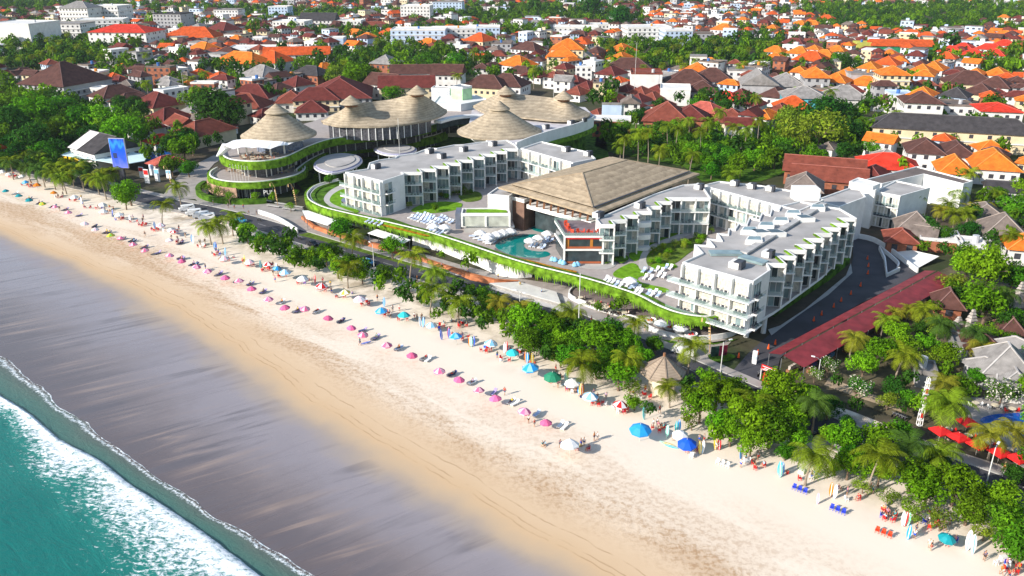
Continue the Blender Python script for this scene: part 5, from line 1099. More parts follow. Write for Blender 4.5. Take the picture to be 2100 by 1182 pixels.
# ---- white hotels across the top left
H_(45, 47, 100, 40, 20, 'flat', 'white', 'white', -8, 'huge plain white hotel block at the top left edge', None, False, 'hotel_block', 'hotel', lm='the plain white hotel block'); H_(135, 48, 92, 26, 15, 'flat', 'grey', 'white', -4, 'white hotel block with a grid of dark windows', None, True, 'hotel_block', 'hotel', True, 4); H_(210, 40, 90, 28, 14, 'flat', 'white', 'white', 12, 'white stepped hotel block with rows of small windows', None, True, 'hotel_block', 'hotel', True, 4)
H_(165, 15, 62, 26, 22, 'hip', 'grey', 'white', -8, 'white tower hotel with a grey hipped roof', 6, True, 'hotel_block', 'hotel', True, 5); H_(225, 12, 66, 28, 22, 'flat', 'white', 'white', -8, 'white terraced hotel block above the palms', None, True, 'hotel_block', 'hotel', True, 5)
H_(260, 63, 122, 32, 15, 'hip', 'bright red', 'white', -6, 'white hotel with a red hipped roof and four rows of dark windows', 5, True, 'hotel_block', 'hotel', False, 4, 'the red-roofed white hotel'); H_(355, 28, 60, 26, 19, 'flat', 'charcoal', 'grey', -8, 'grey flat hotel block behind the red-roofed white hotel', None, True, 'hotel_block', 'hotel'); H_(400, 74, 100, 24, 8, 'hip', 'orange-red', 'cream', -4, 'long cream block under a broad orange-red roof', **B); H_(460, 60, 60, 20, 9, 'hip', 'maroon', 'grey'); H_(420, 102, 66, 18, 6, 'hip', 'orange', 'white'); H_(470, 20, 50, 22, 14, 'flat', 'grey', 'white', -4, 'white flat block with a grey roof at the top', **B)
H_(575, 14, 40, 20, 16, 'flat', 'white', 'blue', -4, 'pale blue flat hotel tower at the top', **B); H_(600, 44, 66, 24, 13, 'flat', 'white', 'white', -6, 'white arcaded hotel with round-headed windows', None, True, 'hotel_block', 'hotel', True); H_(655, 40, 72, 20, 12, 'gable', 'charcoal', 'white', -4); H_(715, 42, 60, 20, 11, 'flat', 'white', 'white', -4, 'white flat hotel wing with a yellow rooftop tank', **B); H_(545, 97, 140, 20, 7, 'flat', 'white', 'white', 2, 'low long white flat block in front of the orange roofs', None, False, **B); H_(692, 78, 30, 14, 11, 'flat', 'white', 'blue', 0, 'pale blue blank tower house beside the orange roofs', None, False, **B); H_(740, 55, 120, 16, 5, 'hip', 'red-brown', 'white', 4); H_(730, 70, 50, 14, 5, 'hip', 'orange'); H_(755, 78, 40, 14, 6, 'hip', 'orange', 'white'); H_(800, 70, 44, 16, 6, 'hip', 'orange-red')
H_(860, 60, 110, 28, 15, 'flat', 'white', 'blue', 0, 'long pale blue hotel with rows of balconies', None, True, 'hotel_block', 'hotel', True, 4, 'the long pale blue hotel'); H_(930, 58, 90, 26, 14, 'flat', 'white', 'white', 4, 'white hotel wing with stepped terraces', None, True, 'hotel_block', 'hotel', True, 4); H_(990, 55, 70, 22, 12, 'flat', 'white', 'blue', 0, 'pale blue hotel wing with small orange caps', None, True, 'hotel_block', 'hotel'); H_(855, 12, 60, 26, 18, 'flat', 'white', 'white', -4, 'white flat hotel tower behind the long pale blue hotel', **B); H_(920, 4, 60, 26, 16, 'flat', 'grey', 'blue', -4, 'pale blue office tower at the top edge', **B)
H_(880, 90, 48, 14, 5, 'hip', 'orange', 'white'); H_(985, 82, 50, 18, 9, 'hip', 'orange-red', 'cream'); H_(1030, 88, 40, 18, 10, 'flat', 'grey-brown', 'grey', -4, 'unfinished grey concrete block', **B)
H_(1165, 98, 64, 20, 15, 'hip', 'orange', 'cream', -8, 'cream three-storey building under a tall orange roof', 6, True, 'building', 'building', True, 3, 'the cream building with the tall orange roof'); H_(1155, 112, 60, 24, 11, 'hip', 'orange', 'cream', -8); H_(1062, 132, 62, 18, 5, 'hip', 'orange', 'white'); H_(1275, 104, 46, 18, 7, 'hip', 'orange'); H_(1275, 120, 40, 16, 6, 'hip', 'orange'); H_(1085, 100, 60, 16, 7, 'hip', 'dark brown', 'white'); H_(1190, 75, 50, 16, 6, 'hip', 'dark brown')
H_(1180, 55, 90, 22, 9, 'flat', 'white', 'white', -4, 'low white flat block with dark openings', None, True, **B); H_(1325, 55, 90, 30, 14, 'flat', 'white', 'white', 4, 'white hotel with a pergola on its roof terrace', None, True, 'hotel_block', 'hotel', True, 4, 'the white hotel above the palm grove'); H_(1385, 62, 56, 26, 13, 'flat', 'white', 'blue', 4, 'pale blue side block of the white hotel', **B); H_(1240, 50, 60, 20, 8, 'flat', 'white', 'white', 0, 'white flat block with a square roof tower', None, True, **B); H_(1485, 60, 44, 16, 9, 'hip', 'orange', 'white'); H_(1430, 68, 60, 18, 8, 'flat', 'grey-brown', 'grey', 0, 'unfinished brown concrete frame building', **B)
H_(1325, 148, 62, 20, 12, 'flat', 'red-brown', 'white', -6, 'plain white cube building with a thin red-brown roof', None, False, **B, lm='the plain white cube building'); H_(1290, 138, 90, 18, 8, 'hip', 'dark brown', 'white', -8); H_(1255, 150, 44, 16, 7, 'hip', 'maroon', 'white'); H_(1430, 150, 66, 24, 8, 'hip', 'orange', 'grey', -8, 'orange hipped roof rising behind brown roofs', 6); H_(1410, 168, 90, 22, 7, 'hip', 'dark brown', 'white', -10); H_(1460, 162, 80, 20, 7, 'hip', 'dark brown', 'white', -10); H_(1440, 184, 60, 16, 6, 'hip', 'dark brown', 'grey', -10); H_(1385, 180, 60, 18, 8, 'flat', 'white', 'white', -10, 'long white wall of a flat-roofed block', None, False, **B); H_(1520, 142, 56, 18, 9, 'flat', 'grey', 'white', -10, 'white three-storey block with a pink roof deck', **B); H_(1555, 168, 70, 22, 9, 'gable', 'grey', 'grey', -10, 'grey hall with a pale grey gabled roof', None, False, **B)
for x, y, w, c in [(1300, 172, 40, 'maroon'), (1330, 178, 40, 'maroon'), (1285, 185, 36, 'maroon'), (1315, 190, 40, 'red-brown'), (1350, 185, 36, 'maroon'), (1380, 192, 40, 'maroon'), (1265, 205, 36, 'red-brown'), (1310, 205, 40, 'maroon'), (1340, 200, 36, 'red-brown'), (1180, 168, 44, 'maroon'), (1205, 178, 36, 'maroon'), (1185, 190, 40, 'red-brown'), (1230, 232, 30, 'red-brown'), (1490, 202, 56, 'bright red'), (1520, 195, 40, 'maroon'), (1540, 212, 50, 'maroon'), (1360, 215, 30, 'maroon'), (1300, 218, 30, 'maroon'), (1100, 155, 50, 'maroon'), (1070, 148, 60, 'dark brown'), (1150, 158, 50, 'dark brown')]: H_(x, y, w, 12, 4, 'hip', c)
H_(1368, 240, 90, 22, 6, 'hip', 'red-brown', 'brick', -12, 'big red-brown swooping roof of a garden bar', 7, lm='the swooping red-brown bar roof'); H_(1415, 238, 70, 18, 6, 'hip', 'maroon', 'brick', -12); H_(1445, 225, 50, 16, 6, 'hip', 'pinkish red', 'brick', 50); H_(1500, 245, 70, 16, 4, 'hip', 'red-brown', 'cream', -14); H_(1545, 240, 60, 14, 4, 'hip', 'red-brown'); H_(1570, 238, 44, 14, 5, 'hip', 'orange'); H_(1255, 245, 76, 10, 7, 'flat', 'white', 'brick', -8, 'open bamboo-sided building with a white flat roof', **B); H_(1255, 215, 40, 1.2, 9, 'flat', 'grey', 'blue', -8, 'dark blue billboard screen among palms', None, False, 'billboard', 'billboard')
# ---- right
H_(1845, 92, 118, 20, 9, 'gable', 'orange-red', 'green', -8, 'long hall with a green mesh wall and orange-red roof', 4, False, 'building', 'building', lm='the green-walled hall'); H_(1768, 88, 28, 14, 10, 'flat', 'lime', 'lime', -8, 'lime-coloured block beside the green-walled hall', None, False, **B); H_(1725, 92, 80, 16, 6, 'hip', 'dark brown', 'white', -8); H_(1628, 92, 56, 16, 7, 'hip', 'maroon', 'grey'); H_(1640, 108, 44, 14, 7, 'hip', 'orange', 'white'); H_(1670, 100, 24, 9, 10, 'hip', 'orange'); H_(1715, 104, 40, 12, 7, 'hip', 'orange'); H_(1590, 105, 40, 12, 7, 'hip', 'orange', 'white'); H_(1590, 120, 40, 12, 7, 'hip', 'orange'); H_(1665, 122, 64, 18, 5, 'hip', 'orange-red', 'grey'); H_(1690, 115, 50, 14, 6, 'hip', 'orange', 'white')
H_(1830, 150, 56, 16, 13, 'hip', 'orange', 'cream', -8, 'three-tier cream building with orange eaves on every storey', 4, True, 'building', 'building', True, 4, 'the three-tier cream building'); H_(1785, 138, 36, 14, 11, 'hip', 'orange', 'white'); H_(1820, 130, 46, 14, 12, 'hip', 'orange-red', 'white'); H_(1770, 150, 60, 16, 9, 'flat', 'grey', 'grey', -8, 'blank grey wall block under small orange roofs', None, False, **B); H_(1740, 152, 44, 14, 7, 'hip', 'orange', 'white'); H_(1890, 148, 52, 16, 8, 'hip', 'orange', 'white'); H_(1915, 140, 44, 16, 8, 'hip', 'orange', 'white'); H_(2000, 150, 32, 12, 7, 'hip', 'orange'); H_(2045, 152, 44, 16, 6, 'hip', 'orange', 'white'); H_(1965, 150, 44, 12, 6, 'hip', 'dark brown', 'white')
H_(1672, 155, 48, 18, 11, 'hip', 'orange', 'grey', -10, 'tall grey house under a bright orange hipped roof', 4.5); H_(1638, 150, 34, 14, 6, 'hip', 'orange'); H_(1715, 165, 50, 14, 7, 'hip', 'orange', 'white'); H_(1775, 172, 60, 14, 5, 'hip', 'orange'); H_(1610, 172, 70, 20, 6, 'hip', 'grey', 'grey', -10); H_(1648, 195, 84, 20, 8, 'hip', 'grey', 'cyan', -10, 'grey hipped hall with bright cyan walls', 4.5, lm='the cyan-walled hall'); H_(1730, 198, 84, 18, 6, 'hip', 'grey', 'white', -10); H_(1590, 195, 50, 16, 5, 'hip', 'dark brown'); H_(1625, 218, 70, 16, 5, 'hip', 'orange-red', 'cream', -10); H_(1600, 228, 50, 14, 5, 'hip', 'red-brown')
H_(1888, 205, 72, 18, 13, 'hip', 'dark brown', 'white', -14, 'white three-storey house with a brown pyramid roof', 4, True, 'building', 'building', False, 3, 'the white three-storey house'); H_(1892, 192, 44, 12, 15, 'hip', 'orange', 'white'); H_(1955, 213, 66, 16, 9, 'flat', 'grey-brown', 'white', -14, 'white two-storey row with brown windows', None, True, **B); H_(2045, 222, 76, 18, 10, 'hip', 'bright red', 'white', -14, 'white guesthouse with a bright red roof', 2.5, True, 'building', 'building', True, 2, 'the red-roofed guesthouse'); H_(1845, 192, 44, 14, 9, 'flat', 'blue', 'white', -10, 'white cube house with a blue roof terrace', **B); H_(1985, 168, 90, 20, 5, 'hip', 'dark brown', 'cream', -14); H_(2040, 175, 60, 16, 6, 'hip', 'dark brown', 'white'); H_(2010, 190, 60, 16, 6, 'hip', 'dark brown', 'cream'); H_(1820, 205, 44, 16, 5, 'hip', 'dark brown'); H_(1960, 195, 50, 14, 7, 'hip', 'charcoal', 'blue')
for x, y, w, c in [(1950, 105, 44, 'bright red'), (1975, 98, 36, 'bright red'), (1995, 112, 44, 'bright red'), (2030, 100, 50, 'bright red'), (2060, 92, 40, 'bright red'), (2085, 100, 40, 'orange-red'), (2040, 112, 40, 'bright red'), (1940, 118, 40, 'orange-red'), (2000, 82, 30, 'orange'), (2060, 72, 36, 'orange'), (1900, 75, 36, 'orange-red'), (1870, 70, 40, 'orange-red'), (1640, 50, 30, 'orange'), (1665, 50, 36, 'orange'), (1695, 38, 30, 'orange-red'), (1585, 58, 24, 'orange')]: H_(x, y, w, 12, 7, 'hip', c)
H_(1950, 262, 300, 15, 8, 'hip', 'charcoal', 'cream', -18, 'very long lodge with a dark grey roof and cream arcades', 5, True, 'lodge', 'lodge', True, 2, 'the long dark-roofed lodge')
H_(1820, 336, 110, 16, 5, 'hip', 'bright red', 'white', -18, 'bright red hipped roof behind the L-shaped block', 4); H_(1955, 345, 60, 16, 5, 'hip', 'orange', 'white', -18, 'orange hipped roof beside its twin behind the L-shaped block', 4.5); H_(2035, 335, 80, 20, 5.5, 'hip', 'orange', 'white', -18, 'larger orange hipped roof, farther of the orange twins', 5); H_(1895, 305, 66, 16, 7, 'hip', 'dark brown', 'white', -18); H_(1960, 310, 60, 18, 6, 'hip', 'dark brown', 'white', -18); H_(1690, 345, 150, 14, 5, 'gable', 'red-brown', 'brick', -20, 'long red-brown gabled roof behind the angled hotel wing', 4); H_(1700, 362, 140, 12, 4.5, 'gable', 'red-brown', 'brick', -20, 'second long red-brown gabled roof, nearest the angled hotel wing', 3.5); H_(1650, 380, 66, 14, 6, 'hip', 'grey-brown', 'blue', -20, 'grey-brown pyramid pavilion right behind the angled hotel wing', 4); H_(1790, 355, 50, 12, 4, 'hip', 'maroon'); H_(1700, 300, 30, 9, 4, 'hip', 'grey-brown'); H_(1665, 305, 30, 9, 4, 'hip', 'grey-brown')
H_(1875, 462, 64, 9, 4.5, 'hip', 'grey-brown', 'cream', -18, 'grey-brown shingle pavilion in front of the white three-storey block', 4); H_(1848, 486, 56, 9, 3.5, 'hip', 'red-brown', 'brick', -18); H_(1885, 478, 50, 8, 3.5, 'gable', 'grey-brown', 'brick', 60); H_(1925, 486, 76, 9, 3, 'flat', 'white', 'brick', -18, 'low shed with a white sheet roof', None, False, **B); H_(2055, 470, 70, 12, 4, 'hip', 'grey-brown', 'grey', -18, 'dark thatched villa among the palms on the right', 4.5); H_(2098, 500, 60, 10, 4.5, 'hip', 'orange', 'white', -18, 'orange roof cut by the right edge'); H_(2075, 385, 90, 10, 4, 'gable', 'charcoal', 'white', -18, 'long charcoal roof at the right edge', 2); H_(1990, 500, 50, 8, 3, 'flat', 'white', 'grey', -18, 'white canvas-roofed shed near the market', None, False, **B); H_(2020, 430, 44, 9, 4, 'hip', 'grey-brown', 'grey', -18)
H_(1944, 618, 44, 7, 3.2, 'hip', 'dark brown', 'brick', -18, 'dark brown tiled house behind the market canopy', 3); H_(2015, 700, 64, 8, 3.5, 'hip', 'dark brown', 'grey', -18); H_(2072, 672, 36, 5, 3, 'hip', 'dark brown', 'brick', -18, 'small red-brick shrine pavilion with a black roof', 2.5)
H_(2060, 745, 80, 9, 4, 'hip', 'grey', 'grey', -18, 'grey thatched villa at the right edge', 4); H_(2030, 752, 50, 7, 3.5, 'hip', 'grey', 'grey', 20); H_(2095, 715, 60, 9, 4, 'hip', 'grey', 'grey', 20); H_(2080, 775, 60, 7, 3.5, 'hip', 'grey', 'white', -18)
H_(1898, 758, 36, 5, 2.8, 'flat', 'grey', 'grey', -18, 'small grey flat-roofed hut among the garden trees', None, False, **B); H_(1968, 700, 32, 5, 2.8, 'flat', 'grey', 'grey', -18, 'pale blue-grey roof patch between garden trees', None, False, **B)
# beach club on the left
bc = H_(215, 300, 100, 18, 6, 'gable', 'charcoal', 'white', -38, 'beach club with a charcoal and white gabled roof', 5, True, 'building', 'building', lm='the beach club')
p = G(200, 312, 3.6); m = MB(); P = W2([(125, 318), (175, 296), (305, 318), (296, 330), (250, 338), (205, 330)], 3.8); m.prism([Vector((q.x, q.y, 0)) for q in P], 3.6, 3.8)
t = thing('beach_club_terrace', 'pale blue terrace roof in front of the beach club', 'terrace', (p.x, p.y, 0)); m.build('roof', M('pale_blue_sheet', (.62, .80, .84), .5, .06, .3), t)
for k, (x, y) in enumerate([(132, 322), (170, 330), (205, 334), (250, 341), (295, 333)]):
    q = G(x, y, 0); m = MB(); m.box((q.x, q.y+1, 1.8), (.3, .3, 3.6)); m.build('post', WHITE, t)
m = MB()
for k in range(5):
    a, b = G(128+k*12, 317+k*3.6, 3.5), G(136+k*12, 320+k*3.6, 3.5); dn = Vector((1.2, -2.2, -.9)); m.quad(a, b, b+dn, a+dn)
m.build('yellow_awning', M('yellow_canvas', (.75, .42, .01), .7), t)
m = MB(); m.add([(-9.2, -10, 6.0), (-2, -10, 6.0), (-2, 0, 11.08), (-9.2, 0, 11.08), (-9.2, 10, 6.0), (-2, 10, 6.0)], ((0, 1, 2, 3), (3, 2, 5, 4))); build_at(m, 'white_roof_bay', WALLM['white'], bc)
# ---- the rest of the town: every plot that the camera can see, nearest plots as single houses
def free(x, y, r):
    px, py = proj((x, y, 3)); 
    if px < -220 or px > 2320 or py < -8: return False
    for fx, fy, fr, w, d, a in FOOT:
        dx, dy = x-fx, y-fy
        if abs(dx) > fr*1.5+r+6 or abs(dy) > fr*1.5+r+6: continue
        lx, ly = dx*cos(-a)-dy*sin(-a), dx*sin(-a)+dy*cos(-a)
        if abs(lx) < w/2+r*.8 and abs(ly) < d/2+r*.8: return False
    return True
ZONES = [[(380, 440), (420, 300), (460, 260), (620, 170), (900, 165), (1000, 160), (1240, 190), (1240, 300), (1500, 330), (1780, 355), (1900, 370), (1960, 560), (2100, 560), (2100, 1182), (0, 1182), (0, 300), (120, 310), (330, 260)],
 [(0, 165), (330, 230), (450, 270), (430, 330), (0, 345)], [(1240, 85), (1600, 85), (1600, 145), (1240, 145)], [(1230, 255), (1330, 235), (1500, 290), (1560, 280), (1620, 220), (1790, 220), (1760, 340), (1450, 350), (1230, 310)], [(0, 60), (225, 95), (230, 140), (0, 160)], [(1700, 12), (2100, 12), (2100, 45), (1720, 60)]]
NHOUSE = sum(1 for o in THINGS if o.name.split('.')[0] == 'house')
far = MB(); FM = []; FMI = {}
def fm(mat):
    if mat.name not in FMI: FMI[mat.name] = len(FM); FM.append(mat)
    return FMI[mat.name]
fart = []      # far trees
cell = 13.6; rows = []
Y = 300.0
rr_ = random.Random(41)
while Y < 2300:
    half = Y*.70+60; c = cell*(1 if Y < 900 else (1.15 if Y < 1400 else 1.4))
    X = -half
    while X < half:
        rows.append((X+rr_.uniform(-3, 3), Y+rr_.uniform(-3, 3), c)); X += c
    Y += c
RC_L = [('dark brown', 38), ('maroon', 20), ('red-brown', 10), ('orange-red', 7), ('orange', 4), ('grey', 6), ('grey-brown', 6), ('flat', 22)]
RC_R = [('dark brown', 30), ('maroon', 14), ('red-brown', 7), ('orange-red', 12), ('orange', 19), ('grey', 5), ('grey-brown', 5), ('flat', 20)]
def pick(tab, r):
    s = r.uniform(0, sum(w for _, w in tab))
    for k, w in tab:
        s -= w
        if s <= 0: return k
    return tab[0][0]
for x, y, c in rows:
    if not free(x, y, 5): 
        continue
    px, py = proj((x, y, 3))
    green = mnoise.noise(Vector((x*.006, y*.006, 2.2)))*.9+mnoise.noise(Vector((x*.02, y*.02, 9)))*.45
    inz = any(inside(px, py, z) for z in ZONES)
    if inside(px, py, ZONES[0]): continue
    if inz: green += 1.0
    if py < 40 and 0 < px < 1150: green += .12
    if green > .17 or rr_.random() < .10:
        n = 1 if y < 700 else 1
        fart.append((x+rr_.uniform(-3, 3), y+rr_.uniform(-3, 3), rr_.uniform(3, 5.6)))
        if rr_.random() < .5: fart.append((x+rr_.uniform(-7, 7), y+rr_.uniform(-7, 7), rr_.uniform(2.5, 4.2)))
        continue
    right = min(1, max(0, (px-900)/700)); rc = pick(RC_R if rr_.random() < right else RC_L, rr_)
    w, d = rr_.uniform(7, 12.5), rr_.uniform(6.5, 10.5); fl = rr_.choice([1, 1, 2, 2, 2, 3]); h = fl*3.1+.6; ang = rr_.choice([-38, 52, -25, -10, 60])+rr_.uniform(-8, 8)
    wc = rr_.choice(['white', 'white', 'white', 'cream', 'grey', 'blue', 'brick'])
    roof = 'flat' if rc == 'flat' else rr_.choice(['hip', 'hip', 'hip', 'gable'])
    if rc == 'flat': rc = rr_.choice(['white', 'white', 'grey', 'grey-brown']); h += 2.5; w += 3
    if NHOUSE < 296 and y < 800 and -40 < px < 2140:
        house_xy(x, y, w, d, h, roof, rc, wc, ang, wins=y < 560); NHOUSE += 1
    else:
        k0 = len(far.v); ca, sa = cos(R(ang)), sin(R(ang)); q = MB(); q.box((0, 0, h/2), (w, d, h), 0, 0)
        if roof != 'flat': hip_mesh(q, w, d, h, min(w, d)*.32, .9, roof == 'gable', 1)
        else:
            q.box((0, 0, h+.3), (w+.4, d+.4, .6), 0, 1)
            if rr_.random() < .5: q.box((rr_.uniform(-2, 2), rr_.uniform(-1, 1), h+1.5), (3, 3, 2.4), 0, 0)
        for s in range(1, fl+1):
            for i in range(3): q.box((-w/2+w*(i+.5)/3, -d/2-.02, (s-.45)*h/fl), (w*.16, .1, 1.4), 0, 2)
            for i in range(2): q.box((-w/2-.02, -d/2+d*(i+.5)/2, (s-.45)*h/fl), (.1, d*.18, 1.4), 0, 2)
        im = (fm(WALLM[wc]), fm(TERRA[rc] if rc in TERRA else WALLM.get(rc, ROOFG)), fm(WINM))
        far.v += [(x+vx*ca-vy*sa, y+vx*sa+vy*ca, vz) for vx, vy, vz in q.v]; far.f += [tuple(i+k0 for i in f) for f in q.f]; far.m += [im[i] for i in q.m]
    if rr_.random() < .22: fart.append((x+c*.5, y+c*.5, rr_.uniform(2.2, 3.6)))
stuff(far.build('distant_town', FM), 'far rows of small houses with brown, orange and white roofs reaching the horizon', 'town')
# trees between the houses: nearest ones single, the rest one wood
fart.sort(key=lambda t: t[1]); ft = MB()
protoL = []
for s in range(5): protoL.append(crown_mesh(500+s, 130, 1.0, 1.05, .8, 8, .5))
for x, y, r in fart:
    if y < 520: tree_xy(rr_.choice(['mid', 'dark', 'bright', 'mid2', 'dark2']), x, y, r)
QUEUE.sort(key=lambda t: -t[3]*scale_at((t[1], t[2], 3)))
vis = [t for t in QUEUE if -80 < proj((t[1], t[2], 3))[0] < 2180]
main = [t for t in vis if t[0] in ('flower', 'young') or t[4] > 0]; main += [t for t in vis if t not in main][:296-sum(1 for t in main if t[0] != 'zz')]
for t in main: tree_make(*t)
rest = [(x, y, r) for x, y, r in fart if y >= 520]+[t[1:4] for t in QUEUE if t not in main]
for x, y, r in rest:
    pm = rr_.choice(protoL); k0 = len(ft.v); ca, sa = cos(x), sin(x); mi = rr_.choice([0, 0, 1, 1, 2])
    ft.v += [(x+(vx*ca-vy*sa)*r, y+(vx*sa+vy*ca)*r, vz*r*1.25+1.0) for vx, vy, vz in pm.v]; ft.f += [tuple(i+k0 for i in f) for f in pm.f]; ft.m += [mi]*len(pm.f)
stuff(ft.build('distant_trees', [LEAF['mid'], LEAF['dark'], LEAF['bright']]), 'trees that fill the gaps between the far houses', 'trees')
# ================================================================ beach, street and deck furniture
def pm(name, c, r=.45): return M(name, c, r, .08, 2)
C_ = {'pink': M('pink_canvas', (.70, .13, .28), .6, .1, 2, objvar=.22), 'light pink': M('light_pink_canvas', (.78, .46, .54), .6, .1, 2, objvar=.12), 'white': pm('white_cloth', (.78, .78, .78)), 'green': pm('lime_canvas', (.20, .48, .06)), 'dark green': pm('dark_green_canvas', (.02, .20, .11)), 'teal': pm('teal_canvas', (.01, .26, .30)), 'blue': pm('royal_blue_canvas', (.01, .09, .58)), 'sky blue': pm('sky_blue_canvas', (.02, .28, .68)), 'light blue': pm('light_blue_canvas', (.22, .50, .72)), 'cyan': pm('cyan_canvas', (.04, .50, .55)), 'orange': pm('orange_canvas', (.72, .20, .01)), 'yellow': pm('yellow_canvas_b', (.75, .55, .05)), 'red': pm('red_plastic', (.60, .02, .02)), 'blueplastic': pm('blue_plastic', (.03, .06, .55)), 'mint': pm('mint_board', (.25, .65, .50)), 'black': pm('black_cloth', (.03, .03, .035)), 'lilac': pm('lilac_cloth', (.34, .28, .50)), 'cream': pm('cream_cloth', (.68, .60, .45)), 'paleblue': pm('pale_blue_cushion', (.42, .52, .70)), 'navy': pm('navy_cloth', (.03, .05, .16)), 'skin': pm('skin', (.36, .19, .11), .6), 'skin2': pm('light_skin', (.52, .32, .22), .6), 'hair': pm('dark_hair', (.015, .012, .01), .6), 'rose': pm('rose_cloth', (.55, .22, .32)), 'grey': pm('grey_cloth', (.25, .26, .28))}
POLE = M('pale_pole', (.55, .52, .48), .5)
def umbrella(label, ca, cb, r=1.32, h=2.5, name='beach_umbrella', cat='umbrella', n=8, sq=False):
    t = thing(name, label, cat); m = MB(); m.tube([(0, 0, -.1), (0, 0, h)], [.035, .03], 6); m.build('pole', POLE, t)
    m = MB(); n = 4 if sq else n
    for k in range(n):
        a0, a1 = 2*pi*(k)/n+pi/4, 2*pi*(k+1)/n+pi/4; am = (a0+a1)/2; mid = r*cos(pi/n)*.96; mi = k % 2
        def P(a, q, z): return (q*cos(a), q*sin(a), z)
        ap = (0, 0, h+.02); e0, e1, em = P(a0, r, h-.80), P(a1, r, h-.80), P(am, mid, h-.7); s0, s1, sm_ = P(a0, r*.5, h-.28), P(a1, r*.5, h-.28), P(am, mid*.5, h-.21)
        m.add([ap, s0, s1], ((0, 1, 2),), mi); m.add([s0, e0, e1, s1], ((0, 1, 2, 3),), mi)
        v0, v1 = P(a0, r*1.0, h-1.0), P(a1, r*1.0, h-1.0); m.add([e0, v0, v1, e1], ((0, 1, 2, 3),), 1-mi if ca is not cb else mi)
    m.build('canopy', [ca, cb], t); m = MB(); m.tube([(0, 0, h), (0, 0, h+.12)], [.06, .02], 6); m.build('finial', POLE, t)
    return t
UMB = {}
def umb(kind, px, py, r=1.0, z=0.0, phrase=None, group=None):
    tab = {'pink': ('pink', 'pink'), 'pinkw': ('pink', 'light pink'), 'pale': ('light pink', 'white'), 'white': ('white', 'white'), 'green': ('green', 'yellow'), 'dark green': ('dark green', 'dark green'), 'teal': ('teal', 'teal'), 'blue': ('blue', 'blue'), 'sky': ('sky blue', 'sky blue'), 'light blue': ('light blue', 'sky blue'), 'bluewhite': ('light blue', 'white'), 'cyan': ('cyan', 'cyan'), 'orange': ('orange', 'orange'), 'yellow': ('yellow', 'white'), 'redwhite': ('red', 'white')}
    nm = {'pink': 'deep pink beach umbrella', 'pinkw': 'pink and rose panelled beach umbrella', 'pale': 'pale pink and white beach umbrella', 'white': 'plain white beach umbrella', 'green': 'lime green beach umbrella', 'dark green': 'dark green beach umbrella', 'teal': 'teal beach umbrella', 'blue': 'royal blue beach umbrella', 'sky': 'big bright blue beach umbrella', 'light blue': 'light blue beach umbrella', 'bluewhite': 'light blue and white beach umbrella', 'cyan': 'turquoise beach umbrella', 'orange': 'orange beach umbrella', 'yellow': 'yellow and white beach umbrella', 'redwhite': 'red and white beach umbrella'}
    if kind not in UMB: UMB[kind] = umbrella(nm[kind], C_[tab[kind][0]], C_[tab[kind][1]])
    p = G(px, py, 2.0*r+z); o = place(UMB[kind], (p.x, p.y, z), rnd.uniform(0, 6.28), r*.94, nm[kind]+' on the sand', 'beach umbrellas', rnd.uniform(-.16, .16)); return o
# lounger
def lounger(label, fm_, cm, name='sun_lounger'):
    t = thing(name, label, 'sun lounger'); m = MB(); m.box((0, -.25, .26), (.66, 1.4, .06)); 
    m.build('frame', fm_, t)
    for x, y in ((-.27, -.85), (.27, -.85), (-.27, .4), (.27, .4)):
        q = MB(); q.box((x, y, .11), (.06, .06, .26)); q.build('leg', fm_, t)
    q = MB(); q.box((0, -.25, .34), (.62, 1.38, .10)); q.build('mattress', cm, t)
    q = MB(); q.add([(-.31, .44, .29), (.31, .44, .29), (.31, 1.0, .72), (-.31, 1.0, .72), (-.31, .40, .39), (.31, .40, .39), (.31, .95, .82), (-.31, .95, .82)], ((3, 2, 1, 0), (4, 5, 6, 7), (0, 1, 5, 4), (1, 2, 6, 5), (2, 3, 7, 6), (3, 0, 4, 7))); q.build('backrest', cm, t)
    return t
LG = {'white': lounger('white', WHITE, C_['white']), 'blue': lounger('blue', WHITE, C_['paleblue']), 'lilac': lounger('lilac', C_['black'], C_['lilac']), 'dark': lounger('dark', C_['black'], C_['navy'])}
LNAME = {'white': 'white cushioned sun lounger', 'blue': 'white sun lounger with pale blue cushion', 'lilac': 'lilac cushioned beach lounger', 'dark': 'dark cushioned beach lounger'}
def chair_proto(mat, label):
    t = thing('plastic_chair', label, 'chair'); m = MB(); m.box((0, 0, .43), (.5, .48, .05)); m.build('seat', mat, t)
    m = MB(); m.box((0, .25, .70), (.48, .05, .5)); m.build('backrest', mat, t)
    for x, y in ((-.22, -.2), (.22, -.2), (-.22, .22), (.22, .22)): q = MB(); q.box((x, y, .20), (.05, .05, .42)); q.build('leg', mat, t)
    for x in (-.25, .25): q = MB(); q.box((x, 0, .64), (.05, .46, .04)); q.box((x, -.2, .53), (.04, .05, .22)); q.build('armrest', mat, t)
    return t
CH = {'red': chair_proto(C_['red'], 'x'), 'blue': chair_proto(C_['blueplastic'], 'x'), 'white': chair_proto(C_['white'], 'x'), 'orange': chair_proto(pm('orange_red_plastic', (.75, .06, .02)), 'x')}
def chair(kind, x, y, rz=None):
    return place(CH[kind], (x, y, 0), rnd.uniform(0, 6.28) if rz is None else rz, 1.0, {'red': 'red', 'blue': 'blue', 'white': 'white', 'orange': 'orange-red'}[kind]+' plastic chair on the sand', 'plastic beach chairs')
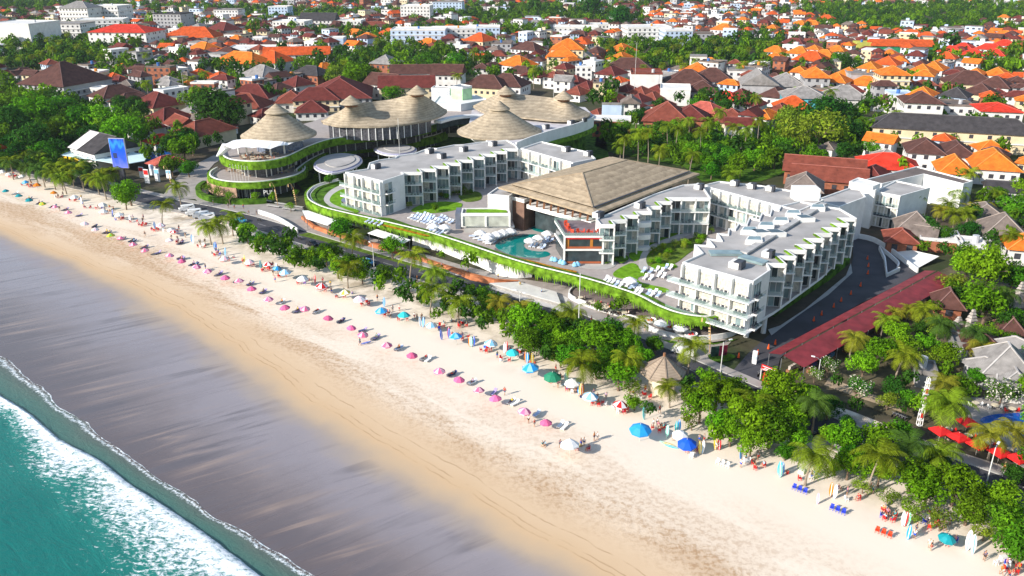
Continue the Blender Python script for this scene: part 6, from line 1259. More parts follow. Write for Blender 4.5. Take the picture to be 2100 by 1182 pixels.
# people: skeleton grown into one continuous skin, clothes and hair on top
def skin_mesh(nodes, edges, radii, sub=1):
    me = bpy.data.meshes.new('b'); me.from_pydata(nodes, edges, []); o = bpy.data.objects.new('b', me); COL.objects.link(o)
    md = o.modifiers.new('s', 'SKIN'); md.use_smooth_shade = True
    for i, r in enumerate(radii):
        sv = me.skin_vertices[0].data[i]; sv.radius = (r, r) if not isinstance(r, tuple) else r; sv.use_root = (i == 0)
    if sub: s = o.modifiers.new('u', 'SUBSURF'); s.levels = sub; s.render_levels = sub
    dg = bpy.context.evaluated_depsgraph_get(); out = bpy.data.meshes.new_from_object(o.evaluated_get(dg)); bpy.data.objects.remove(o); return out
def person_proto(pose):
    J = {'pelvis': (0, 0, .95), 'chest': (0, 0, 1.30), 'neck': (0, 0, 1.47), 'head': (0, -.02, 1.60), 'crown': (0, -.01, 1.70)}
    def leg(s, knee, ank, toe): J.update({'hip'+s: (.10*(1 if s == 'L' else -1), 0, .90), 'knee'+s: knee, 'ank'+s: ank, 'toe'+s: toe})
    def arm(s, el, wr, ha): J.update({'sh'+s: (.19*(1 if s == 'L' else -1), 0, 1.40), 'el'+s: el, 'wr'+s: wr, 'ha'+s: ha})
    leg('L', (.11, -.02, .50), (.12, .02, .08), (.13, -.14, .04)); leg('R', (-.11, -.02, .50), (-.12, .02, .08), (-.13, -.14, .04))
    arm('L', (.26, .03, 1.13), (.28, -.05, .88), (.28, -.08, .79)); arm('R', (-.26, .03, 1.13), (-.28, -.05, .88), (-.28, -.08, .79))
    if pose == 'walk':
        leg('L', (.10, -.20, .52), (.10, -.12, .09), (.10, -.27, .05)); leg('R', (-.10, .08, .50), (-.10, .33, .13), (-.10, .24, .04)); arm('L', (.24, .14, 1.14), (.25, .20, .90), (.25, .20, .81)); arm('R', (-.24, -.12, 1.14), (-.24, -.26, .95), (-.24, -.31, .87))
    if pose in ('sit', 'ground'):
        dz = -.42 if pose == 'sit' else -.80
        for k in list(J): J[k] = (J[k][0], J[k][1]+(.0 if k in ('pelvis',) else .05), J[k][2]+dz)
        if pose == 'sit':
            for s, q in (('L', 1), ('R', -1)): J['hip'+s] = (.10*q, 0, .52); J['knee'+s] = (.14*q, -.42, .50); J['ank'+s] = (.14*q, -.45, .08); J['toe'+s] = (.15*q, -.60, .04); J['el'+s] = (.27*q, -.08, .74); J['wr'+s] = (.17*q, -.30, .62); J['ha'+s] = (.14*q, -.38, .58)
        else:
            for s, q in (('L', 1), ('R', -1)): J['hip'+s] = (.10*q, 0, .13); J['knee'+s] = (.14*q, -.38, .42); J['ank'+s] = (.14*q, -.62, .07); J['toe'+s] = (.15*q, -.76, .05); J['el'+s] = (.27*q, -.10, .36); J['wr'+s] = (.17*q, -.30, .36); J['ha'+s] = (.12*q, -.36, .38)
    if pose == 'lie':
        for k in list(J):
            x, y, z = J[k]; yy = (z-.95)
            J[k] = (x, yy-.05 if yy < .1 else yy*.82+.0, .50+max(0, yy)*.52+(-y)*.5 if 'toe' not in k else .56)
    order = ['pelvis', 'chest', 'neck', 'head', 'crown']; rad = {'pelvis': (.155, .115), 'chest': (.165, .115), 'neck': .055, 'head': (.085, .10), 'crown': (.07, .08)}
    for s in 'LR':
        order += ['hip'+s, 'knee'+s, 'ank'+s, 'toe'+s, 'sh'+s, 'el'+s, 'wr'+s, 'ha'+s]; rad.update({'hip'+s: .088, 'knee'+s: .058, 'ank'+s: .042, 'toe'+s: .035, 'sh'+s: .058, 'el'+s: .043, 'wr'+s: .030, 'ha'+s: (.036, .018)})
    idx = {k: i for i, k in enumerate(order)}; E = [('pelvis', 'chest'), ('chest', 'neck'), ('neck', 'head'), ('head', 'crown')]
    for s in 'LR': E += [('pelvis', 'hip'+s), ('hip'+s, 'knee'+s), ('knee'+s, 'ank'+s), ('ank'+s, 'toe'+s), ('chest', 'sh'+s), ('sh'+s, 'el'+s), ('el'+s, 'wr'+s), ('wr'+s, 'ha'+s)]
    body = skin_mesh([J[k] for k in order], [(idx[a], idx[b]) for a, b in E], [rad[k] for k in order])
    # fingers and nose join the body mesh
    fb = MB()
    for s in 'LR':
        w, h = Vector(J['wr'+s]), Vector(J['ha'+s]); d = (h-w).normalized(); sd = d.cross(Vector((0, 1, .3))).normalized()
        for k in range(4): b0 = h+sd*(k-1.5)*.018; fb.tube([b0, b0+d*(.05+.012*(k in (1, 2)))+Vector((0, -.012, 0)), b0+d*.07+Vector((0, -.03, 0))], [.009, .008, .006], 5)
        fb.tube([w+d*.03+sd*.03, w+d*.07+sd*.06, w+d*.10+sd*.06], [.010, .009, .007], 5)
    hd = Vector(J['head']); up = (Vector(J['crown'])-hd).normalized(); fw = Vector((0, -1, 0)) if pose != 'lie' else Vector((0, -.5, .86))
    fb.tube([hd+fw*.085+up*.01, hd+fw*.115-up*.02], [.012, .016], 5)
    for x in (-.09, .09): fb.tube([hd+Vector((x, 0, 0))-up*.02, hd+Vector((x, 0, 0))+up*.025], [.018, .02], 5)
    import bmesh
    bmm = bmesh.new(); bmm.from_mesh(body); k0 = [bmm.verts.new(v) for v in fb.v]
    for f in fb.f:
        try: bmm.faces.new([k0[i] for i in f])
        except ValueError: pass
    bmm.to_mesh(body); bmm.free()
    body.materials.clear(); body.materials.append(C_['skin']); t = thing('person', 'x', 'person')
    def child(nm, me, mt): o = bpy.data.objects.new(nm, me); COL.objects.link(o); o.parent = t; me.materials.clear(); me.materials.append(mt); return o
    child('body', body, C_['skin'])
    sh = ['pelvis', 'chest', 'shL', 'shR', 'elL', 'elR']; mid = {k: J[k] for k in sh}
    for s in 'LR': mid['el'+s] = tuple(Vector(J['sh'+s]).lerp(Vector(J['el'+s]), .55))
    child('shirt', skin_mesh([mid[k] for k in sh], [(0, 1), (1, 2), (1, 3), (2, 4), (3, 5)], [(.168, .128), (.18, .13), .078, .078, .065, .065]), C_['white'])
    so = ['pelvis', 'hipL', 'hipR', 'knL', 'knR']; mid = {'pelvis': J['pelvis'], 'hipL': J['hipL'], 'hipR': J['hipR']}
    for s in 'LR': mid['kn'+s] = tuple(Vector(J['hip'+s]).lerp(Vector(J['knee'+s]), .7))
    child('shorts', skin_mesh([mid[k] for k in so], [(0, 1), (0, 2), (1, 3), (2, 4)], [(.165, .125), .105, .105, .085, .085]), C_['navy'])
    c = hd+up*.055-fw*.02; child('hair', skin_mesh([tuple(c-fw*.03), tuple(c+up*.05+fw*.01)], [(0, 1)], [.098, .075]), C_['hair'])
    return t
PPL = {k: person_proto(k) for k in ('stand', 'walk', 'sit', 'ground', 'lie')}
SHIRTS = ['white', 'red', 'navy', 'black', 'light blue', 'orange', 'grey', 'lilac', 'yellow', 'teal', 'rose']; PN = {'stand': 'standing', 'walk': 'walking', 'sit': 'sitting in a chair', 'ground': 'sitting on the sand', 'lie': 'lying on a sun lounger'}
def person(pose, x, y, rz, shirt=None, z=0.0, bare=False):
    s = shirt or rnd.choice(SHIRTS); sh = rnd.choice(['navy', 'black', 'grey', 'blue', 'red', 'cream']); sk = rnd.choice(['skin', 'skin', 'skin2'])
    o = place(PPL[pose], (x, y, z), rz, rnd.uniform(.95, 1.05), 'person in %s shirt and %s shorts %s' % (s, {'blue': 'blue'}.get(sh, sh), PN[pose]), 'people on the beach')
    for c in o.children:
        n = c.name.split('.')[0]; sl_ = c.material_slots[0]; sl_.link = 'OBJECT'
        sl_.material = C_[{'body': sk, 'shirt': s, 'shorts': sh, 'hair': 'hair'}[n]]
    return o
# rows of pink umbrellas and loungers facing the sea (seaward is -UC)
SEA = atan2(UC.y, UC.x)-pi/2
def seat_pair(x, y, kind, n, people):
    for k in range(n):
        q = Vector((x, y, 0))+US*(-.9*k); place(LG[kind], (q.x, q.y, 0), SEA+rnd.uniform(-.35, .35), 1.0, LNAME[kind]+' beside the umbrella', 'beach loungers')
        if k < people: person('lie' if rnd.random() < .6 else 'sit', q.x, q.y, SEA+rnd.uniform(-.2, .2), z=0.0)
PINK = [('pinkw', 113, 423, 1, 2, 'lilac'), ('pinkw', 139, 434, 1, 0, 'lilac'), ('pale', 172, 457, 1, 1, 'dark'), ('pale', 195, 469, 2, 2, 'dark'), ('green', 227, 481, 1, 1, 'dark'), ('pinkw', 246, 487, 2, 2, 'dark'), ('pinkw', 273, 499, 1, 1, 'lilac'), ('pinkw', 298, 511, 1, 0, 'lilac'), ('pale', 347, 491, 1, 1, 'dark'), ('pinkw', 346, 522, 2, 2, 'lilac'), ('pink', 373, 534, 2, 2, 'dark'), ('pinkw', 401, 545, 0, 0, 'dark'), ('pinkw', 425, 553, 1, 1, 'lilac'), ('pink', 461, 567, 0, 0, 'dark'), ('pinkw', 490, 574, 1, 1, 'lilac'), ('pink', 516, 590, 1, 1, 'lilac'), ('pinkw', 550, 611, 1, 1, 'white'), ('pink', 585, 628, 1, 1, 'lilac'), ('pinkw', 624, 630, 1, 1, 'white'), ('pink', 671, 650, 1, 1, 'dark'), ('pink', 719, 670, 1, 0, 'lilac'), ('pinkw', 743, 683, 1, 1, 'lilac'), ('pinkw', 793, 705, 1, 1, 'blue'), ('pink', 844, 726, 2, 1, 'white'), ('pinkw', 901, 758, 1, 2, 'dark'), ('pink', 940, 776, 1, 1, 'white'), ('pinkw', 982, 798, 1, 0, 'lilac'), ('pink', 1017, 815, 2, 1, 'white'), ('pinkw', 1073, 840, 1, 0, 'blue'), ('pink', 1120, 864, 2, 0, 'white'), ('teal', 11, 390, 1, 0, 'white'), ('teal', 38, 400, 1, 1, 'dark'), ('teal', 59, 409, 1, 1, 'dark'), ('green', 87, 416, 1, 1, 'dark')]
for kind, x, y, nl, npp, lk in PINK:
    u = umb(kind, x, y, rnd.uniform(.84, .98)); p = u.location; seat_pair(p.x+2.5+rnd.uniform(-.2, .3), p.y+1.2, lk, nl, npp)
for kind, x, y, r in [('orange', 75, 378, 1.1), ('light blue', 53, 372, 1), ('orange', 109, 394, .9), ('white', 152, 402, 1), ('white', 209, 418, 1.1), ('white', 211, 432, 1.1), ('white', 244, 439, 1.1), ('pale', 328, 460, 1.1), ('redwhite', 549, 540, 1.1), ('bluewhite', 585, 555, 1.2), ('white', 620, 569, 1.2), ('redwhite', 658, 583, 1.2), ('yellow', 709, 597, 1.1), ('pale', 738, 610, 1.2), ('light blue', 783, 634, 1.15), ('cyan', 828, 643, 1.1), ('bluewhite', 884, 664, 1), ('light blue', 936, 687, 1.15), ('bluewhite', 1005, 701, 1.15), ('cyan', 1052, 720, 1.1), ('light blue', 1090, 749, 1.35), ('dark green', 1134, 767, 1.4), ('white', 1175, 781, 1.2), ('bluewhite', 1210, 809, 1.2), ('redwhite', 1270, 826, 1.1), ('sky', 1314, 873, 1.5), ('blue', 1411, 903, 1.3), ('white', 1396, 886, 1.1), ('white', 1170, 908, 1.3), ('teal', 1942, 1098, .95), ('white', 18, 356, 1), ('white', 45, 360, 1), ('white', 5, 350, 1), ('redwhite', 357, 473, .9), ('pale', 460, 528, 1), ('pale', 512, 534, 1), ('light blue', 566, 548, .9), ('white', 350, 470, .9)]: umb(kind, x, y, r)
# chairs around the drink stalls, crates and people
CRATE = {}
def crate(kind, x, y):
    if kind not in CRATE:
        t = thing('cool_box', 'x', 'cool box'); m = MB(); m.box((0, 0, .3), (.9, .55, .6)); m.build('box', C_[kind], t); m = MB(); m.box((0, 0, .64), (.94, .6, .08)); m.build('lid', C_['white'], t); CRATE[kind] = t
    return place(CRATE[kind], (x, y, 0), rnd.uniform(0, 3), 1, kind+' cool box with white lid on the sand', 'cool boxes')
STALL = [(24, 362, 3), (51, 379, 2), (66, 382, 3), (120, 404, 3), (149, 411, 2), (180, 425, 2), (203, 426, 3), (214, 436, 3), (244, 449, 3), (274, 454, 2), (292, 461, 4), (318, 471, 4), (357, 476, 4), (367, 495, 3), (413, 505, 4), (443, 521, 4), (461, 533, 3), (512, 543, 4), (544, 553, 3), (578, 565, 3), (618, 579, 3), (658, 587, 3), (659, 595, 2), (698, 608, 2), (748, 622, 3), (790, 643, 4), (826, 655, 2), (901, 670, 4), (948, 667, 3), (951, 691, 3), (996, 717, 4), (1035, 737, 3), (1065, 727, 3), (1084, 758, 4), (1136, 779, 5), (1173, 799, 4), (1225, 825, 5), (1275, 840, 5), (1323, 815, 2), (1350, 878, 4), (1420, 922, 2), (1555, 955, 3), (1653, 981, 2), (1749, 1023, 2), (1823, 1059, 5), (1945, 1108, 3), (2076, 1164, 4), (1195, 920, 2), (1910, 1075, 3)]
for i, (x, y, n) in enumerate(STALL):
    p = G(x, y, .4)
    for k in range(n):
        a = 2*pi*k/n+rnd.uniform(-.3, .3); q = Vector((p.x+cos(a)*.95, p.y+sin(a)*.8, 0)); kind = 'red' if rnd.random() < .85 else rnd.choice(['white', 'blue']); rz = a-pi/2; chair(kind, q.x, q.y, rz)
        if rnd.random() < .58: person('sit', q.x, q.y, rz)
    if i % 2 == 0: crate(rnd.choice(['red', 'red', 'blue', 'white']), p.x+rnd.uniform(-.3, .3), p.y+1.9)
    for k in range(rnd.choice([1, 1, 2, 2, 3])): person(rnd.choice(['stand', 'stand', 'walk', 'ground']), p.x+rnd.uniform(-3, 3), p.y+rnd.uniform(1.2, 3.2), rnd.uniform(0, 6))
for kind, x, y in [('blue', 1640, 1004), ('blue', 1718, 1046), ('orange', 1812, 1093), ('white', 1482, 951)]:
    p = G(x, y, .4)
    for k in (-1, 0, 1): q = p-US*(.85*k); chair(kind, q.x, q.y, SEA)
for x, y in [(1528, 944), (1420, 935), (2060, 1158), (1250, 832)]:
    p = G(x, y, .4)
    for k in range(3): chair('white', p.x+rnd.uniform(-1, 1), p.y+rnd.uniform(-.8, .8))
for pose, x, y, sh in [('walk', 297, 480, 'black'), ('walk', 1035, 803, 'red'), ('stand', 1096, 868, 'red'), ('stand', 1084, 860, 'white'), ('stand', 1149, 911, 'navy'), ('stand', 1192, 908, 'navy'), ('stand', 1198, 906, 'white'), ('walk', 738, 702, 'teal'), ('stand', 1907, 1115, 'white'), ('stand', 1911, 1120, 'black'), ('stand', 1876, 1096, 'white'), ('ground', 1113, 910, 'teal'), ('ground', 1117, 909, 'light blue'), ('stand', 380, 483, 'black'), ('walk', 122, 428, 'black'), ('stand', 421, 547, 'black'), ('stand', 560, 560, 'black'), ('stand', 564, 573, 'rose'), ('stand', 865, 650, 'black'), ('walk', 850, 648, 'white'), ('stand', 855, 650, 'black'), ('walk', 1353, 840, 'red'), ('stand', 1786, 1000, 'white'), ('stand', 1790, 1004, 'teal'), ('stand', 1813, 1045, 'orange'), ('stand', 1880, 1082, 'black'), ('stand', 1668, 968, 'white'), ('walk', 1665, 975, 'black'), ('stand', 1905, 1066, 'white'), ('stand', 1935, 1072, 'black'), ('stand', 1950, 1068, 'white'), ('stand', 2085, 1110, 'navy'), ('walk', 2090, 1165, 'orange'), ('walk', 2055, 1170, 'orange'), ('walk', 2070, 1178, 'red'), ('ground', 1615, 968, 'red'), ('stand', 1225, 815, 'navy'), ('stand', 1243, 812, 'lilac'), ('stand', 1140, 755, 'black'), ('walk', 588, 458, 'black'), ('walk', 510, 437, 'black'), ('stand', 1213, 655, 'grey'), ('stand', 1340, 868, 'white'), ('ground', 1356, 872, 'black'), ('stand', 1470, 915, 'white'), ('stand', 1530, 940, 'teal'), ('stand', 1520, 950, 'white')]:
    p = G(x, y, .8 if pose != 'ground' else .4); person(pose, p.x, p.y, rnd.uniform(0, 6.28), sh)
# surfboards
SB = {}
def board_proto(ca, cb, name):
    t = thing('surfboard', 'x', 'surfboard'); L_, w, n = 2.4, .30, 14; P = []
    for i in range(n+1):
        u = i/n; P.append((w*(sin(pi*u)**.62)*(1 if u < .5 else .98), u*L_))
    out = [(x, y) for x, y in P]+[(-x, y) for x, y in P[-2:0:-1]]
    m = MB(); k = len(out); m.v += [(x, -.035, y) for x, y in out]+[(x, .035, y) for x, y in out]
    for i in range(k): j = (i+1) % k; m.f.append((i, j, k+j, k+i)); m.m.append(0)
    m.f.append(tuple(range(k))); m.m.append(0); m.f.append(tuple(range(2*k-1, k-1, -1))); m.m.append(0); m.build('deck', ca, t)
    m = MB(); m.box((0, -.042, 1.2), (.10, .012, 2.1)); m.box((0, .042, 1.2), (.10, .012, 2.1)); m.build('stripe', cb, t)
    m = MB(); m.add([(-.01, .035, .25), (.01, .035, .25), (.01, .035, .45), (-.01, .035, .45), (0, .22, .22)], ((0, 1, 4), (1, 2, 4), (2, 3, 4), (3, 0, 4))); m.build('fin', C_['black'], t)
    return t
BC = {'white': ('white', 'light blue'), 'blue': ('sky blue', 'white'), 'royal': ('blue', 'white'), 'cyan': ('cyan', 'white'), 'yellow': ('yellow', 'white'), 'orange': ('orange', 'white'), 'red': ('red', 'white'), 'mint': ('mint', 'white'), 'pink': ('light pink', 'lilac')}
def board(kind, x, y, lying=False, L_=1.0, rz=None):
    if kind not in SB: SB[kind] = board_proto(C_[BC[kind][0]], C_[BC[kind][1]], kind)
    p = G(x, y, 1.1 if not lying else .05); rz = (rnd.uniform(-.6, .6)) if rz is None else rz
    o = place(SB[kind], (p.x, p.y, .05 if lying else -.03), rz, L_, {'royal': 'royal blue', 'blue': 'bright blue'}.get(kind, kind)+(' surfboard lying flat on the sand' if lying else ' surfboard standing upright in the sand'), 'surfboards for hire', -pi/2+.02 if lying else rnd.uniform(-.22, -.10)); return o
for row in [('white', 165, 412), ('royal', 229, 438), ('white', 265, 449), ('blue', 317, 463), ('white', 334, 469), ('blue', 393, 490), ('white', 395, 492), ('blue', 440, 506), ('royal', 442, 505), ('blue', 461, 517), ('yellow', 500, 533), ('cyan', 535, 544), ('white', 566, 549), ('red', 645, 574), ('blue', 787, 621), ('blue', 867, 662), ('white', 862, 661), ('royal', 906, 688), ('royal', 921, 685), ('red', 919, 682), ('orange', 963, 702), ('mint', 966, 702), ('royal', 971, 701), ('red', 1038, 712), ('white', 1034, 715), ('orange', 1078, 733), ('blue', 1081, 735), ('yellow', 1092, 737), ('white', 1160, 777), ('mint', 1163, 779), ('yellow', 1191, 800), ('blue', 1187, 798), ('orange', 1195, 801), ('cyan', 1322, 850), ('blue', 1393, 876), ('cyan', 1388, 878), ('mint', 1368, 886), ('yellow', 1437, 920), ('white', 1441, 919), ('yellow', 1468, 911), ('red', 1476, 912), ('blue', 1521, 934), ('cyan', 1598, 961), ('blue', 1606, 964), ('mint', 1601, 968), ('orange', 1705, 1006), ('white', 1713, 1011), ('white', 1853, 1066), ('red', 1857, 1067), ('mint', 1864, 1066), ('blue', 1864, 1094)]: board(*row)
board('white', 1986, 1116, L_=1.35); board('white', 1998, 1124, L_=1.3)
board('yellow', 1385, 916, True, rz=1); board('mint', 1379, 915, True, rz=.9); board('cyan', 1392, 920, True, rz=1.1); board('yellow', 1168, 919, True, rz=-1.2); board('white', 1150, 792, True, rz=-.8); board('pink', 1678, 1022, L_=.8); board('royal', 739, 706, True, rz=-1.0)
# hotel deck loungers and parasols
WU = umbrella('x', C_['white'], C_['white'], 1.7, 2.7, 'deck_parasol', 'parasol'); n_lg = 0
for x, y in [(889, 462), (912, 464), (985, 476), (1003, 482), (1018, 479), (1031, 475), (1047, 472), (1123, 477), (1104, 486), (1087, 492), (1292, 573), (1000, 486)]:
    p = G(x, y, 5+2.2); place(WU, (p.x, p.y, 5.05), rnd.uniform(0, 1), 1.0, 'white parasol on the hotel deck', 'hotel deck parasols')
def lounge(x, y, kind='blue', rz=SEA+.2):
    p = G(x, y, 5.3); place(LG[kind], (p.x, p.y, 5.06), rz+rnd.uniform(-.06, .06), 1.15, LNAME[kind]+' on the hotel deck', 'hotel deck loungers')
for r, (x0, y0, n) in enumerate([(842, 446, 4), (853, 442, 5), (868, 441, 4), (862, 452, 5), (878, 448, 5), (886, 472, 4), (898, 470, 4), (903, 446, 2), (913, 452, 3), (880, 467, 3)]):
    for k in range(n): lounge(x0+k*6.2, y0+k*2.2, 'white' if (r+k) % 3 == 0 else 'blue')
for r, (x0, y0, n) in enumerate([(970, 485, 4), (978, 490, 4), (988, 493, 4), (998, 497, 4), (1012, 492, 3), (1024, 488, 3), (1038, 484, 3), (1003, 500, 2), (1050, 482, 2)]):
    for k in range(n): lounge(x0+k*5.8, y0-k*1.6, 'white' if (r+k) % 2 else 'blue', SEA-1.0)
for x, y in [(1243, 573), (1249, 577), (1257, 579), (1264, 584), (1273, 586), (1287, 585), (1294, 590), (1302, 588), (1309, 592), (1305, 598), (1313, 600), (1330, 602), (1337, 605), (1343, 601), (1350, 606), (1320, 556), (1334, 558), (1347, 554), (1357, 557), (1366, 549), (1375, 550), (1323, 570), (1335, 571), (1351, 565), (1361, 567), (754, 474 - 20), (762, 456), (772, 458), (780, 461), (1090, 504), (1098, 505), (1112, 500), (1120, 498), (1116, 490), (1124, 490), (1130, 495), (1114, 508), (1107, 507), (1086, 459), (1094, 459), (1105, 459), (1113, 459)]: lounge(x, y, 'white' if x % 2 else 'blue')
BB = thing('bean_bag', 'x', 'bean bag'); m = MB(); m.tube([(0, 0, 0), (0, 0, .15), (0, .05, .5), (0, .15, .85)], [.45, .62, .5, .2], 10); m.build('cushion', C_['light blue'], BB); m = MB(); m.tube([(0, .16, .84), (0, .2, .93)], [.06, .02], 6); m.build('knot', C_['white'], BB)
for x, y in [(1133, 532), (1139, 533), (1150, 537), (1156, 539), (1179, 543), (1185, 542)]: p = G(x, y, 5.5); place(BB, (p.x, p.y, 5.09), rnd.uniform(0, 6), 1.2, 'pale blue bean bag in front of the pool bar', 'bean bags by the pool bar')
RCH = chair_proto(pm('red_orange_seat', (.62, .07, .03)), 'x'); RCH.name = 'terrace_chair'
for x, y in [(1160, 458), (1161, 462), (1163, 466), (1165, 470), (1167, 474), (1175, 477), (1186, 477), (1195, 477), (1205, 477), (1213, 477), (1223, 476)]: p = G(x, y, ZP+.5); place(RCH, (p.x, p.y, ZP), rnd.uniform(0, 6), 1.5, 'red chair on the pool bar roof terrace', 'red terrace chairs')
# round sofas and parasols of the corner restaurant
RS = thing('round_sofa', 'x', 'sofa'); m = MB(); m.tube([(0, 0, 0), (0, 0, .3), (0, 0, .75)], [.8, 1.25, 1.4], 18, cap=False); m.tube([(0, 0, .75), (0, 0, .5)], [1.35, 1.1], 18, cap=False); m.build('shell', WHITE, RS); m = MB(); m.cyl((0, 0), 1.12, .4, .55, 18); m.build('seat_cushion', C_['white'], RS); m = MB(); m.box((0, .3, .68), (1.0, .35, .25)); m.box((.2, -.3, .63), (.5, .4, .18), .5); m.build('red_cushion', C_['red'], RS)
for x, y in [(1333, 657), (1352, 664), (1373, 671), (1394, 678), (1417, 686)]: p = G(x, y, 1.2); place(RS, (p.x, p.y, .7), rnd.uniform(0, 6), 1.0, 'round white bowl sofa with red cushions on the restaurant terrace', 'round restaurant sofas')
for x, y in [(1357, 658), (1396, 667)]: p = G(x, y, 3.2); place(WU, (p.x, p.y, .7), .3, 1.0, 'white parasol over the oval restaurant terrace', 'restaurant parasols')
TBL = thing('dining_table', 'x', 'table'); m = MB(); m.cyl((0, 0), .65, .70, .76, 12); m.build('tabletop', C_['cream'], TBL); m = MB(); m.cyl((0, 0), .06, 0, .7, 8); m.cyl((0, 0), .3, 0, .04, 10); m.build('leg', DARKM, TBL)
DCH = chair_proto(pm('rattan', (.10, .06, .04)), 'x'); DCH.name = 'dining_chair'; LCH = chair_proto(pm('pale_rattan', (.45, .30, .2)), 'x'); LCH.name = 'terrace_armchair'
for (zz, n, reg, lab, src) in [(LZ, 26, [(470, 345), (500, 342), (560, 345), (600, 342), (600, 352), (560, 360), (500, 362), (466, 355)], 'lower mall terrace', LCH), (UZ, 26, [(470, 318), (500, 314), (560, 312), (600, 310), (570, 324), (520, 328), (480, 325)], 'upper mall terrace', LCH), (.7, 18, [(1175, 605), (1220, 620), (1290, 642), (1320, 655), (1300, 652), (1230, 632)], 'corner restaurant terrace', DCH)]:
    k = 0
    while k < n:
        x, y = rnd.uniform(min(p[0] for p in reg), max(p[0] for p in reg)), rnd.uniform(min(p[1] for p in reg), max(p[1] for p in reg))
        if not inside(x, y, reg): continue
        p = G(x, y, zz+.5); k += 1; place(TBL, (p.x, p.y, zz), 0, 1.0, 'round cafe table on the '+lab, 'cafe tables')
        for s in (-1, 1): place(src, (p.x+s*.9, p.y+rnd.uniform(-.3, .3), zz), s*pi/2*-1, 1.0, 'rattan armchair on the '+lab, 'cafe armchairs')
        if rnd.random() < .45: o = person('sit', p.x+.9, p.y, -pi/2, z=zz); o['group'] = 'cafe guests'; o['label'] = o['label']+' on the '+lab
# ---------------------------------------------------------------- vehicles
RUB = M('tyre_rubber', (.02, .02, .02), .9); LAMP = M('headlight_glass', (.75, .75, .72), .15); TAIL = M('tail_light', (.45, .01, .01), .3); CGL = M('car_glass', (.02, .025, .03), .08, spec=.6)
def car(label, paint, kind='car', L_=4.2, Wd=1.7, Hh=1.45):
    t = thing('parked_'+kind if kind != 'taxi' else 'taxi', label, kind); P = pm(kind+'_paint_'+str(len(THINGS)), paint, .3)
    prof = [(-.5, .28), (-.5, .55), (-.46, .62), (-.28, .66), (-.16, .97), (.22, 1.0), (.36, .68), (.48, .62), (.5, .50), (.5, .28)] if kind != 'van' else [(-.5, .2), (-.5, .52), (-.44, .6), (-.34, .96), (-.25, 1.0), (.44, 1.0), (.49, .9), (.5, .5), (.5, .2)]
    m = MB(); n = len(prof)
    for s in (-1, 1): m.v += [(x*L_, s*Wd/2*(1 if z < .7 else .86), z*Hh) for x, z in prof]
    for i in range(n): j = (i+1) % n; m.f.append((i, j, n+j, n+i)); m.m.append(0)
    m.f.append(tuple(range(n-1, -1, -1))); m.m.append(0); m.f.append(tuple(range(n, 2*n))); m.m.append(0); m.build('body', P, t)
    m = MB(); a, b = (-.24, .24) if kind != 'van' else (-.32, .46)
    for s in (-1, 1): y = s*(Wd/2*.90+.01); m.quad((a*L_, y*1.02, .70*Hh), (b*L_, y*1.02, .70*Hh), ((b-.06)*L_, y*.965, .93*Hh), ((a+.07)*L_, y*.965, .93*Hh))
    m.build('side_window', CGL, t)
    m = MB()
    if kind == 'van': x0, x1, z0, z1 = -.437, -.352, .64, .935
    else: x0, x1, z0, z1 = -.272, -.172, .69, .955
    m.quad((x0*L_-.02, -Wd*.40, z0*Hh+.02), (x0*L_-.02, Wd*.40, z0*Hh+.02), (x1*L_-.02, Wd*.36, z1*Hh+.02), (x1*L_-.02, -Wd*.36, z1*Hh+.02)); m.build('windscreen', CGL, t)
    for sx in (-.31, .31):
        for s in (-1, 1):
            m = MB(); m.tube([(sx*L_, s*(Wd/2-.2), .31), (sx*L_, s*(Wd/2+.01), .31)], [.31, .31], 12); w = m.build('wheel', RUB, t); m = MB(); m.tube([(sx*L_, s*(Wd/2+.011), .31), (sx*L_, s*(Wd/2+.025), .31)], [.18, .18], 10); m.build('rim', STEEL, w)
    for s in (-1, 1):
        m = MB(); m.box((-.5*L_, s*Wd*.36, .52*Hh), (.08, .3, .14)); m.build('headlight', LAMP, t); m = MB(); m.box((.5*L_, s*Wd*.38, .52*Hh), (.08, .25, .16)); m.build('tail_light', TAIL, t)
    if kind == 'taxi': m = MB(); m.box((0.05*L_, 0, Hh+.08), (.25, .5, .16)); m.build('roof_sign', C_['white'], t)
    return t
def road_dir(px, py):
    p = G(px, py, 0); i = min(range(len(RC)-1), key=lambda k: (RC[k]-p).length); d = RC[i+1]-RC[i]; return atan2(d.y, d.x)
tx = car('light blue taxi driving on the street behind the beach trees', (.02, .32, .62), 'taxi'); tx2 = copy_tree(tx); tx2['label'] = 'light blue taxi near the white pavement below the round mall'; THINGS.append(tx2)
for o, (x, y) in ((tx, (752, 538)), (tx2, (493, 452))): p = G(x, y, .6); o.location = (p.x, p.y, .04); o.rotation_euler = (0, 0, road_dir(x, y)+pi)
wv_ = car('white van turning at the corner below the hotel columns', (.75, .75, .75), 'van', 4.8, 1.9, 1.95); p = G(1402, 719, .8); wv_.location = (p.x, p.y, .05); wv_.rotation_euler = (0, 0, road_dir(1402, 719)+.3)
vans = [wv_]
for x, y, l in [(397, 437, 'first white minibus'), (412, 442, 'second white minibus'), (424, 446, 'third white minibus'), (383, 428, 'farthest white minibus')]:
    o = copy_tree(wv_); o['label'] = l+' parked along the street beside the mall'; o['group'] = 'minibuses parked by the mall'; THINGS.append(o); p = G(x, y, .8); o.location = (p.x, p.y, .04); o.rotation_euler = (0, 0, road_dir(x, y)+.9)
dc = car('dark hatchback behind the beach trees near the brick bank', (.02, .022, .03), 'car', 3.8); p = G(640, 500, .6); dc.location = (p.x, p.y, .04); dc.rotation_euler = (0, 0, road_dir(640, 500)+pi)
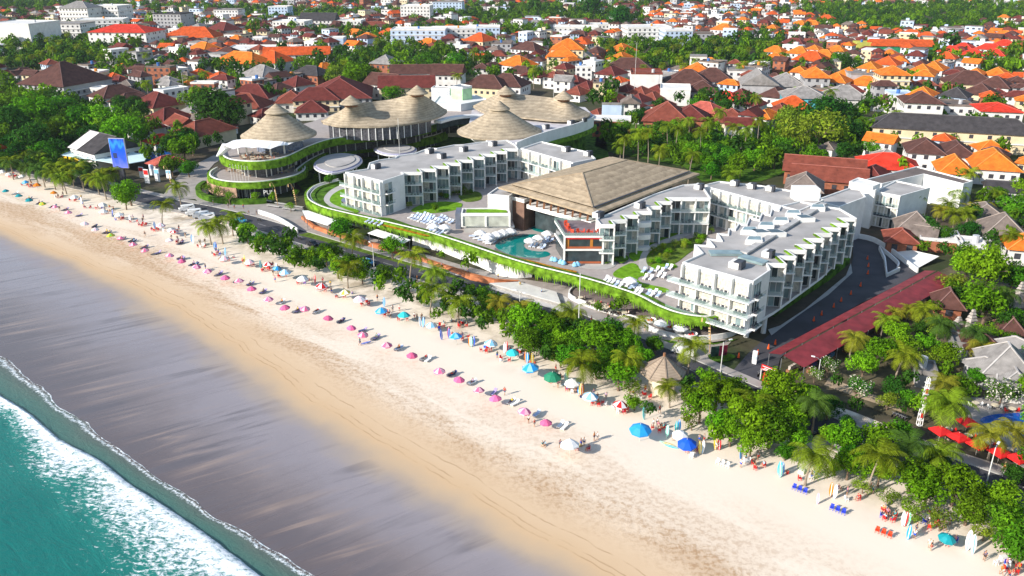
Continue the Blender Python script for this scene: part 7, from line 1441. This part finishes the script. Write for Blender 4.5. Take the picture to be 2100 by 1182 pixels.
d2 = car('black car parked beside the white stair tower', (.015, .015, .018), 'car', 4.2); p = G(1775, 458, .6); d2.location = (p.x, p.y, .05); d2.rotation_euler = (0, 0, .9)
d3 = copy_tree(dc); d3['label'] = 'dark car under the trees at the lower right of the street'; THINGS.append(d3); p = G(2085, 985, .6); d3.location = (p.x, p.y, .04); d3.rotation_euler = (0, 0, road_dir(2085, 985))
mb = thing('motorbike', 'x', 'motorbike'); m = MB(); m.tube([(-.55, 0, .55), (-.1, 0, .62), (.35, 0, .72), (.62, 0, .68)], [.10, .18, .16, .08], 8); m.build('body', C_['black'], mb); m = MB(); m.box((.3, 0, .82), (.65, .26, .10)); m.build('seat', C_['black'], mb)
for x in (-.62, .62):
    m = MB(); m.tube([(x, -.06, .3), (x, .06, .3)], [.3, .3], 12); m.build('wheel', RUB, mb)
m = MB(); m.tube([(-.5, -.34, 1.0), (-.45, 0, .98), (-.5, .34, 1.0)], [.025]*3, 5); m.tube([(-.62, 0, .3), (-.45, 0, .98)], [.03, .03], 5); m.build('handlebar', STEEL, mb)
for k in range(26):
    if k < 12: x, y = 1560+k*3.2+rnd.uniform(-1, 1), 765+k*.6+rnd.uniform(-5, 5)
    elif k < 18: x, y = 1640+(k-12)*22+rnd.uniform(-2, 2), 748-(k-12)*17+rnd.uniform(-2, 2)
    else: x, y = 1835+(k-18)*3, 850+(k-18)*1.2
    p = G(x, y, .5); place(mb, (p.x, p.y, .06), rnd.uniform(.3, 1.3), 1, 'dark motorbike parked near the market street', 'parked motorbikes')
# ---------------------------------------------------------------- street lamps, masts, cones, banners
def lamp_at(px, py, h, label, arm=1.6, name='street_lamp', cat='street lamp', rz=2.2, double=False):
    p = G(px, py, h); t = thing(name, label, cat, (p.x, p.y, 0)); m = MB(); m.tube([(p.x, p.y, -.1), (p.x, p.y, h)], [.11, .07], 8); m.build('pole', M('lamp_pole_paint', (.62, .62, .60), .4), t)
    if arm:
        for s in ((1, -1) if double else (1,)):
            e = Vector((p.x+cos(rz)*arm*s, p.y+sin(rz)*arm*s, h+.25)); m = MB(); m.tube([(p.x, p.y, h-.3), (p.x+cos(rz)*arm*.4*s, p.y+sin(rz)*arm*.4*s, h+.15), e], [.06, .05, .04], 6); m.build('arm', STEEL, t); m = MB(); m.box((e.x, e.y, e.z), (.7, .3, .14), rz); m.build('lamp_head', C_['white'], t)
    return t
lamp_at(1484, 702, 7.5, 'curved street lamp at the corner of the market street', 1.6, rz=.4); lamp_at(764, 502, 8, 'street lamp beside the light blue taxi'); lamp_at(2042, 918, 8.5, 'street lamp leaning over the street in front of the red parasols', 1.2, rz=.8); lamp_at(1066, 600, 6.5, 'double-armed street lamp by the white entrance steps', 1.3, double=True, rz=2.4); lamp_at(1683, 737, 4, 'white curved lamp beside the frangipani trees', 1.4, rz=2.6)
lamp_at(1190, 560, 15.5, 'very tall slender white mast in front of the pool bar', 0, 'tall_mast', 'mast'); lamp_at(816, 243, 22, 'tall white lightning mast in front of the long thatched roof', 0, 'tall_mast', 'mast'); lamp_at(372, 150, 20, 'tall telecom mast rising from the town trees', 0, 'tall_mast', 'mast'); lamp_at(1136, 153, 26, 'thin mast behind the right thatched cap', 0, 'tall_mast', 'mast'); lamp_at(1306, 88, 30, 'tall white telecom mast near the orange roofs', 0, 'tall_mast', 'mast'); lamp_at(1690, 428, 7, 'lamp post behind the ramp', 1.0)
fl_ = thing('flagpole', 'x', 'flagpole'); m = MB(); m.tube([(0, 0, -.1), (0, 0, 11)], [.07, .04], 6); m.build('pole', WHITE, fl_); m = MB(); m.tube([(0, 0, 11), (0, 0, 11.15)], [.1, .05], 8); m.build('finial', WHITE, fl_)
for k in range(7): p = G(480+k*5.8, 404+k*.9, 0); place(fl_, (p.x, p.y, 0), 0, 1, 'white flagpole in the row before the round mall', 'flagpoles before the round mall')
pj = thing('penjor_pole', 'x', 'bamboo pole'); m = MB(); m.tube([(0, 0, -.1), (.1, 0, 4), (.5, 0, 7), (1.5, 0, 8.6), (2.4, 0, 8.3)], [.10, .08, .06, .04, .02], 6); m.build('pole', M('bamboo', (.42, .26, .12), .8), pj); m = MB()
for k in range(6): m.box((.15+.08*k, 0, 2.5+k*.7), (.5, .1, .35))
m.box((2.4, 0, 7.7), (.3, .06, 1.0)); m.build('tassels', M('dry_palm_leaf', (.55, .38, .2), .9), pj)
for x, y, l in [(570, 424, 'curved bamboo festival pole before the round mall'), (608, 425, 'straight bamboo festival pole by the mall steps'), (1455, 724, 'curved bamboo festival pole at the oval restaurant'), (352, 385, 'curved bamboo festival pole left of the mall')]: p = G(x, y, 0); place(pj, (p.x, p.y, 0), rnd.uniform(2.4, 3.4), .9, l, 'festival poles')
cn = thing('traffic_cone', 'x', 'traffic cone'); m = MB(); m.box((0, 0, .03), (.5, .5, .06)); m.build('base', C_['black'], cn); m = MB(); m.cyl((0, 0), .22, .06, .9, 10, 0, .05); m.build('cone', pm('cone_orange', (.75, .10, .02)), cn)
for x, y in [(1515, 731), (1554, 724), (1576, 713), (1590, 704), (1669, 656), (1685, 644), (1710, 628), (1725, 616), (1745, 602), (1780, 560), (1781, 545), (1765, 585), (1779, 530)]: p = G(x, y, .4); place(cn, (p.x, p.y, .06), 0, 1.25, 'orange traffic cone on the ramp road', 'traffic cones')
for k in range(46):
    i = rnd.randrange(20, len(RC)-6); q = RC[i]; d_ = (RC[i+1]-RC[i]).normalized(); n_2 = Vector((-d_.y, d_.x, 0)); o_ = rnd.choice([-5.2, 5.4, -5.0, 5.8, -8, 7.5]); q = q+d_*rnd.uniform(-4, 4)+n_2*o_
    o = person(rnd.choice(['walk', 'stand']), q.x, q.y, rnd.uniform(0, 6.28), z=.15 if abs(o_) < 6.2 else 0); o['group'] = 'people on the pavement'; o['label'] = o['label'].replace(' on the sand', '')+' along the street'
for k in range(26):
    i = rnd.randrange(24, len(RC)-6); q = RC[i]; d_ = (RC[i+1]-RC[i]).normalized(); n_2 = Vector((-d_.y, d_.x, 0)); s_ = rnd.choice([-3.6, -3.6, 3.5, 1.8, -1.8]); q = q+n_2*s_+d_*rnd.uniform(-3, 3); place(mb, (q.x, q.y, .04), atan2(d_.y, d_.x)+(pi/2*(abs(s_) > 3))+rnd.uniform(-.15, .15), 1, 'dark motorbike on the beach street', 'motorbikes on the beach street')
# market canopy and stalls
mk_ = thing('market_canopy', 'long dark red market canopy in two pitches beside the ramp road', 'canopy', G(1740, 660, 0)); landmark('the red market canopy', G(1760, 650, 0))
zc_ = 3.0; a, b = G(1604, 728, zc_+.9), G(1922, 556, zc_+.9); u = (b-a).normalized(); nn = Vector((u.y, -u.x, 0)); Lg = (b-a).length; CAN = M('dark_red_sheet', (.20, .026, .031), .6, .30, .5)
K = 11
for side, w in ((-1, 2.9), (1, 4.8)):
    for k in range(K):
        p, q = a+u*(Lg*k/K+.05), a+u*(Lg*(k+1)/K-.05); o1, o2 = nn*side*.24, nn*side*w; dz = Vector((0, 0, -.9 if side > 0 else -.7)); m = MB()
        m.quad(p+o1, q+o1, q+o2+dz, p+o2+dz); m.quad(p+o1+Vector((0, 0, -.06)), p+o2+dz+Vector((0, 0, -.06)), q+o2+dz+Vector((0, 0, -.06)), q+o1+Vector((0, 0, -.06))); m.quad(p+o2+dz, q+o2+dz, q+o2+dz+Vector((0, 0, -.06)), p+o2+dz+Vector((0, 0, -.06)), 0); m.build('roof_panel', CAN, mk_)
for k in range(K+1):
    p = a+u*(Lg*k/K)
    for o in (-2.7, 0, 4.8): q = p+nn*o; m = MB(); m.box((q.x, q.y, (zc_+.1)/2), (.12, .12, zc_+.1)); m.build('post', STEEL, mk_)
GOODS = [pm('goods_'+str(i), c) for i, c in enumerate([(.10, .08, .22), (.3, .05, .08), (.05, .16, .3), (.45, .4, .35), (.06, .06, .07), (.22, .12, .3)])]
for k in range(20):
    p = a+u*(Lg*(k+.5)/20)+nn*(3.9 if k % 2 else 1.5); t = thing('market_stall', 'clothes stall under the red market canopy', 'stall', (p.x, p.y, 0), 0, 'market stalls under the canopy'); rz = atan2(u.y, u.x); m = MB(); m.box((p.x, p.y, .45), (2.4, 1.1, .9), rz); m.build('counter', WOOD, t)
    for j in range(3): m = MB(); q = p+u*(j-1)*.75; m.box((q.x, q.y, 1.35), (.55, .5, .8), rz); m.build('hanging_goods', rnd.choice(GOODS), t)
sg = thing('entrance_sign', 'red and white sign board over the entrance of the market canopy', 'sign', G(1578, 770, 0)); q0 = G(1562, 752, 2.8); q1 = G(1592, 764, 2.8)
m = MB(); m.bar(q0, q1, .15, 1.1); m.build('board', C_['red'], sg)
for q in (q0, q1): m = MB(); m.box((q.x, q.y, 1.2), (.15, .15, 2.5)); m.build('post', WHITE, sg)
d = (q1-q0).normalized(); nn2 = Vector((d.y, -d.x, 0)); m = MB()
for z_, f0_, f1_ in ((.28, .08, .92), (-.08, .2, .92), (-.36, .08, .92)): m.bar(q0+(q1-q0)*f0_+nn2*.09+Vector((0, 0, z_)), q0+(q1-q0)*f1_+nn2*.09+Vector((0, 0, z_)), .03, .12)
m.build('sign_stripes', C_['white'], sg)
for x, y, c, lab in [(1571, 778, 'red', 'red ticket booth under the market entrance sign'), (1548, 735, 'white', 'slim white totem sign at the market entrance')]:
    p = G(x, y, 1.2); t = thing('ticket_booth' if c == 'red' else 'totem_sign', lab, 'booth' if c == 'red' else 'sign', (p.x, p.y, 0)); m = MB(); m.box((p.x, p.y, 1.2), (1.2 if c == 'red' else .9, .5, 2.4 if c == 'red' else 3.2), -.6); m.build('box', C_[c], t); m = MB(); m.box((p.x-.12, p.y-.22, 1.5), (.7, .12, .7), -.6); m.build('window', CGL if c == 'red' else C_['paleblue'], t)
pst = thing('poster_board', 'wide dark poster board with two pictures at the corner roundabout', 'billboard', G(1474, 734, 0)); q0, q1 = G(1458, 722, 1.6), G(1492, 718, 1.6)
for s, c in ((0, (.02, .05, .04)), (1, (.25, .02, .05))):
    aa, bb = q0+(q1-q0)*(s*.5), q0+(q1-q0)*(s*.5+.48); m = MB(); m.bar(aa, bb, .12, 2.2); m.build('poster', M('poster_print_%d' % s, c, .5, .8, 1.2), pst)
gsheet('island_bed', [(1452, 728), (1475, 724), (1500, 726), (1508, 733), (1490, 741), (1462, 740)], .12, HEDGE, True)
# LED billboard
bb = thing('billboard', 'tall blue video billboard on a thick post by the beach club', 'billboard', G(245, 368, 0)); landmark('the blue video billboard', bb.location)
q = G(248, 345, 4.5); ang = R(-8); scr = M('blue_screen_frame', (.45, .45, .5), .5); wS = 34/scale_at(q); hS = 10.6
m = MB(); m.box((q.x, q.y+.4, 4.5+hS/2), (wS, .6, hS), ang); m.build('case', scr, bb)
def scr_nodes(t, n, L, b):
    g = n.new('ShaderNodeTexCoord').outputs['Generated']; sp = n.new('ShaderNodeSeparateXYZ'); L.new(g, sp.inputs[0]); r = ramp(n, [(0, (.12, .16, .75)), (.35, (.02, .08, .72)), (.62, (.0, .07, .62)), (.8, (.02, .22, .8)), (1, (.0, .02, .35))])
    mm = math_(n, L, 'ADD', sp.outputs[2], mapr(n, L, nz(n, L, g, 3, 3), .3, .7, -.15, .15, False)); L.new(mm, r.inputs[0]); L.new(r.outputs[0], b.inputs['Base Color']); L.new(r.outputs[0], b.inputs['Emission Color']); b.inputs['Emission Strength'].default_value = .35; b.inputs['Roughness'].default_value = .3
m = MB(); ca_, sa_ = cos(ang), sin(ang); fr_ = Vector((sa_, -ca_, 0)); rt = Vector((ca_, sa_, 0)); c = Vector((q.x, q.y+.4, 0))+fr_*.32
m.box((c.x, c.y, 4.5+hS/2), (wS*.95, .06, hS*.97), ang); m.build('screen', gnode('video_screen', scr_nodes), bb)
m = MB(); c2 = c+fr_*.05-rt*wS*.22; m.box((c2.x, c2.y, 4.5+hS*.42), (wS*.26, .04, hS*.18), ang); m.build('screen_logo', C_['navy'], bb)
m = MB(); m.box((q.x, q.y+.6, 2.2), (1.6, 1.0, 4.8), ang); m.build('post', DARKM, bb)
for x, y, c, h, l in [(303, 376, 'red', 5, 'red and white banner totem on the pavement by the palms'), (324, 372, 'white', 4.5, 'white and blue banner totem left of the mall road'), (292, 365, 'red', 4, 'narrow red banner totem next to the billboard'), (313, 360, 'paleblue', 4, 'pale blue banner totem behind the red one'), (347, 366, 'white', 3, 'short white banner by the mall road')]:
    p = G(x, y, 0); t = thing('banner_totem', l, 'banner', (p.x, p.y, 0)); m = MB(); m.box((p.x, p.y, h/2), (2.0, .25, h), -.3); m.build('panel', C_['white'], t); m = MB(); m.box((p.x-.04, p.y-.15, h*.78), (1.7, .1, h*.32), -.3); m.build('print', C_[c] if c != 'white' else C_['light blue'], t)
# thatched hut, red parasols, blue pools, temple gate
hut = thing('thatched_hut', 'eight-sided hut with a pointed grey thatch roof between the beach trees', 'hut', G(1362, 790, 0)); landmark('the eight-sided thatched hut', hut.location); hc = G(1360, 762, 4.0); hr = 47/scale_at(hc)
m = MB(); e = circ(hc, hr, 7, 0, 2*pi*7/8); ap = Vector((hc.x, hc.y, 7.2)); lo_ = [p+Vector((0, 0, -.35)) for p in e]
for i in range(8): j = (i+1) % 8; m.add([e[i], e[j], ap], ((0, 1, 2),)); m.quad(lo_[i], lo_[j], e[j], e[i])
m.add(lo_[::-1], (tuple(range(8)),)); ro = m.build('roof', ridged('grey_thatch', (.36, .29, .22), (.27, .21, .16), .9), hut)
m = MB()
for i in range(8): m.bar(e[i]+Vector((0, 0, .04)), ap+Vector((0, 0, .04)), .22, .12)
m.build('hip_ridge', M('dark_thatch_ridge', (.22, .17, .13), .9), ro); m = MB(); m.cyl((hc.x, hc.y), .25, 7.1, 7.8, 8); m.build('finial', WOOD, ro)
m = MB(); m.prism([Vector((hc.x, hc.y, 0))+(p-Vector((hc.x, hc.y, 4)))*.62 for p in e], -.1, 3.7); m.build('wall', C_['cream'], hut)
RPS = umbrella('x', C_['red'], C_['red'], 1.9, 2.7, 'red_parasol', 'parasol', 8, True)
for x, y in [(1930, 880), (1967, 893), (2007, 908), (2052, 924), (2090, 936), (1985, 862)]: p = G(x, y, 2.3); place(RPS, (p.x, p.y, .1), .3+rnd.uniform(-.1, .1), 1, 'red square parasol of the streetside cafe', 'red cafe parasols')
for x, y in [(1945, 884), (1985, 897), (2025, 912), (2070, 926), (2000, 830), (2040, 835), (2075, 842)]:
    p = G(x, y, .4); place(TBL, (p.x, p.y, .08), 0, 1, 'round cafe table beside the red parasols', 'cafe tables')
    for s in (-1, 1): chair('red' if x % 2 else 'white', p.x+s, p.y, s*-pi/2)
pl2 = sheet('blue_pool', [(2010, 862), (2030, 852), (2070, 848), (2140, 850), (2140, 900), (2090, 896), (2060, 880), (2030, 874)], .10, POOLB); tag(pl2, 'deep blue swimming pool cut by the right edge', 'pool'); pl3 = sheet('blue_pool', [(285, 318), (310, 309), (345, 312), (350, 322), (320, 330), (298, 328)], .12, POOLB); tag(pl3, 'blue swimming pool beside the beach club', 'pool')
gsheet('side_street', [(330, 408), (420, 408), (432, 390), (425, 352), (440, 335), (470, 318), (440, 318), (405, 335), (370, 355), (345, 385)], .025, PAVE)
gsheet('garden_lawn', [(1220, 300), (1225, 262), (1320, 250), (1500, 285), (1570, 270), (1610, 240), (1790, 240), (1790, 310), (1640, 345), (1560, 372), (1440, 372), (1400, 340), (1260, 315)], .03, HEDGE)
gsheet('wood_floor', [(0, 180), (200, 215), (330, 255), (345, 300), (300, 330), (180, 340), (60, 345), (0, 335)], .03, HEDGE)
gsheet('mall_garden', [(590, 355), (640, 340), (760, 300), (960, 275), (1100, 300), (1240, 270), (1250, 330), (1070, 300), (760, 345), (690, 372), (630, 400)], .03, HEDGE)
gsheet('pool_terrace', [(1965, 815), (2100, 815), (2150, 840), (2150, 930), (2100, 960), (2000, 900), (1985, 850)], .05, PAVE); gsheet('garden_ground', [(1600, 800), (1700, 700), (1800, 620), (1960, 540), (2150, 540), (2150, 960), (1960, 900), (1780, 835)], .02, M('garden_soil', (.10, .085, .05), .95, .5, .3)); gsheet('garden_path', [(1690, 790), (1760, 815), (1850, 845), (1900, 800), (1880, 770), (1850, 830), (1780, 805), (1700, 775)], .05, M('sandy_path', (.38, .29, .2), .9, .2, .5))
tw = thing('banner_tower', 'tall lattice tower hung with coloured banners beside the garden', 'tower', G(1882, 880, 0)); p = G(1885, 872, 0); m = MB(); tp_ = G(1904, 780, 7.5)
for dx, dy in ((-.5, -.5), (.5, -.5), (.5, .5), (-.5, .5)): m.bar((p.x+dx*.7, p.y+dy*.7, 0), (tp_.x+dx*.4, tp_.y+dy*.4, 8), .09)
for k in range(9): t_ = k/9; c = Vector((lerp(p.x, tp_.x, t_), lerp(p.y, tp_.y, t_), 8*t_)); m.box(c, (.8, .8, .08))
m.build('lattice', WHITE, tw)
for k, c in enumerate(('red', 'white', 'light pink', 'red')): t_ = .25+k*.17; m = MB(); m.box((lerp(p.x, tp_.x, t_)-.3, lerp(p.y, tp_.y, t_)-.8, 8*t_), (.4, .08, .9)); m.build('banner', C_[c], tw)
STONE = M('temple_stone', (.38, .34, .31), .9, .35, .9)
for x, y, h, l in [(1985, 690, 6.5, 'carved grey stone temple gate between the garden trees'), (1960, 685, 4.2, 'small stone shrine left of the temple gate'), (2085, 630, 6.5, 'slender pale stone temple tower among the trees')]:
    p = G(x, y, 0); t = thing('temple_gate' if h > 5 else 'stone_shrine', l, 'temple', (p.x, p.y, 0))
    for nm, z0, z1, w in (('base', -.1, h*.2, 2.2), ('shaft', h*.2, h*.6, 1.5)): m = MB(); m.box((p.x, p.y, (z0+z1)/2), (w, w*.8, z1-z0), .3, 0, .92); m.build(nm, STONE, t)
    for k in range(4): m = MB(); m.box((p.x, p.y, h*(.62+k*.1)), (1.9-k*.38, 1.5-k*.3, h*.07), .3, 0, .7); m.build('roof_tier', STONE, t)
# fabric roofs below the podium
for pts, l in [([(754, 478), (773, 470), (842, 492), (825, 500)], 'white rectangular canopy over the street cafe under the podium'), ([(620, 432), (632, 432), (690, 452), (672, 462), (628, 448)], 'white sloping canopy at the left end of the podium')]:
    P = W2(pts, 3.6); c = sum(P, Vector())/len(P); t = thing('street_canopy', l, 'canopy', (c.x, c.y, 0)); m = MB(); m.prism([Vector((p.x, p.y, 0)) for p in P], 3.45, 3.6); m.build('roof', WAVEW, t)
    for p in P: q = c+(p-c)*.93; m = MB(); m.box((q.x, q.y, 1.7), (.15, .15, 3.5)); m.build('post', STEEL, t)
for k in range(5):
    q = [(545+k*16, 412+k*3+(k % 2)*8)][0]; p = G(*q, .3); t = thing('stone_bench', 'low stone bench on the mall forecourt', 'bench', (p.x, p.y, 0), 0, 'forecourt benches'); m = MB(); m.box((p.x, p.y, .42), (5, .8, .16), -.45); m.build('seat', CONC, t); m = MB(); m.box((p.x, p.y, .15), (4.4, .5, .4), -.45); m.build('base', DARKM, t)
m = MB(); P = W2([(535, 441), (610, 463), (608, 481), (560, 463)], .5); lowwall('white parapet wall beside the mall forecourt', [(530, 440), (570, 454), (610, 479)], 1.5)
# ================================================================ labels that single each thing out
def base_xy(o): return Vector((o.location.x, o.location.y, 0)) if o.location.length else (sum((Vector(c) for c in o.bound_box), Vector())/8 if o.type == 'MESH' else Vector())
ORD = ['', 'second', 'third', 'fourth', 'fifth', 'sixth', 'seventh', 'eighth', 'ninth', 'tenth', 'eleventh', 'twelfth', 'thirteenth', 'fourteenth', 'fifteenth', 'sixteenth', 'seventeenth', 'eighteenth', 'nineteenth', 'twentieth']
def ordw(n):
    if n <= 20: return ORD[n-1]
    tens = ['', '', 'twenty', 'thirty', 'forty', 'fifty', 'sixty', 'seventy', 'eighty', 'ninety'][n//10 % 10]; one = ['', 'first', 'second', 'third', 'fourth', 'fifth', 'sixth', 'seventh', 'eighth', 'ninth'][n % 10]
    return (tens+'-'+one) if one else tens.replace('y', 'ieth')
for kind in ('pink umbrella',): pass
LAND += [('the big bright blue umbrella', G(1314, 890, 0)), ('the royal blue umbrella', G(1411, 918, 0)), ('the dark green umbrella', G(1134, 785, 0)), ('the lone white beach umbrella', G(1170, 920, 0)), ('the lime green umbrella', G(227, 495, 0)), ('the orange umbrella', G(75, 390, 0)), ('the row of orange-red chairs', G(1812, 1095, 0)), ('the white entrance steps', G(1080, 605, 0)), ('the light blue taxi on the street', G(752, 540, 0)), ('the red cafe parasols', G(2007, 920, 0)), ('the two tall white surfboards', G(1990, 1130, 0)), ('the stone temple gate', G(1985, 695, 0)), ('the yellow standing surfboard', G(500, 540, 0))]
def rel(v, L_):
    d = v-L_; a, b = proj(v), proj(L_)
    dx, dy = a[0]-b[0], a[1]-b[1]
    if abs(dx) > abs(dy)*2.2: return 'right of' if dx > 0 else 'left of'
    return 'behind' if dy < 0 else 'in front of'
LIVE = [o for o in THINGS if o.name in bpy.data.objects]
for rnd_ in range(3):
    by = {}
    for o in LIVE: by.setdefault(o['label'], []).append(o)
    for lab, os_ in by.items():
        if len(os_) < 2 and len(lab.split()) >= 4: continue
        if rnd_ == 0:
            for o in os_:
                v = base_xy(o); ph, L_ = min(LAND, key=lambda t: (t[1]-v).length)
                s = lab
                for cut in (' on the sand', ' beside the umbrella', ' on the hotel deck', ' standing upright in the sand', ' near the market street'):
                    if len((s+' '+rel(v, L_)+' '+ph).split()) > 14: s = s.replace(cut, '')
                if 'group' in o and o['group'] == 'people on the beach' or 'cafe guests' == o.get('group'): s = s.replace(' shirt and', ' shirt,').replace(' sitting in a chair', ' seated').replace(' lying on a sun lounger', ' lying down').replace(' sitting on the sand', ' on the sand')
                tail = len((rel(v, L_)+' '+ph).split())+3
                while len(s.split())+tail > 16:
                    c_ = max(s.rfind(q) for q in (' in the', ' on the', ' along', ' before', ' beside', ' under', ' parked', ' by the', ' with', ' near', ','))
                    if c_ < 8: break
                    s = s[:c_]
                o['label'] = s+' '+rel(v, L_)+' '+ph; o['_lm'] = list(L_)
        else:
            L_ = Vector(os_[0].get('_lm', (0, 0, 0))); os_.sort(key=lambda o: (base_xy(o)-L_).length)
            for i, o in enumerate(os_): o['label'] = (lab+', nearest to it') if i == 0 else (lab+', %s nearest' % ordw(i+1))
for o in LIVE:
    w = o['label'].split()
    if len(w) > 16: o['label'] = ' '.join(w).replace(' broadleaf', '').replace(' a dark ', ' dark ').replace(' with an ', ' with ').replace(' with a ', ' with ').replace(' beach umbrella', ' umbrella').replace(' the big ', ' the ').replace(' hipped tile ', ' hipped ').replace(' gabled tile ', ' gabled ')
    if len(o['label'].split()) > 16: o['label'] = o['label'].replace(', nearest to it', ', nearest').replace(' house with ', ' house, ').replace(' saw-tooth', '').replace(' long ', ' ').replace('in front of', 'before')
for o in LIVE:
    l = o['label']
    if len(l.split()) > 16 and ' shorts' in l:
        i, j = l.find(' shirt'), l.find(' shorts'); o['label'] = l[:i+6]+l[j+7:]
for o in list(LIVE):
    if '_lm' in o: del o['_lm']
# ================================================================ haze over the far town
hz = MB(); hz.box((0, 1500, 39.2), (7000, 6000, 80.8))
ho = hz.build('haze', None if 0 else bpy.data.materials.new('thin_haze')); hm_ = ho.data.materials[0]; hm_.use_nodes = True; ht = hm_.node_tree; ht.nodes.remove(ht.nodes['Principled BSDF'])
hv = ht.nodes.new('ShaderNodeVolumePrincipled'); hv.inputs['Density'].default_value = .00005; hv.inputs['Color'].default_value = (.75, .85, 1.0, 1); hv.inputs['Anisotropy'].default_value = .2
ht.links.new(hv.outputs[0], ht.nodes['Material Output'].inputs['Volume']); ho['kind'] = 'stuff'; ho['label'] = 'thin blue haze over the far town'; ho['category'] = 'haze'
